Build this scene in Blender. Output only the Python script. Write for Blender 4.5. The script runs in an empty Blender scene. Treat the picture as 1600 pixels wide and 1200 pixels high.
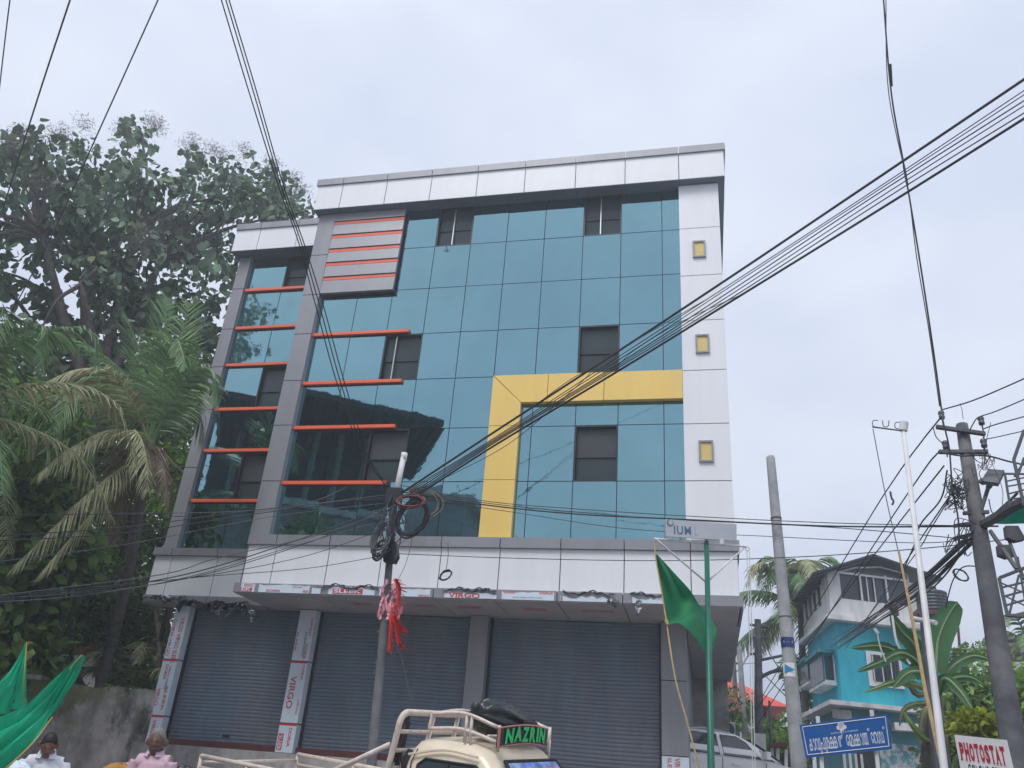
import bpy, bmesh, math, random
import numpy as np
from math import sin, cos, pi, radians
from mathutils import Vector, Matrix, Quaternion
random.seed(7); rng = np.random.default_rng(7)
scene = bpy.context.scene
col = scene.collection

# ------------------------------------------------------------------ camera, world, sun, exposure
H = 1.6
def cam_rot(a, b, c):
    B = np.array([[1, 0, 0], [0, 0, -1], [0, 1, 0.]])
    Rx = np.array([[1, 0, 0], [0, cos(a), -sin(a)], [0, sin(a), cos(a)]])
    Rz = np.array([[cos(c), -sin(c), 0], [sin(c), cos(c), 0], [0, 0, 1]])
    Rr = np.array([[cos(b), -sin(b), 0], [sin(b), cos(b), 0], [0, 0, 1]])
    return Rz @ Rx @ B @ Rr
CR = cam_rot(0.45877, 0.08139, 0.24823)
FPX = 1277.0
cd = bpy.data.cameras.new('camera'); cam = bpy.data.objects.new('camera', cd); col.objects.link(cam)
cd.sensor_width = 36; cd.lens = FPX / 1600 * 36; cd.clip_end = 2000; cd.clip_start = 0.05
M = Matrix([list(CR[i]) + [(0, 0, H)[i]] for i in range(3)] + [[0, 0, 0, 1]])
cam.matrix_world = M
scene.camera = cam
scene.view_settings.view_transform = 'Standard'; scene.view_settings.look = 'None'
scene.view_settings.gamma = 1; scene.view_settings.exposure = 0.6
scene.view_settings.use_curve_mapping = False
SUN_EL, SUN_AZ = radians(58), radians(200)      # azimuth measured clockwise from +Y
w = bpy.data.worlds.new('World'); scene.world = w; w.use_nodes = True
nt = w.node_tree; nt.nodes.clear()
def N(nt, t, **k):
    n = nt.nodes.new(t)
    for a, b in k.items(): setattr(n, a, b)
    return n
out = N(nt, 'ShaderNodeOutputWorld'); bg = N(nt, 'ShaderNodeBackground')
sky = N(nt, 'ShaderNodeTexSky', sky_type='NISHITA'); sky.sun_disc = False
sky.sun_elevation = SUN_EL; sky.sun_rotation = SUN_AZ; sky.dust_density = 3; sky.air_density = 1
tc = N(nt, 'ShaderNodeTexCoord'); mp = N(nt, 'ShaderNodeMapping'); mp.inputs['Scale'].default_value = (1.6, 1.6, 3.2)
nz = N(nt, 'ShaderNodeTexNoise'); nz.inputs['Scale'].default_value = 1.5; nz.inputs['Detail'].default_value = 5; nz.inputs['Roughness'].default_value = .5
cr = N(nt, 'ShaderNodeValToRGB')
cr.color_ramp.elements[0].position = .40; cr.color_ramp.elements[0].color = (4.95, 5.45, 6.65, 1)
cr.color_ramp.elements[1].position = .62; cr.color_ramp.elements[1].color = (5.85, 6.3, 7.2, 1)
mx = N(nt, 'ShaderNodeMix', data_type='RGBA'); mx.inputs['Factor'].default_value = .93
L = nt.links.new
L(tc.outputs['Generated'], mp.inputs['Vector']); L(mp.outputs[0], nz.inputs['Vector']); L(nz.outputs['Fac'], cr.inputs[0])
L(sky.outputs[0], mx.inputs[6]); L(cr.outputs[0], mx.inputs[7]); L(mx.outputs[2], bg.inputs[0])
bg.inputs[1].default_value = 0.1
L(bg.outputs[0], out.inputs[0])
sd = bpy.data.lights.new('sun', 'SUN'); sun = bpy.data.objects.new('sun', sd); col.objects.link(sun)
sd.energy = 1.5; sd.angle = radians(25); sd.color = (1, .97, .93)
sv = Vector((sin(SUN_AZ) * cos(SUN_EL), cos(SUN_AZ) * cos(SUN_EL), sin(SUN_EL)))
sun.rotation_euler = sv.to_track_quat('Z', 'Y').to_euler()

# ------------------------------------------------------------------ where a view ray meets a real plane or distance
def ray(px, py): return CR @ np.array([px - 800, 600 - py, -FPX])
def PY(px, py, Y):
    r = ray(px, py); t = Y / r[1]; return Vector((r[0] * t, Y, r[2] * t + H))
def PD(px, py, d):
    r = ray(px, py); t = d / math.hypot(r[0], r[1]); return Vector((r[0] * t, r[1] * t, r[2] * t + H))
def PZ(px, py, z):
    r = ray(px, py); t = (z - H) / r[2]; return Vector((r[0] * t, r[1] * t, z))
def sm(a, b, x):
    t = min(1, max(0, (x - a) / (b - a))); return t * t * (3 - 2 * t)
def ground(x, y):
    g = max(0, y - 6) * .07 if y < 16 else .7 + (min(y, 60) - 16) * .015
    return g + .6 * sm(-3, 0, x) * sm(9, 16, y) + .12 * sm(3, 5, -x) * sm(3, 7, y)

# ------------------------------------------------------------------ materials
MATS = {}
def mat(name, c, rough=.6, metal=0, var=.12, vs=3, bump=0, bs=40, spec=.5, island=0, trans=0, c2=None, c2lo=.45, c2hi=.6, coat=0, detail=4, stretch=None, rv=0):
    m = bpy.data.materials.new(name); m.use_nodes = True; t = m.node_tree; MATS[name] = m
    b = t.nodes['Principled BSDF']; l = t.links.new
    b.inputs['Roughness'].default_value = rough; b.inputs['Metallic'].default_value = metal
    b.inputs['Specular IOR Level'].default_value = spec; b.inputs['Coat Weight'].default_value = coat
    g = N(t, 'ShaderNodeNewGeometry'); pos = g.outputs['Position']
    if stretch:
        mp = N(t, 'ShaderNodeMapping'); mp.inputs['Scale'].default_value = stretch; l(pos, mp.inputs[0]); pos = mp.outputs[0]
    n = N(t, 'ShaderNodeTexNoise'); n.inputs['Scale'].default_value = vs; n.inputs['Detail'].default_value = detail; l(pos, n.inputs['Vector'])
    n.inputs['Roughness'].default_value = .62
    src = None
    base = N(t, 'ShaderNodeRGB'); base.outputs[0].default_value = (*c, 1); src = base.outputs[0]
    if c2:
        r = N(t, 'ShaderNodeValToRGB'); r.color_ramp.elements[0].position = c2lo; r.color_ramp.elements[1].position = c2hi
        n2 = N(t, 'ShaderNodeTexNoise'); n2.inputs['Scale'].default_value = vs * .55; n2.inputs['Detail'].default_value = 8; n2.inputs['Roughness'].default_value = .68; l(pos, n2.inputs['Vector'])
        l(n2.outputs['Fac'], r.inputs[0])
        q = N(t, 'ShaderNodeMix', data_type='RGBA'); l(r.outputs[0], q.inputs[0]); l(src, q.inputs[6]); q.inputs[7].default_value = (*c2, 1); src = q.outputs[2]
    mr = N(t, 'ShaderNodeMapRange'); mr.inputs[1].default_value = .3; mr.inputs[2].default_value = .7
    mr.inputs[3].default_value = 1 - var; mr.inputs[4].default_value = 1 + var; l(n.outputs['Fac'], mr.inputs[0])
    fac = mr.outputs[0]
    if island:
        mi = N(t, 'ShaderNodeMapRange'); mi.inputs[3].default_value = 1 - island; mi.inputs[4].default_value = 1 + island
        l(g.outputs['Random Per Island'], mi.inputs[0])
        mm = N(t, 'ShaderNodeMath', operation='MULTIPLY'); l(fac, mm.inputs[0]); l(mi.outputs[0], mm.inputs[1]); fac = mm.outputs[0]
    h = N(t, 'ShaderNodeVectorMath', operation='SCALE'); l(src, h.inputs[0]); l(fac, h.inputs['Scale'])
    l(h.outputs[0], b.inputs['Base Color'])
    if rv:
        rr = N(t, 'ShaderNodeMapRange'); rr.inputs[3].default_value = max(0, rough - rv); rr.inputs[4].default_value = rough + rv
        l(n.outputs['Fac'], rr.inputs[0]); l(rr.outputs[0], b.inputs['Roughness'])
    if bump:
        nb = N(t, 'ShaderNodeTexNoise'); nb.inputs['Scale'].default_value = bs; nb.inputs['Detail'].default_value = 5; l(pos, nb.inputs['Vector'])
        bp = N(t, 'ShaderNodeBump'); bp.inputs['Strength'].default_value = 1; bp.inputs['Distance'].default_value = bump
        l(nb.outputs['Fac'], bp.inputs['Height']); l(bp.outputs[0], b.inputs['Normal'])
    if trans:
        tr = N(t, 'ShaderNodeBsdfTranslucent'); l(h.outputs[0], tr.inputs[0]); ms = N(t, 'ShaderNodeMixShader'); ms.inputs[0].default_value = trans
        o = t.nodes['Material Output']; l(b.outputs[0], ms.inputs[1]); l(tr.outputs[0], ms.inputs[2]); l(ms.outputs[0], o.inputs[0])
    return m
acp_w = mat('white_cladding', (.80, .82, .86), .38, 0, .035, .8, .0006, 3, c2=(.75, .77, .81), c2lo=.5, c2hi=.8, stretch=(3, 3, .35))
acp_g = mat('grey_cladding', (.29, .295, .325), .36, .15, .05, .8, .0006, 3, c2=(.22, .215, .23), c2lo=.5, c2hi=.75, stretch=(3, 3, .4))
acp_d = mat('dark_edge', (.035, .04, .05), .6)
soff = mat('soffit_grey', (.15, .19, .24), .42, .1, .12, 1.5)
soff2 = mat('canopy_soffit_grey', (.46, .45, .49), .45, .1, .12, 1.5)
blueg = mat('reflective_glass', (.20, .365, .41), .02, 1, .07, .45, .003, .8)
dkg = mat('inner_window_glass', (.045, .065, .07), .12, 0, .15, 1, spec=.25)
dkg2 = mat('inner_window_glass_lower', (.07, .075, .085), .3, 0, .15, 1, spec=.2)
alu = mat('aluminium', (.5, .52, .55), .35, .8, .08)
dframe = mat('dark_frame', (.03, .034, .04), .4, .3)
orange = mat('orange_paint', (.85, .14, .06), .42, 0, .06, 2, rv=.05)
yellow = mat('yellow_cladding', (.86, .60, .16), .36, 0, .035, .8, .0006, 3, c2=(.80, .57, .18), c2lo=.5, c2hi=.78, stretch=(3, 3, .35))
ylite = mat('yellow_pane', (.72, .56, .2), .25, 0, .08, 2)
shut = mat('shutter_slate', (.15, .205, .27), .5, .2, .16, 1.4, .001, 12, c2=(.20, .20, .23), c2lo=.42, c2hi=.66, stretch=(1.6, 1, .45))
maroon = mat('maroon_paint', (.11, .03, .03), .5, 0, .25, 6)
conc = mat('concrete', (.30, .31, .32), .85, 0, .22, 5, .004, 30)
conc_d = mat('dark_concrete', (.085, .088, .10), .85, 0, .3, 4, .005, 20, c2=(.14, .14, .15))
plaster = mat('plaster', (.42, .41, .40), .85, 0, .2, 3, .004, 20, c2=(.25, .24, .24))
mossy = mat('mossy_wall', (.32, .30, .30), .92, 0, .5, 2.4, .012, 14, c2=(.05, .055, .045), c2lo=.49, c2hi=.60, stretch=(1, 1, .6))
def add_patches(m, c3, scale, lo, hi):
    t = m.node_tree; b = t.nodes['Principled BSDF']; l = t.links.new; src = b.inputs['Base Color'].links[0].from_socket
    g = N(t, 'ShaderNodeNewGeometry'); n = N(t, 'ShaderNodeTexNoise'); n.inputs['Scale'].default_value = scale; n.inputs['Detail'].default_value = 7; n.inputs['Roughness'].default_value = .7; l(g.outputs['Position'], n.inputs['Vector'])
    r = N(t, 'ShaderNodeValToRGB'); r.color_ramp.elements[0].position = lo; r.color_ramp.elements[1].position = hi; l(n.outputs['Fac'], r.inputs[0])
    q = N(t, 'ShaderNodeMix', data_type='RGBA'); l(r.outputs[0], q.inputs[0]); l(src, q.inputs[6]); q.inputs[7].default_value = (*c3, 1); l(q.outputs[2], b.inputs['Base Color'])
add_patches(mossy, (.14, .15, .07), .9, .50, .64)
moss = mat('moss', (.07, .085, .035), .95, 0, .5, 7, .01, 30)
film = mat('protective_film', (.66, .76, .86), .3, 0, .06, 4, .002, 9)
filmr = mat('red_print', (.62, .05, .06), .4, 0, .12, 9)
filmk = mat('grey_print', (.10, .12, .18), .4)
blk = mat('black_plastic', (.018, .02, .024), .28, 0, .2, 6, .006, 14)
torn = mat('torn_film', (.09, .10, .12), .22, 0, .7, 14, .01, 25, c2=(.45, .5, .55), c2lo=.56, c2hi=.62)
cream = mat('cream_truck_paint', (.74, .64, .50), .34, 0, .10, 3, .0008, 5, coat=.25, c2=(.58, .49, .38), c2lo=.5, c2hi=.72)
creamr = mat('cream_rail_paint', (.66, .57, .51), .5, 0, .22, 9, .002, 40, c2=(.25, .13, .09), c2lo=.66, c2hi=.72)
rubber = mat('rubber', (.02, .02, .022), .7)
cglass = mat('car_glass', (.045, .06, .07), .03, 0, .1, 2, spec=.9)
green_p = mat('green_letter', (.02, .62, .16), .5)
pinkp = mat('pink_letter', (.75, .16, .25), .5)
skyst = mat('blue_sticker', (.05, .14, .5), .3, 0, .6, 5, c2=(.3, .45, .75))
white_car = mat('white_car_paint', (.86, .86, .88), .2, 0, .03, 1, coat=.6)
white_p = mat('white_paint', (.68, .68, .70), .5, 0, .12, 4, .001, 30)
white_d = mat('dirty_white_paint', (.68, .68, .69), .7, 0, .25, 2.2, .003, 20, c2=(.28, .28, .28), c2lo=.55, c2hi=.75, stretch=(1, 1, .4))
grp = mat('green_pole_paint', (.01, .13, .085), .4, 0, .15, 4)
gflag = mat('green_flag_cloth', (.03, .26, .12), .7, 0, .12, 5, .001, 300, trans=.4)
gshaw = mat('green_shawl_cloth', (.015, .50, .27), .8, 0, .12, 14, .002, 200, trans=.3)
trim_y = mat('yellow_trim', (.6, .33, .08), .8)
redr = mat('red_ribbon', (.75, .04, .03), .55, 0, .15, 8, trans=.3)
pinkr = mat('pink_ribbon', (.72, .3, .35), .6, 0, .3, 18)
wire = mat('black_cable', (.025, .028, .034), .5)
wire_g = mat('grey_cable', (.09, .10, .11), .55)
wire_r = mat('red_cable', (.17, .05, .045), .55, 0, .4, 12)
wire_y = mat('yellow_cable', (.36, .26, .1), .6)
rope = mat('rope', (.5, .36, .18), .85, 0, .25, 30)
turq = mat('turquoise_wall', (.02, .36, .48), .8, 0, .16, 1.6, .003, 20, c2=(.03, .47, .55), c2lo=.42, c2hi=.62, stretch=(1, 1, .5))
turq2 = mat('faded_turquoise_wall', (.06, .25, .30), .85, 0, .2, 1.6, .003, 20, c2=(.25, .36, .38), c2lo=.6, c2hi=.7, stretch=(1, 1, .6))
slate = mat('roof_sheet', (.035, .042, .055), .5, .3, .25, 1.5)
sblue = mat('sign_blue', (.0, .085, .32), .45, 0, .05)
sblue2 = mat('pole_band_blue', (.012, .03, .15), .45)
cyanp = mat('cyan_sticker', (.02, .26, .5), .5)
sred = mat('sign_red_letter', (.42, .012, .05), .5)
sdark = mat('sign_dark_letter', (.03, .035, .09), .5)
redroof = mat('red_roof', (.62, .075, .045), .6, 0, .12, 2, .003, 12)
tiler = mat('clay_tile', (.48, .17, .10), .85, 0, .4, 8, .01, 30, c2=(.09, .05, .04))
pinkw = mat('pink_wall', (.45, .15, .30), .8, 0, .1)
bark = mat('bark', (.12, .108, .095), .95, 0, .4, 6, .02, 18, c2=(.14, .13, .12))
palmtrunk = mat('palm_trunk', (.12, .115, .105), .95, 0, .35, 5, .02, 22, stretch=(1, 1, 3))
leaf_d = mat('teak_leaf', (.15, .235, .15), .62, 0, .3, 2, island=.55, trans=.22, c2=(.12, .15, .07), c2lo=.5, c2hi=.62)
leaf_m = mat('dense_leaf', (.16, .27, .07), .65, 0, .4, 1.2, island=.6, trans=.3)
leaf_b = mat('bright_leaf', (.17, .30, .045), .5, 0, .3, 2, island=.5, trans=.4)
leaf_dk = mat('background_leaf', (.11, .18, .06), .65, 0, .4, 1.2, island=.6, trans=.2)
leaf_y = mat('yellow_green_leaf', (.28, .32, .02), .5, 0, .3, 2, island=.4, trans=.4)
frond_g = mat('palm_frond_green', (.17, .30, .12), .42, 0, .25, 2, island=.4, trans=.25, c2=(.12, .15, .06), c2lo=.5, c2hi=.65)
frond_p = mat('palm_frond_pale', (.42, .44, .24), .5, 0, .25, 2, island=.4, trans=.25, c2=(.23, .20, .12), c2lo=.48, c2hi=.62)
deadf = mat('dead_frond', (.17, .13, .09), .8, 0, .3, 4, island=.4)
seedm = mat('seed_spray', (.15, .14, .12), .9, 0, .3, 4, island=.4, trans=.3)
banana = mat('banana_leaf', (.05, .16, .055), .4, 0, .2, 1.5, trans=.3, c2=(.09, .22, .06), c2lo=.5, c2hi=.7)
banana_r = mat('banana_midrib', (.2, .28, .12), .5)
asph = mat('asphalt', (.14, .14, .142), .9, 0, .3, 3, .004, 60)
dirt = mat('dirt', (.34, .30, .26), .95, 0, .4, 3, .01, 30)
skin_m = mat('brown_skin', (.21, .105, .07), .5, 0, .1, 12)
skin_m2 = mat('dark_brown_skin', (.15, .08, .06), .5, 0, .1, 12)
hair_b = mat('black_hair', (.012, .011, .011), .6, 0, .3, 60, .002, 120)
hair_g = mat('grey_hair', (.20, .19, .185), .8, 0, .15, 60, .001, 120)
shirt_w = mat('white_shirt_cloth', (.72, .73, .8), .8, 0, .05, 6, .002, 30)
shirt_p = mat('pink_shirt_cloth', (.62, .42, .50), .8, 0, .05, 6, .002, 30)
trouser = mat('dark_trouser_cloth', (.04, .04, .05), .85)
dhoti = mat('white_dhoti_cloth', (.65, .65, .65), .85)
eye_m = mat('eye_dark', (.02, .015, .012), .3)
sack = mat('yellow_sack', (.5, .24, .05), .7, 0, .3, 8, .01, 20)
netm = mat('green_shade_net', (.01, .2, .13), .8, 0, .2, 10, trans=.4)
tankm = mat('black_water_tank', (.03, .04, .05), .5)

# ------------------------------------------------------------------ mesh helpers
class MB:
    def __init__(s): s.v = []; s.f = []
    def add(s, v, f):
        o = len(s.v); s.v += [Vector(p) for p in v]; s.f += [tuple(i + o for i in q) for q in f]
    def box(s, a, b):
        x0, y0, z0 = a; x1, y1, z1 = b
        s.add([(x0, y0, z0), (x1, y0, z0), (x1, y1, z0), (x0, y1, z0), (x0, y0, z1), (x1, y0, z1), (x1, y1, z1), (x0, y1, z1)],
              [(0, 3, 2, 1), (4, 5, 6, 7), (0, 1, 5, 4), (1, 2, 6, 5), (2, 3, 7, 6), (3, 0, 4, 7)])
        return s
    def obox(s, c, u, v, n):      # centre and three half-extent vectors
        c, u, v, n = Vector(c), Vector(u), Vector(v), Vector(n)
        P = [c - u - v - n, c + u - v - n, c + u + v - n, c - u + v - n, c - u - v + n, c + u - v + n, c + u + v + n, c - u + v + n]
        s.add(P, [(0, 3, 2, 1), (4, 5, 6, 7), (0, 1, 5, 4), (1, 2, 6, 5), (2, 3, 7, 6), (3, 0, 4, 7)]); return s
    def prism(s, poly, d):        # 3-D polygon pushed along d
        n = len(poly); d = Vector(d); p = [Vector(q) for q in poly]
        s.add(p + [q + d for q in p], [tuple(range(n - 1, -1, -1)), tuple(range(n, 2 * n))] + [(i, (i + 1) % n, (i + 1) % n + n, i + n) for i in range(n)]); return s
    def tube(s, pts, r, n=8, cap=True, ell=None):
        pts = [Vector(p) for p in pts]; m = len(pts)
        rs = r if isinstance(r, (list, tuple)) else [r] * m
        up = None; rings = []
        for i, p in enumerate(pts):
            t = (pts[min(i + 1, m - 1)] - pts[max(i - 1, 0)])
            t = t.normalized() if t.length > 1e-9 else Vector((0, 0, 1))
            if up is None: up = Vector((1, 0, 0)) if abs(t.x) < .8 else Vector((0, 1, 0))
            a = (up - t * up.dot(t)).normalized(); b = t.cross(a); up = a
            e = ell[i] if ell else 1
            rings.append([p + (a * cos(2 * pi * k / n) + b * sin(2 * pi * k / n) * e) * rs[i] for k in range(n)])
        V = [q for R_ in rings for q in R_]; F = []
        for i in range(m - 1):
            for k in range(n): F.append((i * n + k, i * n + (k + 1) % n, (i + 1) * n + (k + 1) % n, (i + 1) * n + k))
        if cap: F += [tuple(range(n - 1, -1, -1)), tuple((m - 1) * n + k for k in range(n))]
        s.add(V, F); return s
    def grid(s, rows, thick=0):
        m, n = len(rows), len(rows[0]); V = [p for r in rows for p in r]
        s.add(V, [(i * n + j, i * n + j + 1, (i + 1) * n + j + 1, (i + 1) * n + j) for i in range(m - 1) for j in range(n - 1)]); return s
    def build(s, name, m, parent=None, smooth=False, label=None, local=False, **kw):
        me = bpy.data.meshes.new(name)
        o = bpy.data.objects.new(name, me); col.objects.link(o)
        off = Vector((0, 0, 0))
        if parent is not None:
            o.parent = parent
            off = worldloc(parent)
            if local: off = Vector((0, 0, 0))
        me.from_pydata([tuple(p - off) for p in s.v], [], s.f); me.materials.append(m)
        if smooth:
            for p in me.polygons: p.use_smooth = True
        me.update()
        if label: o['label'] = label
        for k, v in kw.items(): o[k] = v
        return o
def worldloc(o):
    v = Vector((0, 0, 0))
    while o is not None: v = v + o.location; o = o.parent
    return v
def thing(name, label, cat, loc=(0, 0, 0), group=None):
    o = bpy.data.objects.new(name, None); col.objects.link(o); o.location = Vector(loc); o.empty_display_size = .2
    o['label'] = label; o['category'] = cat
    if group: o['group'] = group
    return o
def tag(o, label, cat, group=None, kind=None):
    o['label'] = label; o['category'] = cat
    if group: o['group'] = group
    if kind: o['kind'] = kind
    return o
def settle(o, loc):               # moves a top-level mesh's origin to its base
    loc = Vector(loc); o.data.transform(Matrix.Translation(-loc)); o.location = loc; return o
def struct(o, **k): o['kind'] = 'structure'; return o
UC = {}
def bp(name, m, parent, a, b, label=None, rot=None):       # box part sharing one cube mesh per material
    if m.name not in UC:
        UC[m.name] = MB().box((-.5, -.5, -.5), (.5, .5, .5)); mb = UC[m.name]
        me = bpy.data.meshes.new('box_' + m.name); me.from_pydata([tuple(p) for p in mb.v], [], mb.f); me.materials.append(m); UC[m.name] = me
    o = bpy.data.objects.new(name, UC[m.name]); col.objects.link(o); o.parent = parent
    c = (Vector(a) + Vector(b)) / 2; o.location = c - (worldloc(parent) if parent else Vector())
    o.scale = [abs(b[i] - a[i]) for i in range(3)]
    if rot: o.rotation_euler = rot
    if label: o['label'] = label
    return o
def text(s, m, parent, origin, xd, yd, width, height, name='lettering', bold=0, depth=.003, spacing=1, local=False, em=False):
    cu = bpy.data.curves.new(name, 'FONT'); cu.body = s; cu.size = 1; cu.offset = bold; cu.resolution_u = 3; cu.space_character = spacing
    o = bpy.data.objects.new('tmp', cu); col.objects.link(o)
    dg = bpy.context.evaluated_depsgraph_get(); me = bpy.data.meshes.new_from_object(o.evaluated_get(dg), depsgraph=dg)
    bpy.data.objects.remove(o)
    n = len(me.vertices)
    if n == 0: return None
    c = np.zeros(n * 3); me.vertices.foreach_get('co', c); c = c.reshape(-1, 3)
    mn, mxx = c.min(0), c.max(0)
    if em: mn[1] = 0; mxx[1] = 1
    c[:, :2] = (c[:, :2] - mn[:2]) / (mxx[:2] - mn[:2] + 1e-9)
    xd = Vector(xd).normalized(); yd = Vector(yd).normalized(); nn = xd.cross(yd)
    off = Vector() if (local or parent is None) else worldloc(parent)
    P = [Vector(origin) + xd * float(a[0] * width) + yd * float(a[1] * height) + nn * depth - off for a in c]
    me.vertices.foreach_set('co', np.array([list(p) for p in P]).ravel()); me.materials.clear(); me.materials.append(m); me.update()
    ob = bpy.data.objects.new(name, me); col.objects.link(ob); ob.parent = parent
    return ob
def smooth_path(pts, sub=8):
    P = [Vector(p) for p in pts]; out = []
    if len(P) < 3: return [P[0].lerp(P[1], i / sub) for i in range(sub + 1)]
    Q = [P[0] * 2 - P[1]] + P + [P[-1] * 2 - P[-2]]
    for i in range(1, len(Q) - 2):
        a, b, c, d = Q[i - 1:i + 3]
        for k in range(sub):
            t = k / sub
            out.append(.5 * ((2 * b) + (c - a) * t + (2 * a - 5 * b + 4 * c - d) * t * t + (3 * b - a - 3 * c + d) * t ** 3))
    out.append(P[-1]); return out
def to_px(O):
    q = (np.asarray(O) - np.array([0, 0, H])) @ CR; return 800 + FPX * q[:, 0] / -q[:, 2], 600 - FPX * q[:, 1] / -q[:, 2]
def npmesh(name, V, F, m, parent=None, kind=None, smooth=False):
    me = bpy.data.meshes.new(name); V = np.asarray(V, dtype=np.float32); F = np.asarray(F, dtype=np.int32)
    off = worldloc(parent) if parent else Vector()
    V = V - np.array(off, dtype=np.float32)
    k = F.shape[1]
    me.vertices.add(len(V)); me.vertices.foreach_set('co', V.ravel())
    me.loops.add(F.size); me.loops.foreach_set('vertex_index', F.ravel())
    me.polygons.add(len(F)); me.polygons.foreach_set('loop_start', np.arange(0, F.size, k, dtype=np.int32))
    me.polygons.foreach_set('loop_total', np.full(len(F), k, dtype=np.int32))
    me.update(calc_edges=True); me.validate(); me.materials.append(m)
    o = bpy.data.objects.new(name, me); col.objects.link(o)
    if parent: o.parent = parent
    if kind: o['kind'] = kind
    return o

# ------------------------------------------------------------------ ground
rows = []
xs = [-400, -120, -60, -30] + list(np.linspace(-20, 20, 41)) + [30, 60, 120, 400]
ys = [-400, -100, -40, -20] + list(np.linspace(-10, 40, 51)) + [60, 120, 400]
MB().grid([[Vector((x, y, ground(x, y) - .0)) for x in xs] for y in ys]).build('ground', dirt, kind='structure')
MB().grid([[Vector((x, y, ground(x, y) + .006)) for x in np.linspace(-60, 30, 91)] for y in np.linspace(-3, 11, 15)]).build('road', asph, kind='structure')
MB().grid([[Vector((x, y, ground(x, y) + .010)) for x in np.linspace(.9, 6.5, 8)] for y in np.linspace(11, 60, 50)]).build('side_road', asph, kind='structure')

# thin volume added round the scene to imitate lens veil and lift blacks
hz = bpy.data.materials.new('lens_veil_volume'); hz.use_nodes = True; t_ = hz.node_tree; t_.nodes.clear()
ho = N(t_, 'ShaderNodeOutputMaterial'); hv = N(t_, 'ShaderNodeVolumePrincipled'); hv.inputs['Color'].default_value = (.86, .92, 1, 1); hv.inputs['Density'].default_value = .0048; hv.inputs['Anisotropy'].default_value = .3
t_.links.new(hv.outputs[0], ho.inputs['Volume'])
hzo = MB().box((-420, -420, -2), (420, 420, 24)).build('lens_veil', hz, kind='stuff')

# ------------------------------------------------------------------ the commercial building
B = thing('commercial_building', 'new four storey glass fronted building with white cladding, yellow frame and orange fins', 'building', (-4.5, 16.2, 1.2))
def panels(name, m, x0, x1, zs, y0, y1, gap=.009):
    for a, b in zip(zs[:-1], zs[1:]): bp(name, m, B, (x0, y0, min(a, b) + gap), (x1, y1, max(a, b) - gap))
def hpanels(name, m, xs, z0, z1, y0, y1, gap=.009):
    for a, b in zip(xs[:-1], xs[1:]): bp(name, m, B, (a + gap, y0, z0), (b - gap, y1, z1))
sc_ = 1.0132 * 15.15 / 15.4
XC = [-8.80] + [x * sc_ for x in (-7.8, -6.92, -6.03, -5.14, -4.27, -3.36, -2.45, -1.58, -.66)] + [-.25]
ZR = [5.80] + [1.6 + (z - 1.6) * sc_ for z in (7.14, 8.34, 9.53, 10.70, 11.92, 13.11)] + [14.2]
opens = {(3, 6), (7, 6), (2, 3), (7, 3), (2, 1), (7, 1)}
def open_window(x0, x1, z0, z1, y, lower=False, mull=None):
    # frame, reveal, sash and opaque panes coloured dark for the unlit room
    f = MB()
    t = .03
    f.box((x0, y, z0), (x0 + t, y + .16, z1)); f.box((x1 - t, y, z0), (x1, y + .16, z1))
    f.box((x0 + t, y, z0), (x1 - t, y + .16, z0 + t)); f.box((x0 + t, y, z1 - t), (x1 - t, y + .16, z1))
    f.build('window_frame', dframe, B)
    zm = z0 + (z1 - z0) * .45
    bp('window_pane', dkg, B, (x0 + t, y + .12, z0 + t), (x1 - t, y + .13, zm))
    bp('window_pane', dkg2 if lower else dkg, B, (x0 + t, y + .10, zm), (x1 - t, y + .11, z1 - t))
    bp('window_rail', dframe, B, (x0 + t, y + .09, zm - .008), (x1 - t, y + .095, zm + .008))
    if mull: bp('mullion', alu, B, (x0 + (x1 - x0) * mull - .012, y + .03, z0 + t), (x0 + (x1 - x0) * mull + .012, y + .07, z1 - t))
for i in range(10):
    for j in range(7):
        x0, x1, z0, z1 = XC[i], XC[i + 1], ZR[j], ZR[j + 1]
        if (i, j) in opens:
            open_window(x0, x1, z0, z1, 15.15, lower=(j < 3), mull=.45 if j == 6 else (.3 if (i == 2 and j == 3) else None)); continue
        if i < 2 and j >= 5 and j == 6: continue
        g = .008
        bp('glass_pane', blueg, B, (x0 + g, 15.15, z0 + g), (x1 - g, 15.17, z1 - g), rot=(random.gauss(0, .0028), 0, random.gauss(0, .0028)))
MB().box((-8.95, 15.35, 5.8), (-.2, 15.45, 14.18)).build('inner_wall', acp_d, B)
for x in XC[1:-1]: bp('glazing_bar', dframe, B, (x - .03, 15.185, 5.8), (x + .03, 15.34, 14.19))
for z in ZR[1:-1]: bp('glazing_bar', dframe, B, (-8.80, 15.18, z - .03), (-.25, 15.184, z + .03))
# wing glass (set back to the left)
WX = [-11.75, -10.56, -9.1]; WZ = [5.85] + [1.6 + (z - 1.6) * .9927 for z in (7.06, 8.33, 9.44, 10.66, 11.74, 12.92)] + [13.91]
for i in range(2):
    for j in range(7):
        x0, x1, z0, z1 = WX[i], WX[i + 1], WZ[j], WZ[j + 1]
        if (i, j) in {(1, 6), (1, 3), (1, 1)}:
            open_window(x0, x1, z0, z1, 16.28, lower=(j < 3), mull=.55 if j == 6 else None); continue
        bp('glass_pane', blueg, B, (x0 + .008, 16.28, z0 + .008), (x1 - .008, 16.30, z1 - .008), rot=(random.gauss(0, .0028), 0, random.gauss(0, .0028)))
MB().box((-11.8, 16.48, 5.8), (-9.1, 16.58, 13.91)).build('inner_wall', acp_d, B)
for z in (12.84, 11.68, 10.6, 9.37, 8.28, 7.03):
    z = z + .04; bp('orange_fin', orange, B, (-11.58, 16.20, z - .036), (-9.14, 16.272, z + .036))
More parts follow.
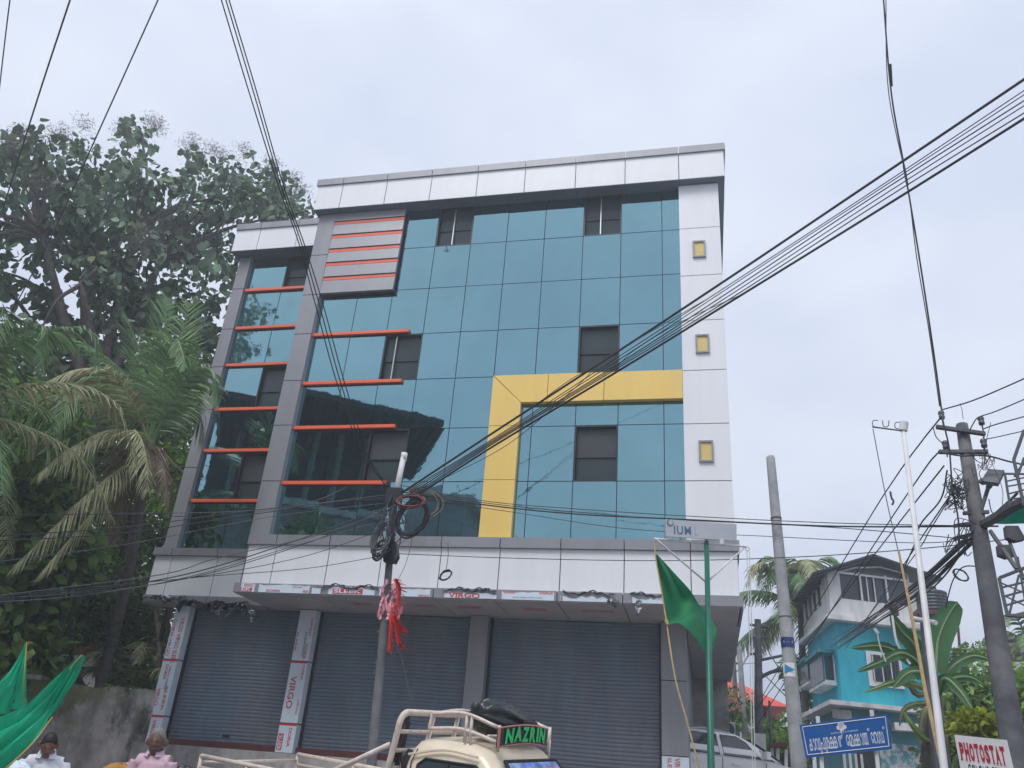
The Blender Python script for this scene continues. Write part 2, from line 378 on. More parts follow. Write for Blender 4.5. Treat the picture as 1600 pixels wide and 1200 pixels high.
for z in (10.85, 9.56, 8.45, 7.15):
    z = 1.6 + (z + .03 - 1.6) * .9838; bp('orange_fin', orange, B, (-8.70, 15.07, z - .036), (-6.33, 15.143, z + .036))
# pilasters
MB().box((-9.12, 15.03, 5.7), (-8.73, 15.4, 14.2)).build('pilaster_core', acp_d, B)
panels('pilaster_panel', acp_g, -9.14, -8.70, [5.88, 7.1, 8.4, 9.5, 10.72, 11.8, 12.95, 14.19], 15.0, 15.025)
bp('pilaster_return', acp_g, B, (-8.725, 15.03, 5.88), (-8.70, 15.4, 14.19))
bp('pilaster_return', acp_g, B, (-9.14, 15.03, 4.9), (-9.125, 16.4, 14.19))
MB().box((-11.9, 16.18, 5.7), (-11.62, 16.4, 13.92)).build('pilaster_core', acp_d, B)
panels('pilaster_panel', acp_g, -11.93, -11.60, [5.85, 6.66, 7.87, 9.38, 10.57, 11.67, 12.9, 13.91], 16.15, 16.175)
bp('pilaster_return', acp_g, B, (-11.618, 16.18, 5.85), (-11.60, 16.395, 13.91))
MB().box((-.25, 15.03, 5.7), (.57, 15.4, 14.2)).build('pilaster_core', acp_d, B)
panels('cladding_panel', acp_w, -.27, .60, [5.88, 7.07, 8.25, 9.43, 10.6, 11.72, 12.97, 14.19], 15.0, 15.025)
bp('side_cladding', acp_w, B, (.575, 15.028, 5.88), (.60, 24.0, 14.19))
bp('side_cladding', acp_w, B, (-.27, 15.028, 5.88), (-.252, 15.395, 14.19))
for z0, z1 in ((12.17, 12.60), (9.81, 10.24), (7.44, 7.88)):
    f = MB(); x0, x1, t = -.0, .275, .035
    f.box((x0, 14.955, z0), (x0 + t, 15.0, z1)); f.box((x1 - t, 14.955, z0), (x1, 15.0, z1)); f.box((x0 + t, 14.955, z0), (x1 - t, 15.0, z0 + t)); f.box((x0 + t, 14.955, z1 - t), (x1 - t, 15.0, z1))
    fr = f.build('small_window', acp_g, B); bp('pane', ylite, fr, (x0 + t, 14.985, z0 + t), (x1 - t, 14.995, z1 - t))
# parapet
pk = 1.0144
pj = [-9.24] + [x * pk for x in (-8.43, -7.26, -6.11, -4.95, -3.79, -2.59, -1.45, -.25)] + [.75]
MB().box((-9.22, 14.83, 14.21), (.73, 24, 15.0)).build('parapet_core', acp_d, B)
hpanels('parapet_panel', acp_w, pj, 14.215, 14.945, 14.80, 14.827)
bp('parapet_panel', acp_w, B, (.732, 14.83, 14.215), (.752, 24, 14.945)); bp('parapet_panel', acp_w, B, (-9.24, 14.83, 14.215), (-9.222, 20, 14.945))
cp = [-9.28] + pj[1:-1] + [.79]
hpanels('coping_panel', acp_g, cp, 14.95, 15.14, 14.76, 14.83)
bp('coping_panel', acp_g, B, (.76, 14.835, 14.95), (.79, 24, 15.14))
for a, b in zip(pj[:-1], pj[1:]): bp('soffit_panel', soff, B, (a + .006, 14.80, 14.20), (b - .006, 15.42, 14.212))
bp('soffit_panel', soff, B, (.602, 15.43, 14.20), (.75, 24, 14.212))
wj = [-12.06, -11.32, -10.2, -9.26]
MB().box((-12.04, 15.89, 13.93), (-9.25, 22, 14.62)).build('parapet_core', acp_d, B)
hpanels('parapet_panel', acp_w, wj, 13.935, 14.60, 15.86, 15.887)
hpanels('coping_panel', acp_g, wj, 14.605, 14.79, 15.82, 15.89)
bp('parapet_panel', acp_w, B, (-12.06, 15.89, 13.935), (-12.042, 22, 14.60)); bp('coping_panel', acp_g, B, (-12.08, 15.9, 14.605), (-12.045, 22, 14.79))
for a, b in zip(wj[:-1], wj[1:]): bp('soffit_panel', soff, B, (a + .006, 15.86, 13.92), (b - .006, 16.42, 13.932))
# louvre box, upper left
LZ = lambda z: 1.6 + (z - 1.6) * 1.0055
MB().box((-8.70, 15.07, LZ(11.76)), (-6.87, 15.145, 14.19)).build('louvre_back', acp_d, B)
for k, z in enumerate((13.82, 13.41, 12.99, 12.59, 12.17)):
    bp('orange_strip', orange, B, (-8.69, 15.005, LZ(z) - .040), (-6.85, 15.065, LZ(z) + .036))
zt = [14.19, 13.77, 13.36, 12.94, 12.54, 12.12]
zb = [13.88, 13.47, 13.05, 12.65, 12.23, 11.76]
for a, b in zip(zt, zb):
    a, b = min(LZ(a), 14.19), LZ(b); MB().prism([(-8.69, 15.005, a), (-8.69, 14.985, b), (-8.69, 15.065, b), (-8.69, 15.065, a)], (1.84, 0, 0)).build('louvre_slat', acp_g, B)
# yellow frame
yk = [(-4.28, 5.9), (-4.28, 7.18), (-4.28, 8.38)]
def yp(poly): 
    MB().prism([(x * .9875 if x < -.3 else x, 15.01, 1.6 + (z - 1.6) * .9875) for x, z in poly], (0, .13, 0)).build('yellow_panel', yellow, B)
g = .006
for z0, z1 in ((5.9, 7.18), (7.18, 8.38)): yp([(-4.28, z0 + g), (-3.63, z0 + g), (-3.63, z1 - g), (-4.28, z1 - g)])
yp([(-4.28, 8.38 + g), (-3.63, 8.38 + g), (-3.63, 8.91 - g), (-4.28, 9.56 - 2 * g)])
yp([(-4.28 + 2 * g, 9.56), (-3.63 + g, 8.91), (-3.07 - g, 8.91), (-3.07 - g, 9.56)])
for a, b in ((-3.07, -1.88), (-1.88, -.27)): yp([(a + g, 8.91), (b - g, 8.91), (b - g, 9.56), (a + g, 9.56)])
# sill and lower band
bj = [-9.04, -8.41, -7.24, -6.12, -4.91, -3.74, -2.57, -1.39, -.2, .62]
MB().box((-9.02, 14.93, 4.7), (.60, 15.4, 5.72)).build('band_core', acp_d, B)
hpanels('cladding_panel', acp_w, bj, 4.865, 5.68, 14.90, 14.927)
hpanels('sill_panel', acp_g, [-9.06] + bj[1:-1] + [.67], 5.685, 5.885, 14.84, 15.39)
bp('side_cladding', acp_w, B, (.60, 14.93, 4.87), (.62, 24, 5.68)); bp('sill_panel', acp_g, B, (.60, 15.41, 5.685), (.67, 24, 5.87))
wb = [-11.98, -10.73 * 1.077, -9.66 * 1.077, -9.14]
wb = [-12.0, -11.56, -10.42, -9.05]
MB().box((-11.98, 16.08, 4.7), (-9.15, 16.5, 5.72)).build('band_core', acp_d, B)
hpanels('cladding_panel', acp_w, wb, 4.84, 5.715, 16.05, 16.077)
hpanels('sill_panel', acp_g, [-12.04] + wb[1:], 5.72, 5.885, 15.98, 16.39)
hpanels('fascia_panel', acp_g, wb, 4.68, 4.835, 15.98, 16.05)
# canopy fascia and soffit
hpanels('fascia_panel', acp_g, [-9.06] + bj[1:-1] + [.68], 4.68, 4.86, 14.70, 14.90)
bp('fascia_panel', acp_g, B, (.64, 14.92, 4.68), (.68, 24.2, 4.86))
MB().box((-9.0, 14.92, 4.71), (.63, 24.2, 4.85)).build('canopy_core', acp_d, B)
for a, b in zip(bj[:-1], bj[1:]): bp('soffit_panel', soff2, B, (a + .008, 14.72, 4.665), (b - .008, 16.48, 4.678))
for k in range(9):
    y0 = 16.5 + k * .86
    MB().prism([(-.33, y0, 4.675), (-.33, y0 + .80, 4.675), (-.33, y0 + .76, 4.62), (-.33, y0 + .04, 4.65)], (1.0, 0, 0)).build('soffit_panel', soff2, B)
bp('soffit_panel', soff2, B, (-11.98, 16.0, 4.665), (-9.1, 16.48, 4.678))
# body of the building behind the cladding
MB().box((-9.1, 15.72, 14.0), (.57, 24, 14.18)).build('roof_slab', conc, B)
MB().box((-11.9, 23.9, 1.0), (.57, 24.0, 14.0)).build('rear_wall', plaster, B)
MB().box((-11.9, 16.75, 4.9), (-11.8, 23.9, 13.9)).build('side_wall', plaster, B)
MB().box((-11.9, 16.72, 13.75), (-9.1, 22, 13.9)).build('roof_slab', conc, B)
MB().box((.45, 15.72, 5.9), (.57, 23.9, 14.0)).build('side_wall', plaster, B)
MB().box((-11.2, 16.6, 1.2), (-11.1, 23.9, 4.66)).build('side_wall', plaster, B)
MB().box((-.42, 16.6, 1.2), (-.34, 23.9, 4.66)).build('side_wall', acp_g, B)
MB().box((-11.3, 15.95, -.2), (-.2, 24, 1.9)).build('plinth', plaster, B)
# columns
for x0, x1, m_, zj in ((-11.22, -10.88, film, [1.9, 2.42, 3.53, 4.66]), (-8.27, -7.90, film, [1.9, 2.44, 3.62, 4.66]), (-4.55, -4.18, acp_g, [1.9, 4.66]), (-.80, -.33, acp_g, [1.9, 2.33, 3.6, 4.66])):
    c_ = MB().box((x0 + .01, 16.18, 1.9), (x1 - .01, 16.6, 4.66)).build('column', acp_d, B)
    for a, b in zip(zj[:-1], zj[1:]):
        if m_ is film:
            MB().box((x0, 16.155, a + .012), (x1, 16.179, b - .012)).build('film_panel', film, c_)
            bp('film_panel', film, c_, (x0, 16.18, a + .012), (x0 + .009, 16.6, b - .012)); bp('film_panel', film, c_, (x1 - .009, 16.18, a + .012), (x1, 16.6, b - .012))
        else:
            mm = film if (x0 > -1 and b < 2.5) else m_
            bp('column_panel', mm, c_, (x0, 16.15, a + .008), (x1, 16.178, b - .008)); bp('column_panel', mm, c_, (x0, 16.18, a + .008), (x0 + .009, 16.6, b - .008)); bp('column_panel', mm, c_, (x1 - .009, 16.18, a + .008), (x1, 16.6, b - .008))
    if m_ is film:
        for z in zj[1:-1]:
            bp('red_tape', filmr, c_, (x0 - .002, 16.151, z - .035 if x0 < -10 else z - .04), (x1 + .002, 16.1545, z + .0))
    c0 = c_
    def vt(s, x, zt_, ln, h, m, yy=16.153): text(s, m, c0, (x, yy, zt_), (0, 0, -1), (1, 0, 0), ln, h, depth=.002, bold=.015)
    if x0 < -11:
        vt('DORIA VIRGO', x0 + .02, 4.35, .75, .07, filmr); vt('VIRGO VIRGO SLEEK', x0 + .18, 4.4, .95, .10, filmr)
        vt('DORIA', x0 + .10, 3.42, .30, .07, filmr); vt('VIRGO DORIA', x0 + .19, 3.40, .5, .045, filmk)
        vt('VIRGO', x0 + .04, 2.95, .34, .08, filmr); vt('SLEEK', x0 + .22, 3.0, .5, .06, filmr); vt('VIRGO', x0 + .12, 2.34, .35, .08, filmr)
    elif x0 < -8:
        vt('VIRGO', x0 + .06, 3.33, .62, .13, filmr); vt('DORIA', x0 + .27, 3.55, .3, .05, filmr); vt('VIRGO', x0 + .29, 2.9, .3, .04, filmr)
        vt('VIRGO', x0 + .28, 4.5, .38, .05, filmr); vt('DORIA DECO', x0 + .2, 4.2, .5, .05, filmk); vt('DORIA', x0 + .24, 3.96, .3, .07, filmr); vt('SLEEK', x0 + .02, 4.2, .4, .04, filmr)
        vt('DORIA', x0 + .22, 2.36, .34, .07, filmr)
        bp('red_print', filmr, c_, (x0 + .02, 16.150, 1.95), (x0 + .13, 16.1545, 2.25)); vt('SLEEK', x0 + .035, 2.22, .27, .08, film, 16.149)
    elif x0 > -1:
        vt('VIRGO', x0 + .22, 2.3, .3, .1, filmr, 16.149); vt('SLEEK', x0 + .1, 2.3, .3, .07, filmr, 16.149)
# roller shutters
def shutter(x0, x1, z0, z1, y):
    n = int(round((z1 - z0) / .0725)); h = (z1 - z0) / n
    prof = []
    for k in range(n):
        for (dz, dy) in ((.0, .004), (.08, .0), (.5, -.006), (.9, -.003), (.95, .012)): prof.append((z0 + (k + dz) * h, y + dy))
    V = []; F = []
    nx = 16
    for (z, yy) in prof:
        for i in range(nx + 1):
            xx = x0 + (x1 - x0) * i / nx
            V.append((xx, yy, z + .008 * sin(xx * 2.1 + z * .7)))
    for a in range(len(prof) - 1):
        for i in range(nx): F.append((a * (nx + 1) + i, a * (nx + 1) + i + 1, (a + 1) * (nx + 1) + i + 1, (a + 1) * (nx + 1) + i))
    m = MB(); m.add(V, F); return m.build('shutter_slats', shut, B, kind='stuff')
for x0, x1 in ((-10.88, -8.27), (-7.90, -4.55), (-4.18, -.80)):
    shutter(x0, x1, 2.0, 4.66, 16.42)
    bp('threshold', maroon, B, (x0, 16.28, 1.9), (x1, 16.46, 2.02)); bp('shutter_guide', dframe, B, (x0, 16.36, 2.02), (x0 + .05, 16.40, 4.66)); bp('shutter_guide', dframe, B, (x1 - .05, 16.36, 2.02), (x1, 16.40, 4.66))
bp('shutter_lock', dframe, B, (-9.6, 16.385, 2.12), (-9.45, 16.40, 2.16))
# film left on the fascia
def fx(px): return PY(px, 928, 14.69).x
def film_patch(pa, pb, z0, z1, m=film, rag=.03, y=14.694):
    xa, xb = fx(pa), fx(pb); n = 10; top = []; bot = []
    for i in range(n + 1):
        x = xa + (xb - xa) * i / n
        top.append(Vector((x, y + random.uniform(-.004, .002), z1 - random.random() * rag))); bot.append(Vector((x, y, z0)))
    m_ = MB(); m_.grid([bot, top]); return m_.build('film_patch', m, B)
film_patch(374, 396, 4.685, 4.85, rag=.004); film_patch(402, 482, 4.685, 4.85); film_patch(486, 500, 4.685, 4.81); film_patch(512, 585, 4.685, 4.83, rag=.05); film_patch(592, 612, 4.685, 4.82)
film_patch(626, 672, 4.685, 4.84); film_patch(694, 776, 4.685, 4.80, rag=.05); film_patch(784, 866, 4.685, 4.84); film_patch(876, 958, 4.685, 4.80, rag=.07); film_patch(988, 1036, 4.685, 4.80, rag=.06)
def ft(s, pa, pb, z, h, m=filmr, y=14.688, bold=.02): text(s, m, B, (fx(pa), y, z), (1, 0, 0), (0, 0, 1), fx(pb) - fx(pa), h, depth=0, bold=bold)
bp('red_print', filmr, B, (fx(374), 14.689, 4.695), (fx(392), 14.6935, 4.765)); ft('EK', 376, 391, 4.7, .06, film, 14.686); ft('DC', 379, 393, 4.79, .045)
ft('DORIA', 415, 437, 4.70, .045); ft('VIRGO', 472, 481, 4.70, .045); ft('DORIA VIRGO', 455, 470, 4.79, .025)
bp('red_print', filmr, B, (fx(519), 14.689, 4.70), (fx(566), 14.6935, 4.795)); ft('SLEEK', 521, 564, 4.712, .07, film, 14.686, .03)
ft('VIRGO', 653, 671, 4.69, .035); ft('VIRGO', 701, 750, 4.69, .09); ft('VIRGO', 786, 805, 4.795, .04); ft('DORIA', 843, 864, 4.795, .04); ft('VIRGO DORIA DECO SLEEK', 800, 848, 4.72, .015, filmk)
ft('I', 877, 879, 4.69, .08); ft('VIRGO', 545 - 170 + 540, 925, 4.80, .02)
for a, b in ((805, 845), (900, 955), (700, 740), (630, 665), (530, 560)):
    text('VIRGO SLEEK', filmr, B, (fx(a), 15.3, 4.66), (1, 0, 0), (0, 1, 0), fx(b) - fx(a), .22, depth=-.001) 
def crumple(x0, x1, z, h, y, n=26, m=torn, amp=.05, name='torn_plastic'):
    rows = []; n *= 2; ph = [random.uniform(0, 6) for _ in range(8)]
    for j in range(9):
        r = []; v = j / 8
        for i in range(n + 1):
            x = x0 + (x1 - x0) * i / n; q = x * 9
            dep = amp * (.5 + .5 * sin(q * 1.3 + ph[0] + v * 4)) + amp * .5 * abs(sin(q * 2.9 + ph[1] - v * 6)) + amp * .25 * sin(q * 6 + ph[2] + v * 9)
            edge = h * (.55 + .3 * sin(q * .8 + ph[3]) + .22 * sin(q * 2.3 + ph[4]) + .12 * sin(q * 5.1 + ph[5])); top = .03 * sin(q * 1.1 + ph[6]) + .012 * sin(q * 4 + ph[7])
            r.append(Vector((x + .02 * sin(v * 7 + q), y - dep * (.25 + .75 * sin(pi * v)), z + top - max(.02, edge) * v)))
        rows.append(r)
    m_ = MB(); m_.grid(rows); return m_.build(name, m, B)
crumple(-11.95, -10.9, 4.80, .14, 15.96); crumple(-11.0, -9.35, 4.72, .30, 15.95, 44, blk, .09); crumple(-11.5, -10.95, 4.82, .07, 15.95, 14, film)
crumple(-10.3, -9.2, 4.60, .22, 15.98, 30, torn, .07)
for a, b in ((500, 590), (690, 765), (880, 960), (985, 1040), (738, 775)):
    crumple(fx(a), fx(b), 4.855, .05, 14.69, 22, torn, .03)
crumple(fx(950), fx(966), 4.78, .20, 14.69, 5, torn, .03); crumple(fx(993), fx(1003), 4.74, .36, 14.69, 4, torn, .03)
m_ = MB(); m_.tube(smooth_path([(-6.5, 16.1, 3.9), (-6.42, 16.1, 3.3), (-6.3, 16.1, 2.9), (-6.2, 16.1, 2.5)], 4), .004, 4)
# small bracket reflected / fixed on the glass
m_ = MB(); m_.tube([PY(697, 383, 15.14), PY(698, 391, 15.12)], .008, 5); m_.tube([PY(693, 391, 15.12), PY(702, 391, 15.12)], .008, 5); m_.build('stay_bracket', dframe, B)

# ------------------------------------------------------------------ buildings across the road that the glass mirrors
def VM(px, py, Y):               # real point seen mirrored in the glass plane
    p = PY(px, py, 2 * 15.15 - Y); return Vector((p.x, Y, p.z))
Y0 = -5.0
OP = thing('opposite_building', 'dark sheet roofed building across the road, seen mirrored in the left glass', 'building', VM(580, 800, Y0).to_tuple()[:2] + (0,))
zr = 13.2
def VZ(px, py, z): p = PZ(px, py, z); return Vector((p.x, 30.3 - p.y, z))
A_, B2_, C_ = VZ(430, 603, zr), VZ(697, 663, zr), VZ(640, 747, zr)
A_ = B2_ + (A_ - B2_) * 1.5; D_ = C_ + (A_ - B2_)
MB().prism([A_, B2_, C_, D_], (0, 0, .22)).build('roof', slate, OP)
for k in range(30):
    p = A_.lerp(B2_, (k + .5) / 30); q_ = D_.lerp(C_, (k + .5) / 30); mb = MB(); mb.tube([p - Vector((0, 0, .06)), q_ - Vector((0, 0, .06))], .05, 4); mb.build('rafter', dframe, OP)
for k in range(60):
    p = A_.lerp(B2_, (k + .5) / 60); mb = MB(); mb.tube([p + Vector((0, 0, .12)), p + (C_ - B2_) * .03 + Vector((0, 0, .26))], .07, 4); mb.build('roof_rib', slate, OP)
back = (C_ - B2_).normalized(); al = (B2_ - A_).normalized()
w0_, w1_ = A_ + back * 4.5, B2_ + back * 4.5 - al * 1.0
def wallq(name, m, p, q, z0, z1, th=.3): MB().prism([Vector((p.x, p.y, z0)), Vector((q.x, q.y, z0)), Vector((q.x, q.y, z1)), Vector((p.x, p.y, z1))], back * th).build(name, m, OP)
wallq('wall', conc_d, w0_, w1_, 0, zr - .1); wallq('end_wall', conc, w1_, w1_ + back * 5, 0, zr - .1)
b0_, b1_ = w0_ - back * 1.6, w1_ - back * 1.6 - al * .4
wallq('balcony_wall', plaster, b0_, b1_, 0, zr - 3.1, .2); wallq('balcony_coping', white_d, b0_ - back * .15, b1_ - back * .15, zr - 3.09, zr - 2.85, .5)
for k in range(4):
    p = w0_.lerp(w1_, .5 + k * .13) - back * .05; wallq('window', acp_d, p, p + al * 1.6, zr - 5.6, zr - 3.9, -1.65)
for k in range(7):
    p = b0_.lerp(b1_, (k + 1) / 8); MB().tube([Vector((p.x, p.y, zr - 2.9)), Vector((p.x, p.y, zr - .1))], .12, 6).build('pillar', conc, OP)
OB = thing('low_annex', 'plain grey annex beside the opposite building, mirrored beside the centre pole', 'building', VM(680, 800, Y0).to_tuple()[:2] + (0,))
az = VM(715, 763, Y0).z; a0 = VM(640, 763, Y0).x; a1 = VM(721, 790, Y0).x
MB().box((a0, Y0 - 6, 0), (a1, Y0 - .3, az - .4)).build('wall', conc, OB); MB().box((a0, Y0 - 6, az - .4), (a1 + .5, Y0, az)).build('roof', plaster, OB)
for k in range(3): MB().tube([(a1 - .6 - k * .12, Y0 - 1, az), (a1 - .65 - k * .1, Y0 - 1, az + .8 - .2 * k)], .015, 4).build('rebar', dframe, OB)
rz_ = VM(985, 833, -12)
OR = thing('distant_house', 'dark hipped roof house far across the road, mirrored low in the glass', 'house', (rz_.x, -16, 0))
hw = 2.2
MB().box((rz_.x - hw, -18, 0), (rz_.x + hw, -12.3, rz_.z - .9)).build('wall', plaster, OR)
m_ = MB(); m_.add([(rz_.x - hw - .4, -11.8, rz_.z - 1), (rz_.x + hw + .4, -11.8, rz_.z - 1), (rz_.x + hw + .4, -18.5, rz_.z - 1), (rz_.x - hw - .4, -18.5, rz_.z - 1), (rz_.x, -14, rz_.z), (rz_.x, -16, rz_.z)],
       [(0, 1, 4), (1, 2, 5, 4), (2, 3, 5), (3, 0, 4, 5), (3, 2, 1, 0)]); m_.build('roof', slate, OR)

# ------------------------------------------------------------------ foliage helpers
def leaf_arrays(O, D, S, ln, wd, droop=.25, fold=.15):
    # O origins, D tip directions, S side vectors (unit), six-cornered leaf folded on its midrib
    O, D, S = map(np.asarray, (O, D, S)); n = len(O)
    Nn = np.cross(D, S); ln = np.asarray(ln)[:, None]; wd = np.asarray(wd)[:, None]
    down = np.array([0, 0, -1.])
    b = O; t = O + D * ln + down * ln * droop
    l1 = O + D * ln * .3 - S * wd * .5 + Nn * wd * fold; l2 = O + D * ln * .72 - S * wd * .42 + Nn * wd * fold + down * ln * droop * .5
    r1 = O + D * ln * .3 + S * wd * .5 + Nn * wd * fold; r2 = O + D * ln * .72 + S * wd * .42 + Nn * wd * fold + down * ln * droop * .5
    V = np.stack([b, l1, l2, t, r2, r1], 1).reshape(-1, 3)
    i = np.arange(n)[:, None] * 6
    F = np.concatenate([i + np.array([0, 1, 2, 3]), i + np.array([0, 3, 4, 5])], 1).reshape(-1, 4)
    return V, F
def unit(a): return a / (np.linalg.norm(a, axis=-1, keepdims=True) + 1e-9)
def leafcloud(centers, radii, per, size, aspect=.8, down=.5, flat=.75):
    C, R_ = np.asarray(centers), np.asarray(radii)
    idx = np.repeat(np.arange(len(C)), per); n = len(idx)
    d = unit(rng.normal(size=(n, 3))); r = rng.random(n) ** .45
    O = C[idx] + d * (r * R_[idx])[:, None] * np.array([1, 1, flat])
    px_, py_ = to_px(O); keep = ~((np.abs(px_ - 136) < 24 + 4 * np.sin(py_ * .7)) & (py_ > 1004) & (py_ < 1075) & (O[:, 1] > 10))
    O, d = O[keep], d[keep]; n = len(O)      # a gap in the foliage through which the white house shows
    D = unit(d * .8 + rng.normal(size=(n, 3)) * .6 + np.array([0, 0, -down])); S = unit(np.cross(D, rng.normal(size=(n, 3)) * .6 + np.array([0, 0, 1.])))
    ln = size * (.6 + .8 * rng.random(n)); return O, D, S, ln, ln * aspect
def inpoly(x, y, P):
    c = False; j = len(P) - 1
    for i in range(len(P)):
        if (P[i][1] > y) != (P[j][1] > y) and x < (P[j][0] - P[i][0]) * (y - P[i][1]) / (P[j][1] - P[i][1]) + P[i][0]: c = not c
        j = i
    return c
def scatter(poly, n, d0, d1, mind=0, holes=()):
    xs = [p[0] for p in poly]; ys = [p[1] for p in poly]; out = []
    tries = 0
    while len(out) < n and tries < n * 60:
        tries += 1
        x, y = random.uniform(min(xs), max(xs)), random.uniform(min(ys), max(ys))
        if not inpoly(x, y, poly): continue
        if any((x - h[0]) ** 2 + (y - h[1]) ** 2 < h[2] ** 2 for h in holes): continue
        if mind and any((x - q[0]) ** 2 + (y - q[1]) ** 2 < mind ** 2 for q in out): continue
        out.append((x, y))
    return [PD(x, y, random.uniform(d0, d1)) for x, y in out]
def branches(mb, start, targets, r0, hubs=7):
    T = [Vector(t) for t in targets]
    hub = random.sample(T, min(hubs, len(T)))
    hp = []
    for h in hub:
        e = start.lerp(h, .62) + Vector((random.uniform(-.4, .4), random.uniform(-.4, .4), random.uniform(-.2, .5)))
        p = smooth_path([start, start.lerp(e, .5) + Vector((random.uniform(-.3, .3), random.uniform(-.3, .3), -.15)), e], 4)
        mb.tube(p, [r0 * (1 - .6 * i / (len(p) - 1)) for i in range(len(p))], 6); hp.append(e)
    for t in T:
        e = min(hp, key=lambda q: (q - t).length + random.random() * .8)
        p = smooth_path([e, e.lerp(t, .5) + Vector((random.uniform(-.3, .3), random.uniform(-.3, .3), .2)), t], 3)
        mb.tube(p, [r0 * .36 * (1 - .8 * i / (len(p) - 1)) for i in range(len(p))], 5, cap=False)
def ground_pt(px, py, d):
    p = PD(px, py, d); return Vector((p.x, p.y, ground(p.x, p.y)))

# ---- the tall broad-leaved tree left of the building
base = ground_pt(88, 1000, 22.5)
TR = thing('broadleaf_tree', 'tall spreading tree with big drooping leaves and seed sprays, left of the building', 'tree', base)
poly = [(-70, 215), (0, 212), (60, 222), (120, 205), (190, 205), (240, 190), (290, 235), (350, 238), (400, 258), (440, 272), (478, 300), (500, 350), (372, 352), (362, 396), (398, 400), (366, 500), (345, 560), (320, 640), (250, 640), (60, 620), (-70, 640)]
holes = [(22, 390, 34), (60, 355, 20), (-20, 300, 26), (80, 395, 16), (205, 480, 14), (195, 332, 10), (345, 385, 15), (30, 470, 22), (95, 440, 16), (250, 372, 9), (160, 400, 9), (325, 330, 10), (50, 500, 12), (255, 440, 8), (15, 330, 20)]
cl = scatter(poly, 172, 21.5, 25.5, 16, holes)
fill = scatter([(80, 300), (420, 300), (350, 500), (300, 640), (60, 620), (100, 480)], 34, 23, 26, 18, holes)
fork = PD(150, 640, 22.3)
mb = MB(); p = smooth_path([base, PD(98, 930, 22.5), PD(116, 780, 22.3), fork], 5)
mb.tube(p, [.42 * (1 - .35 * i / (len(p) - 1)) for i in range(len(p))], 12); mb.build('trunk', bark, TR, smooth=True)
mb = MB(); branches(mb, fork, cl[::2] + fill[::3], .20, 13); mb.build('limbs', bark, TR, smooth=True)
O, D, S, ln, wd = leafcloud(cl + fill, [random.uniform(.4, .75) for _ in cl + fill], 46, .235, .85, .75)
order = np.argsort(np.linalg.norm(O - np.array([0, 0, H]), axis=1))
near, rest = order[:280], order[280:]
V, F = leaf_arrays(O[rest], D[rest], S[rest], ln[rest], wd[rest], .25)
npmesh('crown', V, F, leaf_d, TR, kind='stuff')
V, F = leaf_arrays([(0, 0, 0)], [(0, 1, 0)], [(1, 0, 0)], [1.], [.82], 0)
lm = bpy.data.meshes.new('leaf'); lm.from_pydata([tuple(v) for v in V], [], [tuple(int(k) for k in f) for f in F]); lm.materials.append(leaf_d)
def leaf_objs(parent, idx, O, D, S, ln, mesh):
    off = worldloc(parent)
    for i in idx:
        d, s = Vector(D[i]), Vector(S[i]); n_ = s.cross(d); R_ = Matrix((s, d, n_)).transposed().to_4x4()
        o = bpy.data.objects.new('leaf', mesh); col.objects.link(o); o.parent = parent
        o.matrix_local = Matrix.Translation(Vector(O[i]) - off) @ R_ @ Matrix.Diagonal((ln[i], ln[i], ln[i], 1))
leaf_objs(TR, near, O, D, S, ln, lm)
# seed sprays at the crown's edge
sp = [(30, 215), (8, 225), (80, 222), (128, 200), (95, 215), (190, 208), (236, 195), (243, 205), (196, 215), (300, 228), (292, 238), (345, 248), (378, 240), (425, 262), (458, 285), (60, 290), (50, 300), (70, 295), (30, 360), (210, 375), (225, 380), (280, 370), (105, 355), (250, 360), (18, 240), (40, 235), (330, 240), (470, 300)]
V = []; F = []
for (x, y) in sp:
    c = PD(x, y, random.uniform(20, 22.5)); k0 = 240
    ax = unit(rng.normal(size=(k0, 3)) + np.array([0, 0, 1.1])); rr = rng.random(k0) ** .6 * .42
    O2 = np.array(c) + ax * rr[:, None]; D2 = unit(rng.normal(size=(k0, 3))); S2 = unit(np.cross(D2, rng.normal(size=(k0, 3))))
    v, f = leaf_arrays(O2, D2, S2, np.full(k0, .10), np.full(k0, .012), 0); F.append(f + len(V) * 0 + sum(len(q) for q in V)); V.append(v)
npmesh('seed_sprays', np.concatenate(V), np.concatenate(F), seedm, TR, kind='stuff')

# ---- darker small-leaved trees behind
def clump_tree(name, label, poly, n, d0, d1, size, per, m, trunk_px, holes=(), rad=(.7, 1.2), mind=14, cat='tree', group=None, tr=.22, aspect=.55, down=.3):
    b = ground_pt(trunk_px[0], trunk_px[1], (d0 + d1) / 2)
    T = thing(name, label, cat, b, group)
    c = scatter(poly, n, d0, d1, mind, holes)
    if not c: return T
    cen = sum(c, Vector()) / len(c)
    f = b.lerp(cen, .45); f.x = b.x * .7 + cen.x * .3
    mb = MB(); p = smooth_path([b, b.lerp(f, .5) + Vector((.15, 0, 0)), f], 4); mb.tube(p, [tr * (1 - .4 * i / (len(p) - 1)) for i in range(len(p))], 8); mb.build('trunk', bark, T, smooth=True)
    mb = MB(); branches(mb, f, c[::2], tr * .6, 6); mb.build('limbs', bark, T)
    O, D, S, ln, wd = leafcloud(c, [random.uniform(*rad) for _ in c], per, size, aspect, down)
    V, F = leaf_arrays(O, D, S, ln, wd, .15)
    npmesh('crown', V, F, m, T, kind='stuff'); return T
clump_tree('dense_tree', 'dark dense tree filling the gap between the tall tree and the building', [(60, 560), (330, 545), (322, 640), (285, 750), (262, 860), (240, 935), (255, 1000), (150, 1010), (120, 800), (60, 700)], 120, 24, 28, .17, 110, leaf_m, (190, 1050), [(35, 745, 8)])
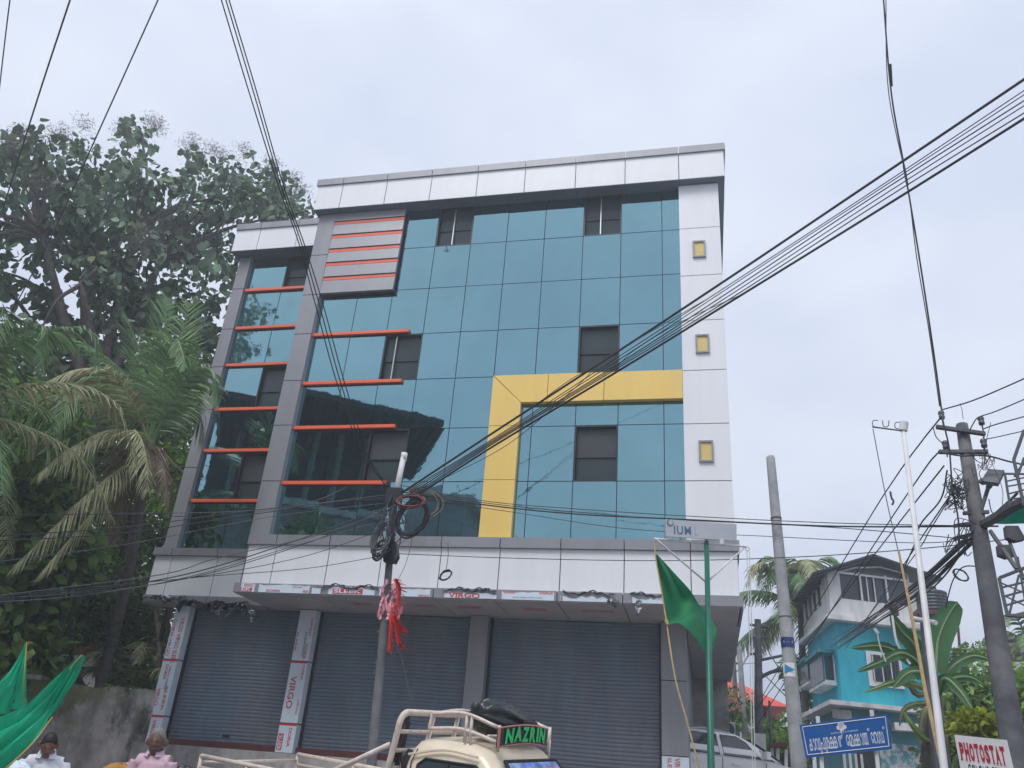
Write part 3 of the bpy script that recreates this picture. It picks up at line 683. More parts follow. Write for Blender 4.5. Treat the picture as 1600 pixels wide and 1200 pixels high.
clump_tree('leafy_tree', 'leafy green tree at the left edge, below the tall tree', [(-80, 600), (70, 610), (110, 720), (130, 860), (110, 980), (60, 1040), (-80, 1060)], 90, 20, 23, .26, 60, leaf_m, (-30, 1050), [(22, 680, 16), (8, 560, 14)], aspect=.75)
clump_tree('bright_green_tree', 'bright yellow-green small tree glimpsed right beside the building edge', [(268, 710), (300, 690), (290, 750), (262, 800), (240, 790)], 9, 21, 23, .15, 110, leaf_b, (262, 1050), rad=(.45, .7), tr=.1)  # foliage uses the bright green leaf colour
clump_tree('shadow_tree', 'dark tree rising behind the mossy compound wall', [(20, 880), (262, 900), (236, 960), (268, 985), (250, 1090), (170, 1085), (172, 1010), (118, 1000), (60, 1010), (20, 1030)], 80, 22, 27, .15, 130, leaf_dk, (200, 1060), rad=(.6, 1.0), holes=((138, 1040, 34),))  # foliage uses the darker background leaf colour
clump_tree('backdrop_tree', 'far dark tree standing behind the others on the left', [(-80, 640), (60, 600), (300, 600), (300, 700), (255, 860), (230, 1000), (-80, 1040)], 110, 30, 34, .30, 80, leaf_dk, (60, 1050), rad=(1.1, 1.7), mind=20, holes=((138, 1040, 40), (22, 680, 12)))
for k, (x, y, d) in enumerate(((70, 905, 17), (40, 935, 17), (30, 1010, 16.5), (95, 975, 17), (62, 1000, 16.5), (80, 840, 18), (55, 790, 18))):
    pass
sh = thing('broadleaf_shrub', 'shrub with large pale green leaves above the mossy wall', 'shrub', ground_pt(60, 1050, 21.3))
cs = [PD(x, y, random.uniform(20.8, 21.8)) for x, y in ((60, 905), (42, 930), (25, 960), (88, 940), (60, 985), (25, 1010), (100, 1000), (55, 1040), (80, 1060), (30, 1070), (100, 900), (60, 790), (45, 830), (75, 770))]
mb = MB(); mb.tube(smooth_path([worldloc(sh), cs[4], cs[0], cs[11]], 4), .04, 6); branches(mb, cs[4], cs, .035, 5); mb.build('stem', bark, sh)
O, D, S, ln, wd = leafcloud(cs, [.6] * len(cs), 20, .32, .6, .1); leaf_objs(sh, range(len(O)), O, D, S, ln, lm if False else lm)
V, F = leaf_arrays(O, D, S, ln, wd, .15)
lb = bpy.data.meshes.new('pale_leaf'); vv, ff = leaf_arrays([(0, 0, 0)], [(0, 1, 0)], [(1, 0, 0)], [1.], [.6], 0); lb.from_pydata([tuple(v) for v in vv], [], [tuple(int(k) for k in f) for f in ff]); lb.materials.append(mat('shrub_leaf', (.07, .13, .05), .4, 0, .3, 3, trans=.3, c2=(.14, .22, .06), c2lo=.55, c2hi=.65))
for c_ in sh.children:
    if c_.name.startswith('leaf'): c_.data = lb
# bright sprig and dark low fronds above the wall
for (name, lab, pts, m, per, sz) in (('weed_sprig', 'bright green sprig of broad leaves standing before the dark trunks', [(60, 998), (70, 990), (66, 1008)], leaf_b, 9, .22), ('wall_shrub', 'small weedy shrub growing on top of the mossy wall by the white house', [(130, 1062), (140, 1066), (125, 1068)], leaf_m, 40, .1)):
    c = [PD(x, y, 20.4) for x, y in pts]; T = thing(name, lab, 'plant', c[0] - Vector((0, 0, .3)))
    MB().tube([c[0] - Vector((0, 0, .4)), c[1]], .012, 5).build('stem', bark, T)
    O, D, S, ln, wd = leafcloud(c, [.2] * 3, per, sz * 1.3, .55, 0); V, F = leaf_arrays(O, D, S, ln, wd, .1); npmesh('leaves', V, F, m, T)

# ---- palms
def frond(parent, pts, ln=.75, m=frond_g, n=46, droop=.6, r=.028, wid=.052, start=.12, spread=1., name='frond', seg=3):
    P = smooth_path(pts, 8); L_ = [0]
    for a, b in zip(P[:-1], P[1:]): L_.append(L_[-1] + (b - a).length)
    T = L_[-1]; mb = MB()
    mb.tube(P, [r * (1 - .8 * l / T) for l in L_], 5, cap=False)
    for k in range(n):
        t = start + (1 - start) * (k + random.uniform(-.3, .3)) / n; t = min(max(t, .02), .995); s = t * T
        i = max(j for j in range(len(L_)) if L_[j] <= s); i = min(i, len(P) - 2)
        q = P[i].lerp(P[i + 1], (s - L_[i]) / max(1e-6, L_[i + 1] - L_[i])); tg = (P[i + 1] - P[i]).normalized()
        side = tg.cross(Vector((0, 0, 1)))
        side = side.normalized() if side.length > .15 else Vector((1, 0, 0))
        for sg in (-1, 1):
            if random.random() < .04: continue
            l = ln * (sin(pi * (.16 + .80 * t)) ** .6) * random.uniform(.82, 1.1)
            d = (side * sg * spread + tg * (.55 + .5 * t) + Vector((random.gauss(0, .10), random.gauss(0, .10), .1 - droop * .5 + random.gauss(0, .08)))).normalized()
            pts2 = [q]; dd = d.copy()
            for j in range(seg):
                pts2.append(pts2[-1] + dd * l / seg); dd = (dd + Vector((0, 0, -droop * .55 * (j + 1) / seg * 1.6))).normalized()
            wv = tg * wid * .5
            V = []; F = []
            for j, x in enumerate(pts2):
                ww = wv * (1 - .85 * (j / seg) ** 2) * (.6 if j == 0 else 1); V += [x - ww, x + ww]
            for j in range(seg): F.append((2 * j, 2 * j + 1, 2 * j + 3, 2 * j + 2))
            mb.add(V, F)
    return mb.build(name, m, parent)
cpx = (232, 690); CD = 17.3
def cp(x, y, dz=0): return PD(x, y, CD + dz)
cb = PD(160, 1072, 21.2); cb = Vector((cb.x, cb.y, ground(cb.x, cb.y)))
CP = thing('coconut_palm', 'coconut palm with drooping fronds in front of the tall tree, beside the building', 'palm', cb)
crown = cp(*cpx)
P = smooth_path([cb, PD(163, 1050, 21.0), PD(190, 940, 19.8), PD(212, 830, 18.3), crown], 7)
mb = MB(); mb.tube(P, [.13 - .03 * i / len(P) + (.006 if i % 2 else 0) for i in range(len(P))], 10); mb.build('trunk', palmtrunk, CP, smooth=True)
fr = [([(232, 690), (215, 645), (175, 585), (120, 578), (55, 606)], (0, -.3, -.8, -1.0, -1.2), frond_p, .95, .8),
      ([(232, 690), (226, 640), (200, 590), (150, 548), (90, 520)], (0, .4, .8, 1.2, 1.5), frond_g, .9, .6),
      ([(232, 690), (252, 600), (262, 560), (276, 530), (292, 575)], (0, -.3, -.5, -.8, -1.2), frond_g, .8, .9),
      ([(235, 690), (262, 590), (285, 520), (298, 470)], (0, .2, .3, .3), frond_g, .85, .25),
      ([(235, 690), (250, 590), (256, 520), (262, 465)], (0, .5, .7, .9), frond_g, .85, .2),
      ([(238, 685), (285, 600), (310, 575), (332, 585), (342, 640)], (0, -.5, -.7, -.8, -.9), frond_g, .7, .9),
      ([(238, 690), (290, 610), (330, 600), (345, 620)], (0, .8, 1.2, 1.5), frond_g, .7, .8),
      ([(230, 700), (190, 672), (150, 680), (105, 705), (60, 742)], (0, -.3, -.5, -.8, -1.0), frond_p, .75, 1.1),
      ([(230, 700), (210, 672), (222, 690), (230, 730), (231, 768)], (0, -1.0, -1.3, -1.5, -1.6), frond_p, .8, .9),
      ([(230, 710), (185, 735), (130, 780), (75, 835), (22, 885)], (0, -.6, -.9, -1.1, -1.2), frond_p, .8, 1.2),
      ([(230, 715), (180, 760), (120, 830), (60, 900)], (0, .3, .4, .4), frond_p, .7, 1.3),
      ([(236, 710), (250, 722), (258, 745), (264, 790)], (0, -.6, -.9, -1), deadf, .6, 1.1),
      ([(232, 690), (180, 640), (110, 620), (50, 660)], (0, .7, 1.2, 1.6), frond_g, .85, .8),
      ([(232, 690), (200, 620), (140, 590), (100, 640), (80, 690)], (0, .2, .2, 0, -.1), frond_g, .85, .9),
      ([(232, 690), (270, 640), (300, 620), (315, 660), (318, 700)], (0, .3, .5, .6, .6), frond_g, .75, 1.0),
      ([(232, 700), (205, 730), (190, 790), (180, 850)], (0, .3, .4, .4), deadf, .6, 1.2),
      ([(232, 690), (226, 600), (215, 540), (190, 480)], (0, .3, .6, .8), frond_g, .85, .3)]
for pts, dz, m_, ln_, dr in fr:
    frond(CP, [cp(x, y, z) for (x, y), z in zip(pts, dz)], ln_, m_, 62, dr, spread=.9)
mb = MB()
for k in range(11):
    c = crown + Vector((random.uniform(-.2, .35), random.uniform(-.4, -.05), random.uniform(-.75, -.2)))
    n = 8; mb.tube([c + Vector((0, 0, -.12)), c + Vector((0, 0, -.07)), c, c + Vector((0, 0, .07)), c + Vector((0, 0, .12))], [.02, .085, .105, .08, .02], n)
mb.build('coconuts', mat('coconut_husk', (.11, .055, .035), .8, 0, .4, 5), CP, smooth=True)
mb = MB()
for k in range(120):
    a = random.uniform(0, 2 * pi); d = Vector((cos(a), sin(a), random.uniform(-.9, .2)))
    s = crown + Vector((0, 0, -.15)); mb.tube([s, s + d * .3, s + d * random.uniform(.4, .8) + Vector((0, 0, -.4))], .012, 4, cap=False)
mb.build('dry_fibres', deadf, CP, kind='stuff')
def palm(name, label, c, base_, R0, n, m=frond_g, lean=0, ln_=.6, group=None, tr=.13, nl=34, wid=.05):
    T = thing(name, label, 'palm', base_, group)
    P = smooth_path([base_, base_.lerp(c, .5) + Vector((lean, 0, 0)), c], 5); mb = MB(); mb.tube(P, [tr * (1.2 - .4 * i / len(P)) for i in range(len(P))], 8); mb.build('trunk', palmtrunk, T, smooth=True)
    for k in range(n):
        a = 2 * pi * k / n + random.uniform(-.2, .2); el = random.choice((1.2, .9, .6, .3, 0, -.4)) + random.uniform(-.1, .1)
        h = Vector((cos(a), sin(a), 0)); p0 = c; L_ = R0 * random.uniform(.85, 1.1)
        p1 = c + h * L_ * .35 * cos(el) + Vector((0, 0, L_ * .4 * sin(el) + .1)); p2 = p1 + h * L_ * .35 * cos(el * .6) + Vector((0, 0, L_ * (.22 * sin(el) - .08))); p3 = p2 + h * L_ * .3 * max(.25, cos(el)) + Vector((0, 0, -L_ * .30))
        frond(T, [p0, p1, p2, p3], ln_, m if random.random() < .7 else frond_p, nl, .9, .03, wid)
    return T
c = PD(-70, 640, 15); palm('coconut_palm', 'palm at the far left edge whose fronds hang into the frame', c, Vector((c.x - .3, c.y, ground(c.x, c.y))), 3.3, 16, ln_=.7, nl=44, wid=.05)
palm('areca_palm', 'low dark palm behind the wall, next to the film wrapped column', PD(205, 1070, 22.5), Vector((PD(205, 1100, 22.5).x, PD(205, 1100, 22.5).y, .8)), 1.9, 12, m=frond_g, ln_=.5, tr=.06)
# slender dark trunk leaning right of the tall tree trunk
b = ground_pt(58, 1030, 21.8); T = thing('leaning_tree', 'dark bare leaning trunk just left of the coconut trunk', 'tree', b)
mb = MB(); P = smooth_path([b, PD(60, 1010, 21.8), PD(66, 900, 21.9), PD(80, 780, 22), PD(88, 660, 22)], 4); mb.tube(P, [.30 - .12 * i / len(P) for i in range(len(P))], 9); mb.build('trunk', bark, T, smooth=True)
cs = scatter([(20, 620), (130, 620), (130, 720), (30, 720)], 14, 18.8, 20, 14); mb = MB(); branches(mb, P[-1], cs, .09, 5); mb.build('limbs', bark, T)
O, D, S, ln, wd = leafcloud(cs, [.7] * len(cs), 60, .2, .6, .4); V, F = leaf_arrays(O, D, S, ln, wd); npmesh('crown', V, F, leaf_m, T, kind='stuff')

# mirrored tree across the road (left wing glass)
def VW(px, py, Y): p = PY(px, py, 2 * 16.4 - Y); return Vector((p.x, Y, p.z))
cs = [VW(x + random.uniform(-8, 8), y + random.uniform(-8, 8), random.uniform(-9, -6)) for x, y in ((368, 480), (385, 500), (378, 520), (365, 530), (360, 500), (352, 520), (380, 540), (372, 555), (360, 560), (350, 540), (400, 505), (415, 508), (395, 545), (340, 520), (340, 550), (330, 530), (345, 570), (385, 460))]
b = Vector((cs[8].x - 3, -8, 0)); T = thing('roadside_tree', 'tree across the road, mirrored in the upper left wing glass', 'tree', b)
mb = MB(); P = smooth_path([b, b + Vector((.5, 0, 7)), cs[7] - Vector((1.5, 0, 2))], 5); mb.tube(P, [.35 - .2 * i / len(P) for i in range(len(P))], 8); branches(mb, P[-1], cs, .12, 5); mb.build('trunk', bark, T)
O, D, S, ln, wd = leafcloud(cs, [random.uniform(.6, 1.2) for _ in cs], 60, .3, .7, .4); V, F = leaf_arrays(O, D, S, ln, wd); npmesh('crown', V, F, leaf_d, T, kind='stuff')

# ---- compound wall, white house behind it
wz = 2.88
wa, wb_ = Vector((-11.16, 16.16, 0)), Vector((-17.5, 13.4, 0)); wd = (wb_ - wa).normalized(); wn = Vector((-wd.y, wd.x, 0)); wn = wn if wn.y > 0 else -wn; wl = (wb_ - wa).length
W = thing('compound_wall', 'old stained plaster compound wall with moss, left of the building', 'wall', (wa + wb_) / 2)
def wp(s, o, z): p = wa + wd * s + wn * o; return Vector((p.x, p.y, z))
def topz(s): return wz + .025 * sin(s * 3.1) + .018 * sin(s * 9)
S_ = np.linspace(0, wl, 60)
mb = MB()
for k in range(2):
    rows = [[wp(s, k * .22 + (.012 * sin(s * 7 + z * 5) if k == 0 else 0), z if j < 6 else topz(s)) for s in S_] for j, z in enumerate((.2, .7, 1.1, 1.5, 1.9, 2.3, 9))]
    mb.grid(rows)
mb.grid([[wp(s, 0, topz(s)) for s in S_], [wp(s, .22, topz(s)) for s in S_]])
mb.build('wall_face', mossy, W)
mb = MB(); a_ = 1.0; mb.prism([wp(2.3, -.05, wz + .01), wp(wl, -.05, wz + .01), wp(wl, .27, wz + .01), wp(2.3, .27, wz + .01)], (0, 0, .09)); mb.build('coping', plaster, W)
pts = [wp(random.uniform(0, wl), random.uniform(0, .2), wz) for k in range(220)]
O, D, S, ln, wd_l = leafcloud(pts, [.05] * len(pts), 5, .06, .5, -.6); V, F = leaf_arrays(O, D, S, ln, wd_l); npmesh('moss_growth', V, F, leaf_m, W, kind='stuff')
Hs = thing('white_house', 'small white house with a clay tile roof and barred window behind the wall', 'house', PD(130, 1060, 27).to_tuple()[:2] + (.8,))
HY = PD(130, 1060, 27).y
p = lambda x, y: PY(x, y, HY)
MB().box((p(60, 1060).x, HY, .8), (p(168, 1060).x, HY + 4, p(130, 1030).z + .12)).build('wall', white_p, Hs)
ez = p(130, 1030).z; e0 = p(40, 1030).x; e1 = p(188, 1030).x
MB().box((e0, HY - .75, ez - .10), (e1 + .1, HY - .45, ez + .04)).build('eave_board', white_p, Hs)
for r_ in range(9):
    for c_ in range(20):
        x = e1 - .05 - c_ * .24; y = HY - .70 + r_ * .28; z = ez + .06 + r_ * .17
        if x < e0: continue
        key = 'clay_tile_mesh'
        if key not in UC:
            mb = MB(); mb.grid([[Vector((.115 * cos(t), yy, .05 * sin(t) + .012 * (yy > 0))) for t in np.linspace(pi, 0, 5)] for yy in (-.17, .17)]); me = bpy.data.meshes.new('roof_tile'); me.from_pydata([tuple(v) for v in mb.v], [], mb.f); me.materials.append(tiler); UC[key] = me
        o = bpy.data.objects.new('roof_tile', UC[key]); col.objects.link(o); o.parent = Hs; o.location = Vector((x, y, z + random.uniform(-.008, .008))) - worldloc(Hs); o.rotation_euler = (.545, random.uniform(-.04, .04), random.uniform(-.03, .03))
MB().prism([(e0, HY - .72, ez + .02), (e1, HY - .72, ez + .02), (e1, HY + 1.9, ez + 1.6), (e0, HY + 1.9, ez + 1.6)], (0, .02, -.05)).build('roof_deck', slate, Hs)
wx0, wx1, wz0, wz1 = p(112, 1060).x, p(127, 1060).x, p(120, 1078).z, p(122, 1042).z
fr_ = MB().box((wx0, HY - .03, wz0), (wx1, HY + .02, wz1)).build('window', dframe, Hs)
for k in range(5): bp('window_bar', tiler, fr_, (wx0 + (wx1 - wx0) * k / 4 - .012, HY - .06, wz0), (wx0 + (wx1 - wx0) * k / 4 + .012, HY - .04, wz1))
for k in range(4): bp('window_bar', tiler, fr_, (wx0, HY - .075, wz0 + (wz1 - wz0) * k / 3 - .012), (wx1, HY - .062, wz0 + (wz1 - wz0) * k / 3 + .012))
# ledge and litter under the wall
Lg = tag(settle(MB().box((-16, 11.9, .2), (-8.5, 13.9, 1.05)).build('stone_ledge', mossy), (-12, 12.9, .3)), 'low mossy stone ledge in front of the compound wall', 'ledge')
def bag(name, label, c, sx, sy, sz, m, seed):
    r = random.Random(seed); mb = MB(); n, k = 18, 11; rows = []
    for i in range(k + 1):
        th = pi * i / k; rows.append([Vector((c[0] + sx * sin(th) * cos(2 * pi * j / n) * (1 + r.uniform(-.12, .12)), c[1] + sy * sin(th) * sin(2 * pi * j / n) * (1 + r.uniform(-.12, .12)), c[2] + sz * (1 - cos(th)) / 2 * (1 + r.uniform(-.06, .06)))) for j in range(n)] )
    rows = [q + [q[0]] for q in rows]; mb.grid(rows); o = mb.build(name, m); settle(o, c); return tag(o, label, 'bag')
q = PD(188, 1197, 11.6); bag('sack', 'crumpled yellow-orange sack beside the man in pink', (q.x, q.y, q.z - .22), .22, .2, .25, sack, 1)
q = PD(205, 1198, 11.9); bag('plastic_bag', 'pale blue-grey plastic bag behind the yellow sack', (q.x, q.y, q.z - .2), .22, .2, .24, film, 2)
q = PD(290, 1203, 12.6); bag('bin_bag', 'black bin bag on the ground between pink shirted man and truck', (q.x, q.y, q.z - .2), .2, .2, .25, blk, 3)
q = PD(20, 1197, 9.6); bag('plastic_bag', 'white plastic bag at the lower left edge of the wall', (q.x, q.y, q.z - .15), .2, .15, .2, film, 4)

# ------------------------------------------------------------------ poles, signs, flags
# centre pole
PA, PB_ = PD(580, 1200, 12.0), PD(618, 770, 12.35); PC = PD(632, 708, 12.4)
pbase = PA + (PA - PB_) * .42; pbase.z = ground(pbase.x, pbase.y) - .05
CPO = thing('utility_pole', 'slim grey concrete pole with white pipe top, cable coils and red ribbons, before the shutters', 'pole', pbase)
P = [pbase, PA, PD(598, 1000, 12.15), PD(610, 860, 12.28), PB_]
mb = MB(); mb.tube(P, [.076, .070, .060, .055, .053], 10); mb.build('shaft', mat('pole_concrete', (.14, .145, .155), .85, 0, .3, 4, .004, 25, c2=(.42, .41, .40), c2lo=.62, c2hi=.7), CPO, smooth=True)
mb = MB(); mb.tube([PB_ - Vector((0, 0, .1)), PC], [.046, .046], 10); mb.tube([PC - Vector((0, 0, .12)), PC], [.053, .053], 10); mb.build('white_pipe', white_p, CPO, smooth=True)
mb = MB()
for y in (1038, 1053, 990, 855, 836, 822): q = PD(609 - (y - 860) * .093, y, 12.2); MB().tube([q, q + Vector((0, 0, .03))], .073 if y < 1000 else .078, 10).build('pole_clamp', wire_g, CPO)
q = PD(616, 775, 12.1); MB().obox(q, (.12, 0, 0), (0, .05, 0), (0, 0, .12)).build('junction_box', dframe, CPO)
q = PD(611, 863, 12.05); MB().prism([q + Vector(v) for v in ((-.13, 0, -.02), (.0, 0, .2), (.06, 0, .14), (.12, 0, -.06), (.08, 0, -.16), (-.10, 0, -.14))], (0, .08, 0)).build('cloth_wrap', blk, CPO)
# pink wraps and red ribbons tied to the pole
mb = MB(); rr = random.Random(3)
def strips(mb, c, n, lo, hi, spread, dirx=0, wd=.03):
    for k in range(n):
        a = rr.uniform(0, 2 * pi); r = .085
        s = c + Vector((cos(a) * r, sin(a) * r, rr.uniform(-.08, .08))); l = rr.uniform(lo, hi)
        e = s + Vector((cos(a) * spread * l + dirx * l, sin(a) * spread * l * .4, -l)); m_ = s.lerp(e, .5) + Vector((rr.uniform(-.05, .05) + dirx * .06, rr.uniform(-.05, .05), .04)); sd_ = Vector((rr.uniform(.4, 1), rr.uniform(-.3, .3), rr.uniform(-.5, .5))).normalized() * wd
        mb.add([s - sd_, s + sd_, m_ + sd_, m_ - sd_, e + sd_, e - sd_], [(0, 1, 2, 3), (3, 2, 4, 5)])
strips(mb, PD(611, 915, 12.1), 22, .05, .14, .4, 0, .02); strips(mb, PD(611, 952, 12.1), 34, .04, .14, .5, 0, .02); strips(mb, PD(606, 935, 12.1), 14, .1, .3, .1, 0, .015)
pr = mb.build('pink_ribbon_wrap', pinkr); settle(pr, PD(611, 950, 12.15)); tag(pr, 'faded pink ribbon strips wrapped round the centre pole', 'ribbon')
mb = MB()
def plume(pts, n, l, dx):
    P = smooth_path([PD(x, y, 11.95) for x, y in pts], 5)
    for i in range(len(P) - 1):
        for s_ in (-1, 1):
            w_ = Vector((.022, .01 * s_, .01)); mb.add([P[i] - w_, P[i] + w_, P[i + 1] + w_, P[i + 1] - w_], [(0, 1, 2, 3)])
    for k in range(n):
        q = P[rr.randrange(len(P))]; d = Vector((dx * rr.uniform(.4, 1.2), rr.uniform(-.3, .1), -rr.uniform(.15, .8))).normalized(); w_ = Vector((.3, .1, .6)).cross(d).normalized() * rr.uniform(.012, .024)
        e = q + d * rr.uniform(.5, 1) * l; mb.add([q - w_, q + w_, e + w_, e - w_], [(0, 1, 2, 3)])
plume([(618, 905), (624, 920), (622, 938), (615, 952)], 20, .17, 1); plume([(614, 955), (618, 975), (622, 1000), (624, 1008)], 26, .2, 1); plume([(612, 960), (610, 990), (608, 1018)], 10, .14, .7); plume([(622, 975), (628, 985)], 8, .14, 1.2)
rb = mb.build('red_ribbon', redr); settle(rb, PD(616, 1000, 12)); tag(rb, 'bright red ribbon streamers hanging off the centre pole', 'ribbon')
mb = MB(); mb.tube(smooth_path([PD(620, 1012, 11.95), PD(628, 1030, 11.9), PD(633, 1055, 11.9), PD(640, 1085, 11.9), PD(638, 1088, 11.9)], 4), .006, 4); mb.tube([PD(640, 1083, 11.9), PD(644, 1090, 11.9)], .006, 4)
o = mb.build('string', wire_g); settle(o, PD(640, 1086, 11.9)); tag(o, 'thin frayed string dangling below the red ribbons', 'string')
# coils
def ringcoil(name, label, cx, cy, rx, ry, d, n, m, r=.009, jit=.12, tilt=0, a0=0, a1=2 * pi, parent=None, cat='cable coil', grp_=None):
    mb = MB(); c = PD(cx, cy, d); k = d / 1277
    X = Vector(CR[:, 0]); Z = Vector(CR[:, 1])
    for i in range(n):
        ex, ey, ph = random.gauss(0, jit), random.gauss(0, jit), random.uniform(-.25, .25); pts = []
        for t in np.linspace(a0 + ph, a1 + ph, 30): pts.append(c + X * k * (rx * (1 + ex) * cos(t) + tilt * sin(t) * ry + random.gauss(0, .4)) + Z * k * (ry * (1 + ey) * sin(t)) + Vector((0, random.uniform(-.01, .01) + i * .006 - .1 + .15 * sin(t), 0)))
        mb.tube(pts, r, 5)
    o = mb.build(name, m, smooth=True); settle(o, c); return tag(o, label, cat, grp_)
ringcoil('cable_coil', 'big loop of black cable hanging right of the pole top', 646, 812, 23, 32, 12.0, 13, wire, .008, .1, .1)
ringcoil('cable_coil', 'red and orange cable loop at the top of the centre pole', 645, 786, 20, 14, 11.9, 8, wire_r, .008, .1, -.3)
ringcoil('cable_coil', 'single large yellow cable loop reaching right of the centre pole top', 654, 790, 38, 30, 12.1, 2, wire_y, .006, .08, -.2, -.8, 2.6)
ringcoil('cable_coil', 'small messy grey cable loops left of the centre pole', 598, 845, 12, 24, 12.1, 9, wire_g, .008, .25)
ringcoil('cable_coil', 'narrow tangle of black cable low on the left of the centre pole', 597, 862, 9, 16, 12.05, 7, wire, .008, .3)
ringcoil('cable_coil', 'small black cable ring hanging by a thread before the white band', 699, 901, 7.5, 11, 12.6, 5, wire, .008, .07)
o = MB(); o.tube(smooth_path([PD(760 - 60, 848, 12.6), PD(700, 870, 12.6), PD(697, 891, 12.6)], 4), .005, 4); o = o.build('string', wire); settle(o, PD(697, 890, 12.6)); tag(o, 'thin thread holding the small cable ring', 'string')
mb = MB()
for k in range(26):
    a = PD(random.uniform(606, 622), random.uniform(768, 800), 12.15 + random.uniform(-.15, .1)); b = PD(random.uniform(590, 622), random.uniform(800, 880), 12.15 + random.uniform(-.2, .1)); m_ = PD(random.uniform(582, 640), (random.uniform(790, 850)), 12.1)
    mb.tube(smooth_path([a, m_, b], 7), random.choice((.005, .007, .009)), 4, cap=False)
o = mb.build('cable_tangle', wire_g); settle(o, PD(610, 820, 12.2)); tag(o, 'tangle of grey service wires clinging to the centre pole', 'cable', kind='stuff')

def cable(pts, r=.009, m=wire, label='', group=None, sub=10, name='overhead_cable'):
    P = smooth_path([PD(*p) for p in pts], sub)
    for k in (0, -1):           # wires that leave the frame run on to their next support
        if pts[k][0] < 0 or pts[k][0] > 1600 or pts[k][1] < 0:
            e = P[0] + (P[0] - P[2]).normalized() * 14 if k == 0 else P[-1] + (P[-1] - P[-3]).normalized() * 14
            P = [e] + P if k == 0 else P + [e]
    mb = MB(); mb.tube(P, r, 5, cap=False)
    o = mb.build(name, m, smooth=True); settle(o, P[0]); return tag(o, label, 'cable', group)
G = 'overhead cables'
cable([(18, -20, 9), (8, 60, 10), (-8, 200, 12)], .008, wire_g, 'grey wire crossing the very corner of the sky at top left', G)
cable([(116, -20, 9), (60, 150, 11), (5, 325, 14)], .011, wire_g, 'grey wire slanting down to the left edge over the tall tree', G)
cable([(256, -20, 9), (150, 215, 11), (80, 370, 13), (-20, 560, 15)], .010, wire_g, 'grey wire slanting down through the crown of the tall tree', G)
for i, (a, b, c) in enumerate(((343, 432, 618), (350, 436, 622), (355, 440, 612))):
    cable([(a - 3, -20, 8), (a + 45, 140, 8.8), (b + 3, 290, 9.6), (b + 35, 380, 10.2), (b + 62 + i * 2, 480, 10.8), (b + 95 + i * 2, 600, 11.4), (b + 135, 710, 11.9), (c, 775, 12.2)], .0085, wire, ('left strand', 'middle strand', 'right strand')[i] + ' of the cable bunch falling from the top edge to the centre pole', G)
# bundle up to the right
bd = [([(620, 775), (763, 681), (970, 546), (1150, 427), (1330, 306), (1640, 97)], .017, 'topmost thick'), ([(640, 765), (763, 690), (970, 555), (1150, 438), (1354, 305), (1640, 115)], .0065, 'second'), ([(640, 768), (763, 692), (970, 560), (1150, 442), (1360, 305), (1640, 122)], .0065, 'upper thin'),
      ([(640, 772), (763, 694), (970, 566), (1150, 449), (1368, 305), (1640, 132)], .008, 'middle'), ([(640, 776), (763, 696), (970, 569), (1150, 455), (1380, 305), (1640, 140)], .007, 'lower thin'), ([(640, 779), (763, 698), (970, 572), (1150, 461), (1392, 305), (1640, 152)], .008, 'sixth'), ([(640, 782), (763, 702), (970, 577), (1150, 466), (1410, 305), (1640, 160)], .016, 'bottom thick')]
for p_, r, nm in bd:
    cable([(x, y, d_) for (x, y), d_ in zip(p_, (12.1, 11.2, 9.9, 9.2, 8.7, 8.0))], r, wire, nm + ' cable of the bundle rising from the centre pole to the upper right', G)
cable([(820, 645, 10.6), (905, 585, 10.0), (960, 573, 9.9), (990, 548, 9.7), (1060, 505, 9.4), (1170, 455, 9)], .005, wire, 'loose thin wire wrapped under the rising bundle', G)
cable([(700, 745, 11.5), (800, 690, 10.8), (905, 600, 10.0), (935, 570, 9.9), (1000, 528, 9.6), (1100, 470, 9.2)], .005, wire, 'sagging thin wire beneath the rising bundle', G)
for x, y in ((885, 603), (1040, 505), (985, 548), (1205, 400)):
    pass
# top right twisted pair
cable([(1379, -20, 8), (1392, 140, 8.4), (1413, 262, 8.8), (1436, 400, 9.2), (1458, 545, 9.6), (1471, 640, 9.9)], .010, wire, 'thick dark wire dropping from the top edge to the right pole', G)
cable([(1384, -20, 8), (1388, 140, 8.4), (1418, 290, 8.8), (1432, 400, 9.2), (1452, 520, 9.6), (1468, 635, 9.9)], .006, wire, 'thin wire twisted round the thick dark one at top right', G)
mb = MB(); mb.tube([PD(1391, 100, 8.25), PD(1393, 135, 8.4)], .016, 6); mb.tube([PD(1412, 258, 8.75), PD(1418, 290, 8.85)], .014, 6)
o = mb.build('cable_tie', wire); settle(o, PD(1393, 135, 8.4)); tag(o, 'dark tape wrapping on the wire at top right', 'tape')
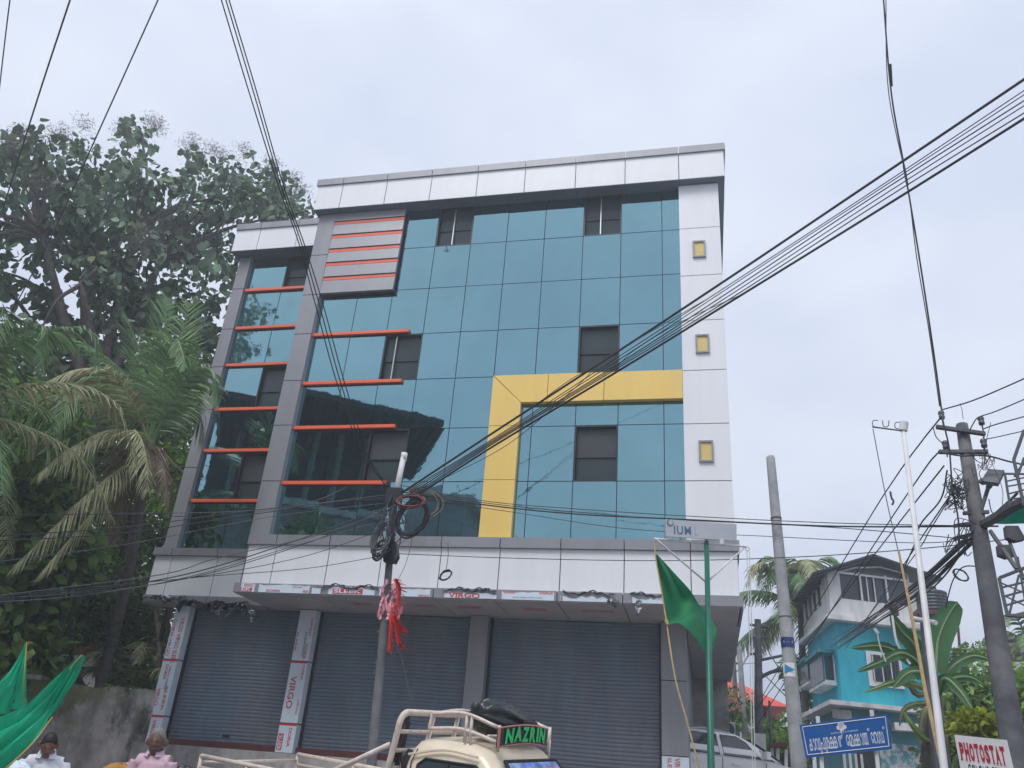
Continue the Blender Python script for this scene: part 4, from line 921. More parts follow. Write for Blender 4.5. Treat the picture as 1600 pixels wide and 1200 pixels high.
# left fan from the centre pole
for i, (pts, r, lab) in enumerate([
    ([(612, 772, 12.2), (400, 797, 12.6), (230, 802, 13), (-20, 806, 14)], .006, 'uppermost nearly level'), ([(612, 776, 12.2), (400, 797, 12.2), (200, 823, 12.2), (-20, 839, 12)], .007, 'second'),
    ([(612, 778, 12.2), (420, 800, 12.2), (200, 832, 12), (-20, 846, 12)], .007, 'third'), ([(610, 785, 12.2), (420, 808, 12), (200, 850, 12), (-20, 880, 11)], .005, 'faint fourth'),
    ([(610, 790, 12.2), (470, 842, 12), (300, 895, 11.5), (120, 925, 11), (-20, 936, 10.5)], .008, 'thick lower'), ([(606, 800, 12.2), (440, 862, 11.8), (260, 910, 11.4), (-20, 940, 10.6)], .006, 'lower'),
    ([(604, 812, 12.2), (470, 850, 11.8), (300, 900, 11.4), (130, 930, 11), (-20, 942, 10.4)], .006, 'low sagging'), ([(604, 826, 12.2), (480, 868, 12), (330, 898, 11.6), (200, 912, 11.2), (-20, 934, 10.8)], .005, 'thin low'),
    ([(600, 868, 12.2), (480, 888, 12), (330, 900, 11.6), (180, 915, 11.2), (-20, 938, 10.6)], .005, 'lowest thin'), ([(612, 795, 12.2), (500, 835, 12), (340, 872, 12), (250, 898, 11.6), (-20, 933, 11)], .007, 'middle')]):
    cable(pts, r, wire if i % 3 else wire_g, lab + ' wire fanning out from the centre pole to the left edge', G)
cable([(540, 762, 12.4), (500, 780, 12.4), (455, 793, 12.4), (400, 800, 12.4)], .006, wire_g, 'short grey wire beneath the lowest orange fin left of the pole', G)
# right fan
for i, (pts, r, lab) in enumerate([([(625, 758, 12.2), (760, 783, 11.8), (900, 795, 11.4), (1070, 806, 11), (1300, 817, 10.6), (1540, 822, 10.2)], .006, 'upper thin'), ([(625, 768, 12.2), (760, 789, 11.8), (900, 803, 11.4), (1060, 811, 11), (1300, 822, 10.6), (1560, 822, 10.2)], .011, 'thick dark'),
    ([(625, 765, 12.2), (760, 786, 11.8), (900, 800, 11.4), (1060, 812, 11), (1300, 824, 10.6), (1540, 845, 10.2)], .006, 'second thin'), ([(625, 775, 12.2), (800, 800, 11.8), (980, 826, 11.4), (1200, 838, 11), (1420, 848, 10.4), (1530, 842, 10.2)], .005, 'slack thin'),
    ([(618, 865, 12.2), (800, 872, 11.6), (1030, 876, 11), (1250, 870, 10.6), (1450, 856, 10.2), (1640, 835, 9.6)], .006, 'long low')]):
    cable(pts, r, wire, lab + ' wire running right from the centre pole across the facade', G)
cable([(655, 770, 12.2), (640, 860, 12.4), (622, 905, 12.4), (600, 918, 12.3)], .004, wire_g, 'thin slack wire curling down right of the centre pole', G)

# green pole with the party board, its arms and hoist rope
g0 = PD(1112, 1240, 6.6); gt = PD(1104, 846, 7.0)
gb = g0 + (g0 - gt) * .75
GP = thing('flag_post', 'green painted steel post with cross arm, braces and pulley', 'post', gb)
mb = MB(); mb.tube([gb, g0, gt], [.029, .027, .020], 10); mb.build('shaft', grp, GP, smooth=True)
mb = MB(); mb.tube([gt - Vector((0, 0, .02)), PD(1103, 834, 7.0)], .014, 6); mb.build('spindle', white_d, GP)
aL, aR = PD(1022, 842, 6.8), PD(1166, 854, 7.2)
mb = MB(); mb.tube([aL, aR], .011, 6); mb.build('cross_arm', white_d, GP)
for q in ((1024, 842, 6.8), (1165, 854, 7.2)): MB().tube([PD(*q), PD(1104, 910, 7.0)], .009, 6).build('brace', white_d, GP)
mb = MB(); c = PD(1168, 858, 7.2); X = Vector(CR[:, 0]); Z = Vector(CR[:, 1]); mb.tube([c + (X * cos(t) + Z * sin(t)) * .016 for t in np.linspace(0, 2 * pi, 13)], .004, 5); mb.build('pulley_ring', white_d, GP)
for k, (x0, x1) in enumerate(((1167, 1171), (1171, 1175))):
    mb = MB(); mb.tube(smooth_path([PD(x0, 862, 7.2), PD(x0 + 3, 960, 7.2), PD(x1 + 2, 1080, 7.2), PD(x1 + 6, 1240, 7.2)], 5), .0035, 4); o = mb.build('hoist_line', white_d); settle(o, PD(x1 + 6, 1240, 7.2)); tag(o, ('left', 'right')[k] + ' of the two pale hoist lines hanging from the post ring', 'rope')
bl, br, tr_, tl = PD(1041, 838, 6.78), PD(1151, 845, 7.1), PD(1151, 819, 7.1), PD(1040, 811, 6.78)
BD = thing('name_board', 'white translucent board lettered IUML on top of the green post', 'sign', (bl + br) / 2)
nrm = (br - bl).cross(tl - bl).normalized()
boardm = mat('pale_board', (.60, .63, .68), .35, 0, .04, 4, trans=.25)
MB().prism([bl, br, tr_, tl], -nrm * .02).build('panel', boardm, BD)
xd = (br - bl).normalized(); yd = (tl - bl).normalized()
bw_, bh_ = (br - bl).length, (tl - bl).length
text('IUM', mat('board_letter', (.10, .17, .26), .5), BD, bl + xd * bw_ * .11 + yd * bh_ * .16, xd, yd, bw_ * .24, bh_ * .5, bold=.018, depth=.002, spacing=1.15)
text('L', mat('board_letter_faded', (.42, .46, .50), .5), BD, bl + xd * bw_ * .40 + yd * bh_ * .16, xd, yd, bw_ * .05, bh_ * .5, bold=.008, depth=.002)
def crescent(c, r, m, parent):
    o_ = [c + xd * r * cos(t) + yd * r * sin(t) for t in np.linspace(radians(110), radians(420), 16)]; i_ = [c + xd * (r * .72 * cos(t) + r * .12) + yd * (r * .72 * sin(t) + r * .16) for t in np.linspace(radians(420), radians(110), 16)]
    mb = MB(); mb.grid([[p + nrm * .003 for p in o_], [p + nrm * .003 for p in i_[::-1]]]); mb.build('crescent_mark', m, parent)
crescent(bl + xd * bw_ * .06 + yd * bh_ * .80, .032, MATS['board_letter'], BD); crescent(bl + xd * bw_ * .955 + yd * bh_ * .80, .032, MATS['board_letter_faded'], BD)
for x in (1064, 1128): MB().tube([PD(x, 837 + (x - 1040) * .06, 6.9), PD(x, 846 + (x - 1040) * .06, 6.9)], .018, 8).build('bracket', white_d, BD)

def loft(name, A, Bb, n, m_, rip, mat_, label, cat, th=0):
    PA_, PB2 = smooth_path(A, 10), smooth_path(Bb, 10); rows = []
    def samp(P, t): f = t * (len(P) - 1); i = min(int(f), len(P) - 2); return P[i].lerp(P[i + 1], f - i)
    for i in range(n + 1):
        a, b = samp(PA_, i / n), samp(PB2, i / n); r = []
        for j in range(m_ + 1):
            q = a.lerp(b, j / m_); q = q + Vector((0, rip(i / n, j / m_), 0)); r.append(q)
        rows.append(r)
    mb = MB(); mb.grid(rows); o = mb.build(name, mat_, smooth=True); settle(o, rows[-1][0]); return tag(o, label, cat)
# green flag on its rope
fl = loft('green_flag', [PD(1025, 866, 6.8), PD(1030, 900, 6.8), PD(1036, 935, 6.8), PD(1041, 972, 6.8), PD(1062, 974, 6.8), PD(1090, 1002, 6.95), PD(1108, 1032, 7.1)],
          [PD(1026, 867, 6.8), PD(1050, 890, 6.85), PD(1075, 920, 7.0), PD(1092, 945, 7.1), PD(1110, 962, 7.2), PD(1119, 985, 7.2), PD(1116, 1008, 7.15)], 40, 16,
          lambda u, v: .07 * sin(v * 9 + u * 3) * sin(pi * min(1, u * 2)) + .04 * sin(u * 14 + v * 5), gflag, 'plain green flag hanging limp from the left arm of the green post', 'flag')
mb = MB(); mb.tube(smooth_path([PD(1024, 845, 6.8), PD(1024, 868, 6.8), PD(1033, 920, 6.78), PD(1041, 970, 6.76), PD(1055, 1060, 6.7), PD(1074, 1130, 6.7), PD(1092, 1200, 6.7), PD(1100, 1260, 6.7)], 6), .007, 5); o = mb.build('flag_rope', rope); settle(o, PD(1100, 1260, 6.7)); tag(o, 'tan rope hanging from the green flag down past the last pillar', 'rope')
mb = MB(); mb.tube([PD(1040, 968, 6.74), PD(1043, 976, 6.74)], .014, 6); o = mb.build('rope_knot', rope); settle(o, PD(1043, 976, 6.74)); tag(o, 'knot in the rope below the green flag', 'knot')

# green shawl-like cloths at the lower left
loft('green_banner', [PD(41, 1003, 5.6), PD(20, 1040, 5.6), PD(-10, 1075, 5.5), PD(-60, 1130, 5.4)], [PD(42, 1004, 5.6), PD(38, 1050, 5.6), PD(37, 1085, 5.65), PD(40, 1104, 5.7)], 30, 20,
     lambda u, v: .05 * sin(v * 20 + u * 2) * u, gshaw, 'left peak of green cloth with a yellow hem, hung at the lower left', 'cloth')
loft('green_banner', [PD(128, 1024, 5.5), PD(98, 1052, 5.5), PD(60, 1092, 5.45), PD(20, 1118, 5.4), PD(-60, 1150, 5.3)], [PD(129, 1025, 5.5), PD(113, 1068, 5.5), PD(82, 1118, 5.5), PD(45, 1165, 5.4), PD(-60, 1260, 5.3)], 40, 24,
     lambda u, v: .07 * sin(v * 16 + u * 6) * u * (1 - .3 * v) + .03 * sin(v * 37), gshaw, 'broad sagging green cloth with peak beside the coconut trunk', 'cloth')
for pts, lab in (([(42, 1003, 5.58), (38, 1050, 5.58), (36, 1085, 5.62), (40, 1106, 5.66)], 'upright yellow hem of the left green cloth'), ([(82, 1120, 5.47), (45, 1167, 5.38), (-40, 1243, 5.27)], 'yellow hem along the bottom of the broad green cloth'), ([(128, 1023, 5.48), (118, 1034, 5.48), (108, 1046, 5.48)], 'short yellow hem at the peak of the broad green cloth')):
    mb = MB(); mb.tube(smooth_path([PD(*p) for p in pts], 6), .0035, 4); o = mb.build('hem', trim_y); settle(o, PD(*pts[0])); tag(o, lab, 'hem')
for nm, lab, (x, y), (x2, y2) in (('bamboo_stake', 'thin stake holding the left green cloth', (41, 1001), (60, 1240)), ('bamboo_stake', 'thin stake holding the peak of the broad green cloth', (129, 1022), (112, 1240))):
    pass

# concrete pole at right of the building with the blue street sign
q0, q1 = PD(1250, 1215, 10.6), PD(1204, 716, 11.0); b = q0 + (q0 - q1) * .42; b.z = ground(b.x, b.y) - .05
SP = thing('concrete_pole', 'light grey concrete pole standing behind the blue street sign', 'pole', b)
mb = MB(); mb.tube([b, q0, q1, PD(1203, 713, 11)], [.10, .088, .058, .048], 12); mb.build('shaft', conc, SP, smooth=True)
def on(y): t = (y - 716) / (1215 - 716); return q1.lerp(q0, t), .058 + .030 * t
def band(y0, y1, m, nm, a=(-2.6, .2)):
    p0, r0 = on(y0); p1, r1 = on(y1); mb = MB(); rows = []
    for p, r in ((p0, r0), (p1, r1)): rows.append([p + Vector((cos(t) * (r + .003), sin(t) * (r + .003), 0)) for t in np.linspace(a[0], a[1], 14)])
    mb.grid(rows); return mb.build(nm, m, SP)
band(1022, 1037, sblue2, 'blue_band', (-3.1, -.2)); band(1060, 1080, white_d, 'paper_poster', (-2.9, -.9)); 
p0, r0 = on(1068); mb = MB(); mb.add([p0 + Vector((-.07, -.07, -.06)), p0 + Vector((-.065, -.075, .045)), p0 + Vector((.045, -.11, -.02))], [(0, 2, 1)]); mb.build('cyan_sticker', cyanp, SP)
p0, r0 = on(1029); text('| -- |', white_d, SP, p0 + Vector((-.05, -r0 - .004, -.02)), (1, 0, 0), (0, 0, 1), .1, .03, depth=.001)
p0, r0 = on(1011 - 115); MB().tube([on(826)[0], on(829)[0]], on(826)[1] + .006, 12).build('pole_clamp', wire_g, SP); MB().tube([on(990)[0], on(992)[0]], on(990)[1] + .004, 12).build('pole_clamp', wire_g, SP)
# the blue sign
tl, tr2, bl2 = PD(1249, 1133, 10.1), PD(1387, 1116, 10.1), PD(1259, 1184, 10.1)
xs1 = (tr2 - tl); ys1 = (bl2 - tl); br2 = PD(1394, 1170, 10.1)
SG = thing('street_sign', 'blue street name board with white Malayalam lettering and tree emblem', 'sign', Vector((bl2.x, bl2.y, ground(bl2.x, bl2.y))))
xn = xs1.normalized(); yn = -(ys1 - xs1 * 0).normalized(); nn_ = xn.cross(yn).normalized()
MB().prism([bl2, br2, tr2, tl], -nn_ * .03).build('panel', sblue, SG)
def sgp(u, v): return tl.lerp(tr2, u).lerp(bl2.lerp(br2, u), 1 - v)
mb = MB()
a_, b_, c_, d_ = [(.03, .08), (.97, .08), (.97, .93), (.03, .93)]
for (s, e) in ((a_, b_), (b_, c_), (c_, d_), (d_, a_)): mb.tube([sgp(*s) + nn_ * .002, sgp(*e) + nn_ * .002], .0045, 4)
mb.build('border_line', white_p, SG)
W_ = xs1.length; Hh_ = ys1.length
ew = Hh_ * .62
for wd_, u0, u1 in (('കാവുപുര', .07, .295), ('ക', .30, .365), ('ക', .345, .41), ('ൽ', .415, .475), ('േ', .505, .535), ('മ', .54, .585), ('ക', .59, .64), ('ക', .62, .67), ('ാ', .675, .69), ('ത', .695, .735), ('ത', .72, .76), ('േ', .79, .815), ('റ', .82, .86), ('ാ', .865, .88), ('ഡ', .885, .93)):
    text(wd_, white_p, SG, sgp(u0, .19), xs1, -ys1, W_ * (u1 - u0), ew, bold=.006, depth=.002, em=True)
for u in (.765, .935):
    c = sgp(u, .62); mb = MB(); mb.tube([c + xn * .010 * cos(t) - xn * 0 + yn * .010 * sin(t) + nn_ * .003 for t in np.linspace(.3, 5.2, 9)], .004, 4); mb.build('lettering', white_p, SG)
text('തൃക്കാക്കര നഗരസഭ', white_p, SG, sgp(.34, .60), xs1, -ys1, W_ * .30, Hh_ * .07, bold=.01, depth=.002)
c = sgp(.47, .78); mb = MB(); X_ = xn; Y_ = yn
for (dx, dy, r) in ((0, .02, .026), (-.03, 0, .022), (.03, 0, .022), (0, -.01, .028), (-.015, .03, .018), (.015, .03, .018)):
    cc = c + X_ * dx + Y_ * dy + nn_ * .003; mb.add([cc] + [cc + X_ * r * cos(t) + Y_ * r * sin(t) for t in np.linspace(0, 2 * pi, 11)[:-1]], [(0, i + 1, (i + 1) % 10 + 1) for i in range(10)])
mb.build('tree_emblem', white_p, SG)
for u in (.18, .82):
    p = sgp(u, 0) - nn_ * .05; MB().tube([Vector((p.x, p.y, ground(p.x, p.y))), p + Vector((0, 0, .4))], .022, 8).build('post', white_d, SG)

# white flag pole with letter hooks
q0, q1 = PD(1477, 1215, 8.2), PD(1411, 668, 8.6); b = q0 + (q0 - q1) * .55; b.z = ground(b.x, b.y)
WP = thing('white_flag_pole', 'slender white pipe pole with a small hooked arm at its top', 'pole', b)
mb = MB(); mb.tube([b, q0, q1], [.034, .032, .023], 10); mb.build('shaft', white_p, WP, smooth=True)
mb = MB(); mb.tube([PD(1411, 673, 8.6), PD(1413, 660, 8.6)], .042, 10); mb.build('socket', white_p, WP)
mb = MB(); mb.tube([PD(1409, 673, 8.6), PD(1363, 667, 8.6)], .008, 6); mb.build('arm', wire_g, WP)
def hook(cx, cy, kind):
    P = {'c': [(cx + 6, cy - 5), (cx - 1, cy - 5), (cx - 3, cy), (cx - 1, cy + 4), (cx + 4, cy + 5)], 'u': [(cx - 5, cy - 5), (cx - 4, cy + 3), (cx, cy + 5), (cx + 4, cy + 3), (cx + 5, cy - 5)]}[kind]
    mb = MB(); mb.tube(smooth_path([PD(x, y, 8.6) for x, y in P], 4), .005, 5); mb.build('hook_letter', wire_g, WP)
hook(1366, 662, 'c'); hook(1384, 662, 'u'); hook(1401, 665, 'c')
mb = MB(); mb.tube(smooth_path([PD(1364, 670, 8.6), PD(1385, 780, 8.5), PD(1408, 880, 8.4)], 6), .005, 5); o = mb.build('hoist_line', wire_g); settle(o, PD(1408, 880, 8.4)); tag(o, 'thin grey line from the white pole arm to the bamboo', 'rope')
mb = MB(); q = [PD(1404, 860, 8.4), PD(1424, 960, 8.35), PD(1446, 1080, 8.3), PD(1476, 1215, 8.25)]; mb.tube(q, [.010, .014, .017, .02], 7)
for t in range(9): p = q[0].lerp(q[3], t / 9) ;
o = mb.build('bamboo_stick', rope); settle(o, q[-1]); tag(o, 'thin tan bamboo stick leaning left of the white pole', 'stick')
mb = MB(); mb.tube([PD(1425, 966, 8.9), PD(1462, 973, 8.5)], .022, 8); o = mb.build('side_arm', white_d, WP); 
mb = MB(); mb.tube([PD(1441, 968, 8.9), PD(1441, 985, 8.9)], .015, 6); o = mb.build('arm_bolt', wire_g, WP)
mb = MB(); q = [PD(1439, 905, 9.3), PD(1444, 980, 9.2), PD(1452, 1080, 9.1), PD(1466, 1215, 9.0)]; mb.tube(q, .035, 9); o = mb.build('steel_pipe', mat('grey_pipe', (.09, .1, .12), .5, .3, .3, 6)); settle(o, q[-1]); tag(o, 'dark grey steel pipe standing just left of the white pole', 'pole')
mb = MB(); c = PD(1391, 782, 8.5); mb.tube(smooth_path([PD(1391, 768, 8.5), PD(1393, 778, 8.5), PD(1396, 783, 8.5), PD(1394, 789, 8.5)], 3), .010, 5); o = mb.build('knotted_rag', wire); settle(o, c); tag(o, 'small dark rag knotted on the line left of white pole', 'rag')

# dark utility pole at right
q0, q1 = PD(1592, 1215, 8.0), PD(1503, 664, 8.6); b = q0 + (q0 - q1) * .5; b.z = ground(b.x, b.y)
DPm = conc_d
DP = thing('utility_pole', 'dark weathered concrete utility pole with crossarms near the right edge', 'pole', b)
mb = MB(); mb.tube([b, q0, PD(1548, 940, 8.3), q1], [.108, .098, .084, .056], 9); mb.build('shaft', DPm, DP, smooth=True)
def dpt(x, y, dd=0): return PD(x, y, 8.5 + dd)
for (x0, y0, x1_, y1_) in ((1463, 667, 1539, 678), (1467, 706, 1543, 706)):
    a, c = dpt(x0, y0), dpt(x1_, y1_); MB().obox((a + c) / 2, (c - a) / 2, (0, .025, 0), (0, 0, .016)).build('crossarm', conc_d, DP)
for (x, y) in ((1471, 648), (1533, 657), (1477, 695), (1537, 692)):
    i_ = MB(); c = dpt(x, y); i_.tube([c + Vector((0, 0, z)) for z in (.045, .035, .012, -.012, -.02, -.045)], [.012, .026, .032, .022, .03, .026], 10); i_.build('insulator', mat('porcelain_%d' % x, (.09, .09, .11), .2), DP, smooth=True); 
    MB().tube([c - Vector((0, 0, .04)), c - Vector((0, 0, .13))], .007, 5).build('pin', conc_d, DP)
MB().tube([dpt(1537, 676), dpt(1538, 715)], .008, 5).build('pin', conc_d, DP)
for (x0, y0, x1_, y1_) in ((1505, 802, 1545, 800), (1490, 822, 1535, 815), (1490, 842, 1530, 832)):
    a, c = dpt(x0, y0, -.1), dpt(x1_, y1_, -.1); MB().obox((a + c) / 2, (c - a) / 2, (0, .02, 0), (0, 0, .014)).build('clamp_arm', conc_d, DP)
mb = MB(); mb.tube([dpt(1532, 800, -.1), dpt(1540, 775, -.1), dpt(1544, 762, -.15)], .018, 8); la = mb.build('lamp_arm', wire_g, DP)
LT = thing('street_lamp', 'flat grey LED street lamp head mounted on the dark utility pole', 'lamp', dpt(1540, 800, -.1))
a = [dpt(1533, 757, -.15), dpt(1545, 738, .15), dpt(1570, 740, .1), dpt(1560, 760, -.2)]; nv = (a[1] - a[0]).cross(a[2] - a[0]).normalized()
MB().prism(a, -nv * .035).build('lamp_head', conc_d, LT); c = sum(a, Vector()) / 4; MB().prism([c.lerp(p, .8) + nv * .002 for p in a], nv * .004).build('diffuser', wire_g, LT)
MB().tube([dpt(1537, 750, -.1), dpt(1532, 755, -.1)], .03, 8).build('driver_box', wire_g, LT); MB().tube([dpt(1544, 762, -.15), dpt(1548, 757, -.12)], .024, 8).build('socket', conc_d, LT)
# wires at the right pole
R_ = 'wires at the right pole'
for pts, r, lab in [([(1473, 640, 8.5), (1530, 622, 8.3), (1640, 574, 8)], .007, 'top wire leaving the dark pole to the right edge'), ([(1533, 650, 8.5), (1560, 641, 8.3), (1640, 607, 8)], .006, 'second wire leaving the dark pole to the right edge'),
    ([(1537, 670, 8.5), (1560, 662, 8.4), (1640, 640, 8)], .006, 'third wire leaving the dark pole to the right edge'), ([(1537, 687, 8.5), (1570, 680, 8.4), (1640, 664, 8)], .005, 'fourth wire leaving the dark pole to the right edge'),
    ([(1466, 706, 8.5), (1500, 712, 8.4), (1540, 712, 8.4), (1580, 722, 8.2), (1640, 735, 8)], .009, 'thick wire sagging right from the lower crossarm'),
    ([(1468, 655, 8.5), (1440, 690, 9), (1400, 745, 10), (1340, 840, 12), (1190, 1090, 19)], .008, 'uppermost wire running back down-left from the dark pole'), ([(1465, 708, 8.5), (1440, 740, 9), (1360, 860, 12), (1185, 1130, 20)], .008, 'second wire running back down-left from the dark pole'),
    ([(1475, 728, 8.5), (1430, 785, 9.4), (1370, 862, 12), (1180, 1110, 20)], .008, 'third wire running back down-left from the dark pole'), ([(1480, 735, 8.5), (1470, 780, 8.8), (1438, 820, 9.2), (1425, 860, 10), (1380, 950, 14), (1330, 1000, 20)], .008, 'bent service wire dropping towards the blue house'),
    ([(1486, 772, 8.5), (1450, 825, 9.2), (1400, 900, 13), (1320, 1015, 22)], .007, 'service wire down to the corner of the blue house'), ([(1484, 778, 8.5), (1452, 830, 9.2), (1420, 880, 11), (1340, 985, 22)], .006, 'thin service wire down to the blue house'),
    ([(1471, 636, 8.5), (1474, 660, 8.4), (1483, 700, 8.4), (1488, 760, 8.4), (1497, 810, 8.3), (1499, 855, 8.3)], .008, 'vertical down-lead left of the dark pole'),
    ([(1458, 668, 8.5), (1463, 683, 8.5), (1474, 694, 8.5)], .005, 'small jumper loop at the upper insulator'), ([(1515, 672, 8.4), (1525, 655, 8.4), (1533, 650, 8.4)], .006, 'jumper lead to the right insulator'),
    ([(1538, 703, 8.4), (1545, 716, 8.4), (1530, 740, 8.3), (1545, 760, 8.3)], .004, 'thin loose lead right of the dark pole'), ([(1548, 660, 8.4), (1542, 700, 8.4), (1565, 760, 8.3), (1566, 790, 8.2)], .003, 'hair thin lead right of the dark pole'),
    ([(1545, 780, 8.3), (1550, 800, 8.3), (1562, 806, 8.3)], .005, 'short lead under the street lamp'), ([(1505, 655, 8.5), (1503, 640, 8.5), (1500, 630, 8.6)], .003, 'short stray lead above the dark pole')]:
    cable(pts, r, wire, lab, R_)
ends = [(1300, 1000), (1304, 1008), (1308, 1012), (1312, 1005), (1316, 1000), (1322, 996), (1298, 1010), (1306, 1016), (1345, 985), (1352, 978)]
for i, (x, y) in enumerate(ends):
    sx, sy = 1530 - random.uniform(0, 25), 838 + random.uniform(-6, 14); mx_, my_ = (sx + x) / 2 + random.uniform(-5, 5), (sy + y) / 2 + random.uniform(4, 22)
    cable([(sx, sy, 8.4), (mx_, my_, 13), (x, y, 26)], random.choice((.008, .010, .013)), wire, ('topmost', 'second', 'third', 'fourth', 'fifth', 'sixth', 'seventh', 'lowest', 'inner short', 'outer short')[i] + ' of the dark service wires from right pole to blue house corner', 'service drops to the blue house')
mb = MB()
for k in range(26):
    x, y = random.uniform(1480, 1500), random.uniform(740, 795); P = [PD(x + random.uniform(-4, 4), y, 8.4)] + [PD(x + random.uniform(-13, 13), y + random.uniform(-14, 16), 8.4 + random.uniform(-.1, .1)) for _ in range(3)] + [PD(x + random.uniform(0, 18), y + 5, 8.45)]
    mb.tube(smooth_path(P, 5), .004, 4, cap=False)
for k in range(14):
    x, y = random.uniform(1522, 1548), random.uniform(700, 745); P = [PD(x + random.uniform(-9, 9), y + random.uniform(-12, 12), 8.4) for _ in range(4)]; mb.tube(smooth_path(P, 5), .003, 4, cap=False)
for k in range(10):
    P = [PD(random.uniform(1470, 1545), random.uniform(808, 870), 8.35) for _ in range(4)]; mb.tube(smooth_path(P, 6), .004, 4, cap=False)
o = mb.build('cable_tangle', wire); settle(o, PD(1500, 780, 8.4)); tag(o, 'tangled thin wires around the dark utility pole', 'cable', kind='stuff')
ringcoil('cable_coil', 'coil of thin wire on the left side of the dark utility pole', 1494, 772, 9, 14, 8.3, 7, wire, .004, .3)
ringcoil('cable_coil', 'loose grey cable loop hanging between blue house and dark pole', 1497, 902, 8, 14, 9, 2, wire, .006, .2)
cable([(1532, 885, 8.4), (1505, 886, 8.6), (1490, 905, 8.8), (1482, 930, 9), (1478, 950, 9.2)], .006, wire, 'thin wire curling to the small cable loop beside the pole', R_)
# steel sign truss with shade net at the right edge
TS = thing('sign_truss', 'steel lattice sign frame hanging at the right edge', 'frame', PD(1600, 960, 7.6))
mb = MB()
def seg(a, b, r=.010): mb.tube([PD(*a), PD(*b)], r, 5)
d = 7.6
for a, b, r in [((1600, 672, d), (1584, 718, d), .014), ((1584, 718, d), (1600, 790, d), .014), ((1600, 715, d), (1590, 745, d), .01), ((1620, 690, d), (1585, 745, d), .01), ((1570, 740, d), (1620, 741, d), .01), ((1570, 740, d), (1578, 790, d), .01), ((1572, 752, d), (1620, 742, d), .007), ((1573, 760, d), (1620, 752, d), .007), ((1574, 772, d), (1620, 760, d), .007), ((1576, 780, d), (1620, 775, d), .007),
                ((1561, 903, d), (1620, 880, d), .014), ((1561, 903, d), (1574, 961, d), .014), ((1574, 961, d), (1620, 964, d), .016), ((1565, 918, d), (1620, 905, d), .009), ((1568, 932, d), (1620, 918, d), .009), ((1571, 946, d), (1620, 932, d), .009), ((1563, 910, d), (1620, 935, d), .007), ((1568, 930, d), (1620, 955, d), .007), ((1577, 960, d), (1592, 898, d), .009), ((1590, 870, d), (1603, 945, d), .009), ((1575, 840, 8), (1600, 905, d), .014), ((1548, 830, 8.2), (1590, 890, d), .02)]: seg(a, b, r)
mb.build('lattice', wire_g, TS)
mb = MB(); mb.prism([PD(1574, 962, d), PD(1620, 950, d), PD(1630, 966, d)], (0, .05, .0)); mb.build('sheet', conc_d, TS)
rows = [[PD(1540, 812, 8.4), PD(1565, 800, 8.2), PD(1590, 785, 8), PD(1640, 760, 7.8)], [PD(1545, 816, 8.4), PD(1570, 812, 8.2), PD(1595, 800, 8), PD(1640, 790, 7.8)], [PD(1545, 818, 8.4), PD(1570, 819, 8.2), PD(1600, 818, 8), PD(1640, 815, 7.8)]]
mb = MB(); mb.grid(rows); o = mb.build('shade_net', netm); settle(o, PD(1600, 815, 8)); tag(o, 'green shade net stretched from the dark pole to the right edge', 'net')
mb = MB(); mb.tube(smooth_path([PD(1535, 820, 8.4), PD(1560, 806, 8.1), PD(1585, 790, 7.9), PD(1640, 770, 7.6)], 6), .045, 7); mb.tube(smooth_path([PD(1540, 818, 8.3), PD(1558, 800, 8.1), PD(1578, 782, 8), PD(1590, 770, 7.9)], 6), .012, 6); o = mb.build('rolled_tarpaulin', conc_d); settle(o, PD(1600, 790, 8)); tag(o, 'dark rolled tarpaulin along the edge of the green net', 'tarpaulin')
for (x, y, s, lab) in ((1586, 832, .06, 'upper of the two dark boxes hanging right of the pole'), (1572, 860, .05, 'lower of the two dark boxes hanging right of the pole')):
    c = PD(x, y, 7.9); o = MB().prism([c + Vector(v) * s for v in ((-1, 0, 1), (.6, 0, 1), (1.2, 0, -.9), (0, 0, -1.2), (-1.1, 0, -.7))], (0, .08, 0)).build('hanging_box', conc_d); settle(o, c); tag(o, lab, 'box')

# ------------------------------------------------------------------ blue house
HD = 29.0
C0 = PD(1300, 965, HD); zs = C0.z
pR = PZ(1440, 981, zs); pL = PZ(1258, 1004, zs)
uD = (pR - C0).normalized(); 
vD = (pL - C0).normalized(); nU, nV = Vector((-uD.y, uD.x, 0)), Vector((vD.y, -vD.x, 0))
BH = thing('blue_house', 'turquoise two storey house with grey glazed rooftop room and sheet roof', 'house', (C0.x, C0.y, 1.5))
def hp(px, py, z=None, side='u', off=0):      # point on the front plane (u) or left plane (v)
    r = Vector(ray(px, py)); o_ = Vector((0, 0, H)); n_ = nU if side == 'u' else nV; q = C0 - n_ * off
    t = (q - o_).dot(n_) / r.dot(n_); return o_ + r * t
def L3(u, v, z): return Vector((C0.x, C0.y, 0)) + uD * u + vD * v + Vector((0, 0, z))
def uu(p): return (p - C0).dot(nV) / uD.dot(nV)
def vv(p): return (p - C0).dot(nU) / vD.dot(nU)
Wd = uu(hp(1446, 985)); Lv = abs(vv(hp(1258, 1004, side='v'))); zl = hp(1300, 1098).z; zsil = hp(1380, 942).z; ztop = hp(1318, 900).z; zap = hp(1365, 872).z
def hb(name, m, u0, u1, v0, v1, z0, z1, parent=BH):
    c = L3((u0 + u1) / 2, (v0 + v1) / 2, (z0 + z1) / 2)
    return MB().obox(c, uD * (u1 - u0) / 2, vD * (v1 - v0) / 2, Vector((0, 0, (z1 - z0) / 2))).build(name, m, parent)
st = zs - zl
hb('ground_floor_wall', turq2, .05, Wd + 1.3, .1, Lv, .5, zl - .1)
hb('upper_floor_wall', turq, .1, Wd, .1, Lv, zl + .02, zs - .1)
hb('floor_slab', white_d, -.25, Wd + .2, -.25, Lv, zs - .09, zs + .05)
hb('floor_slab', white_d, -.45, Wd + .1, -.45, Lv, zl - .09, zl + .04)
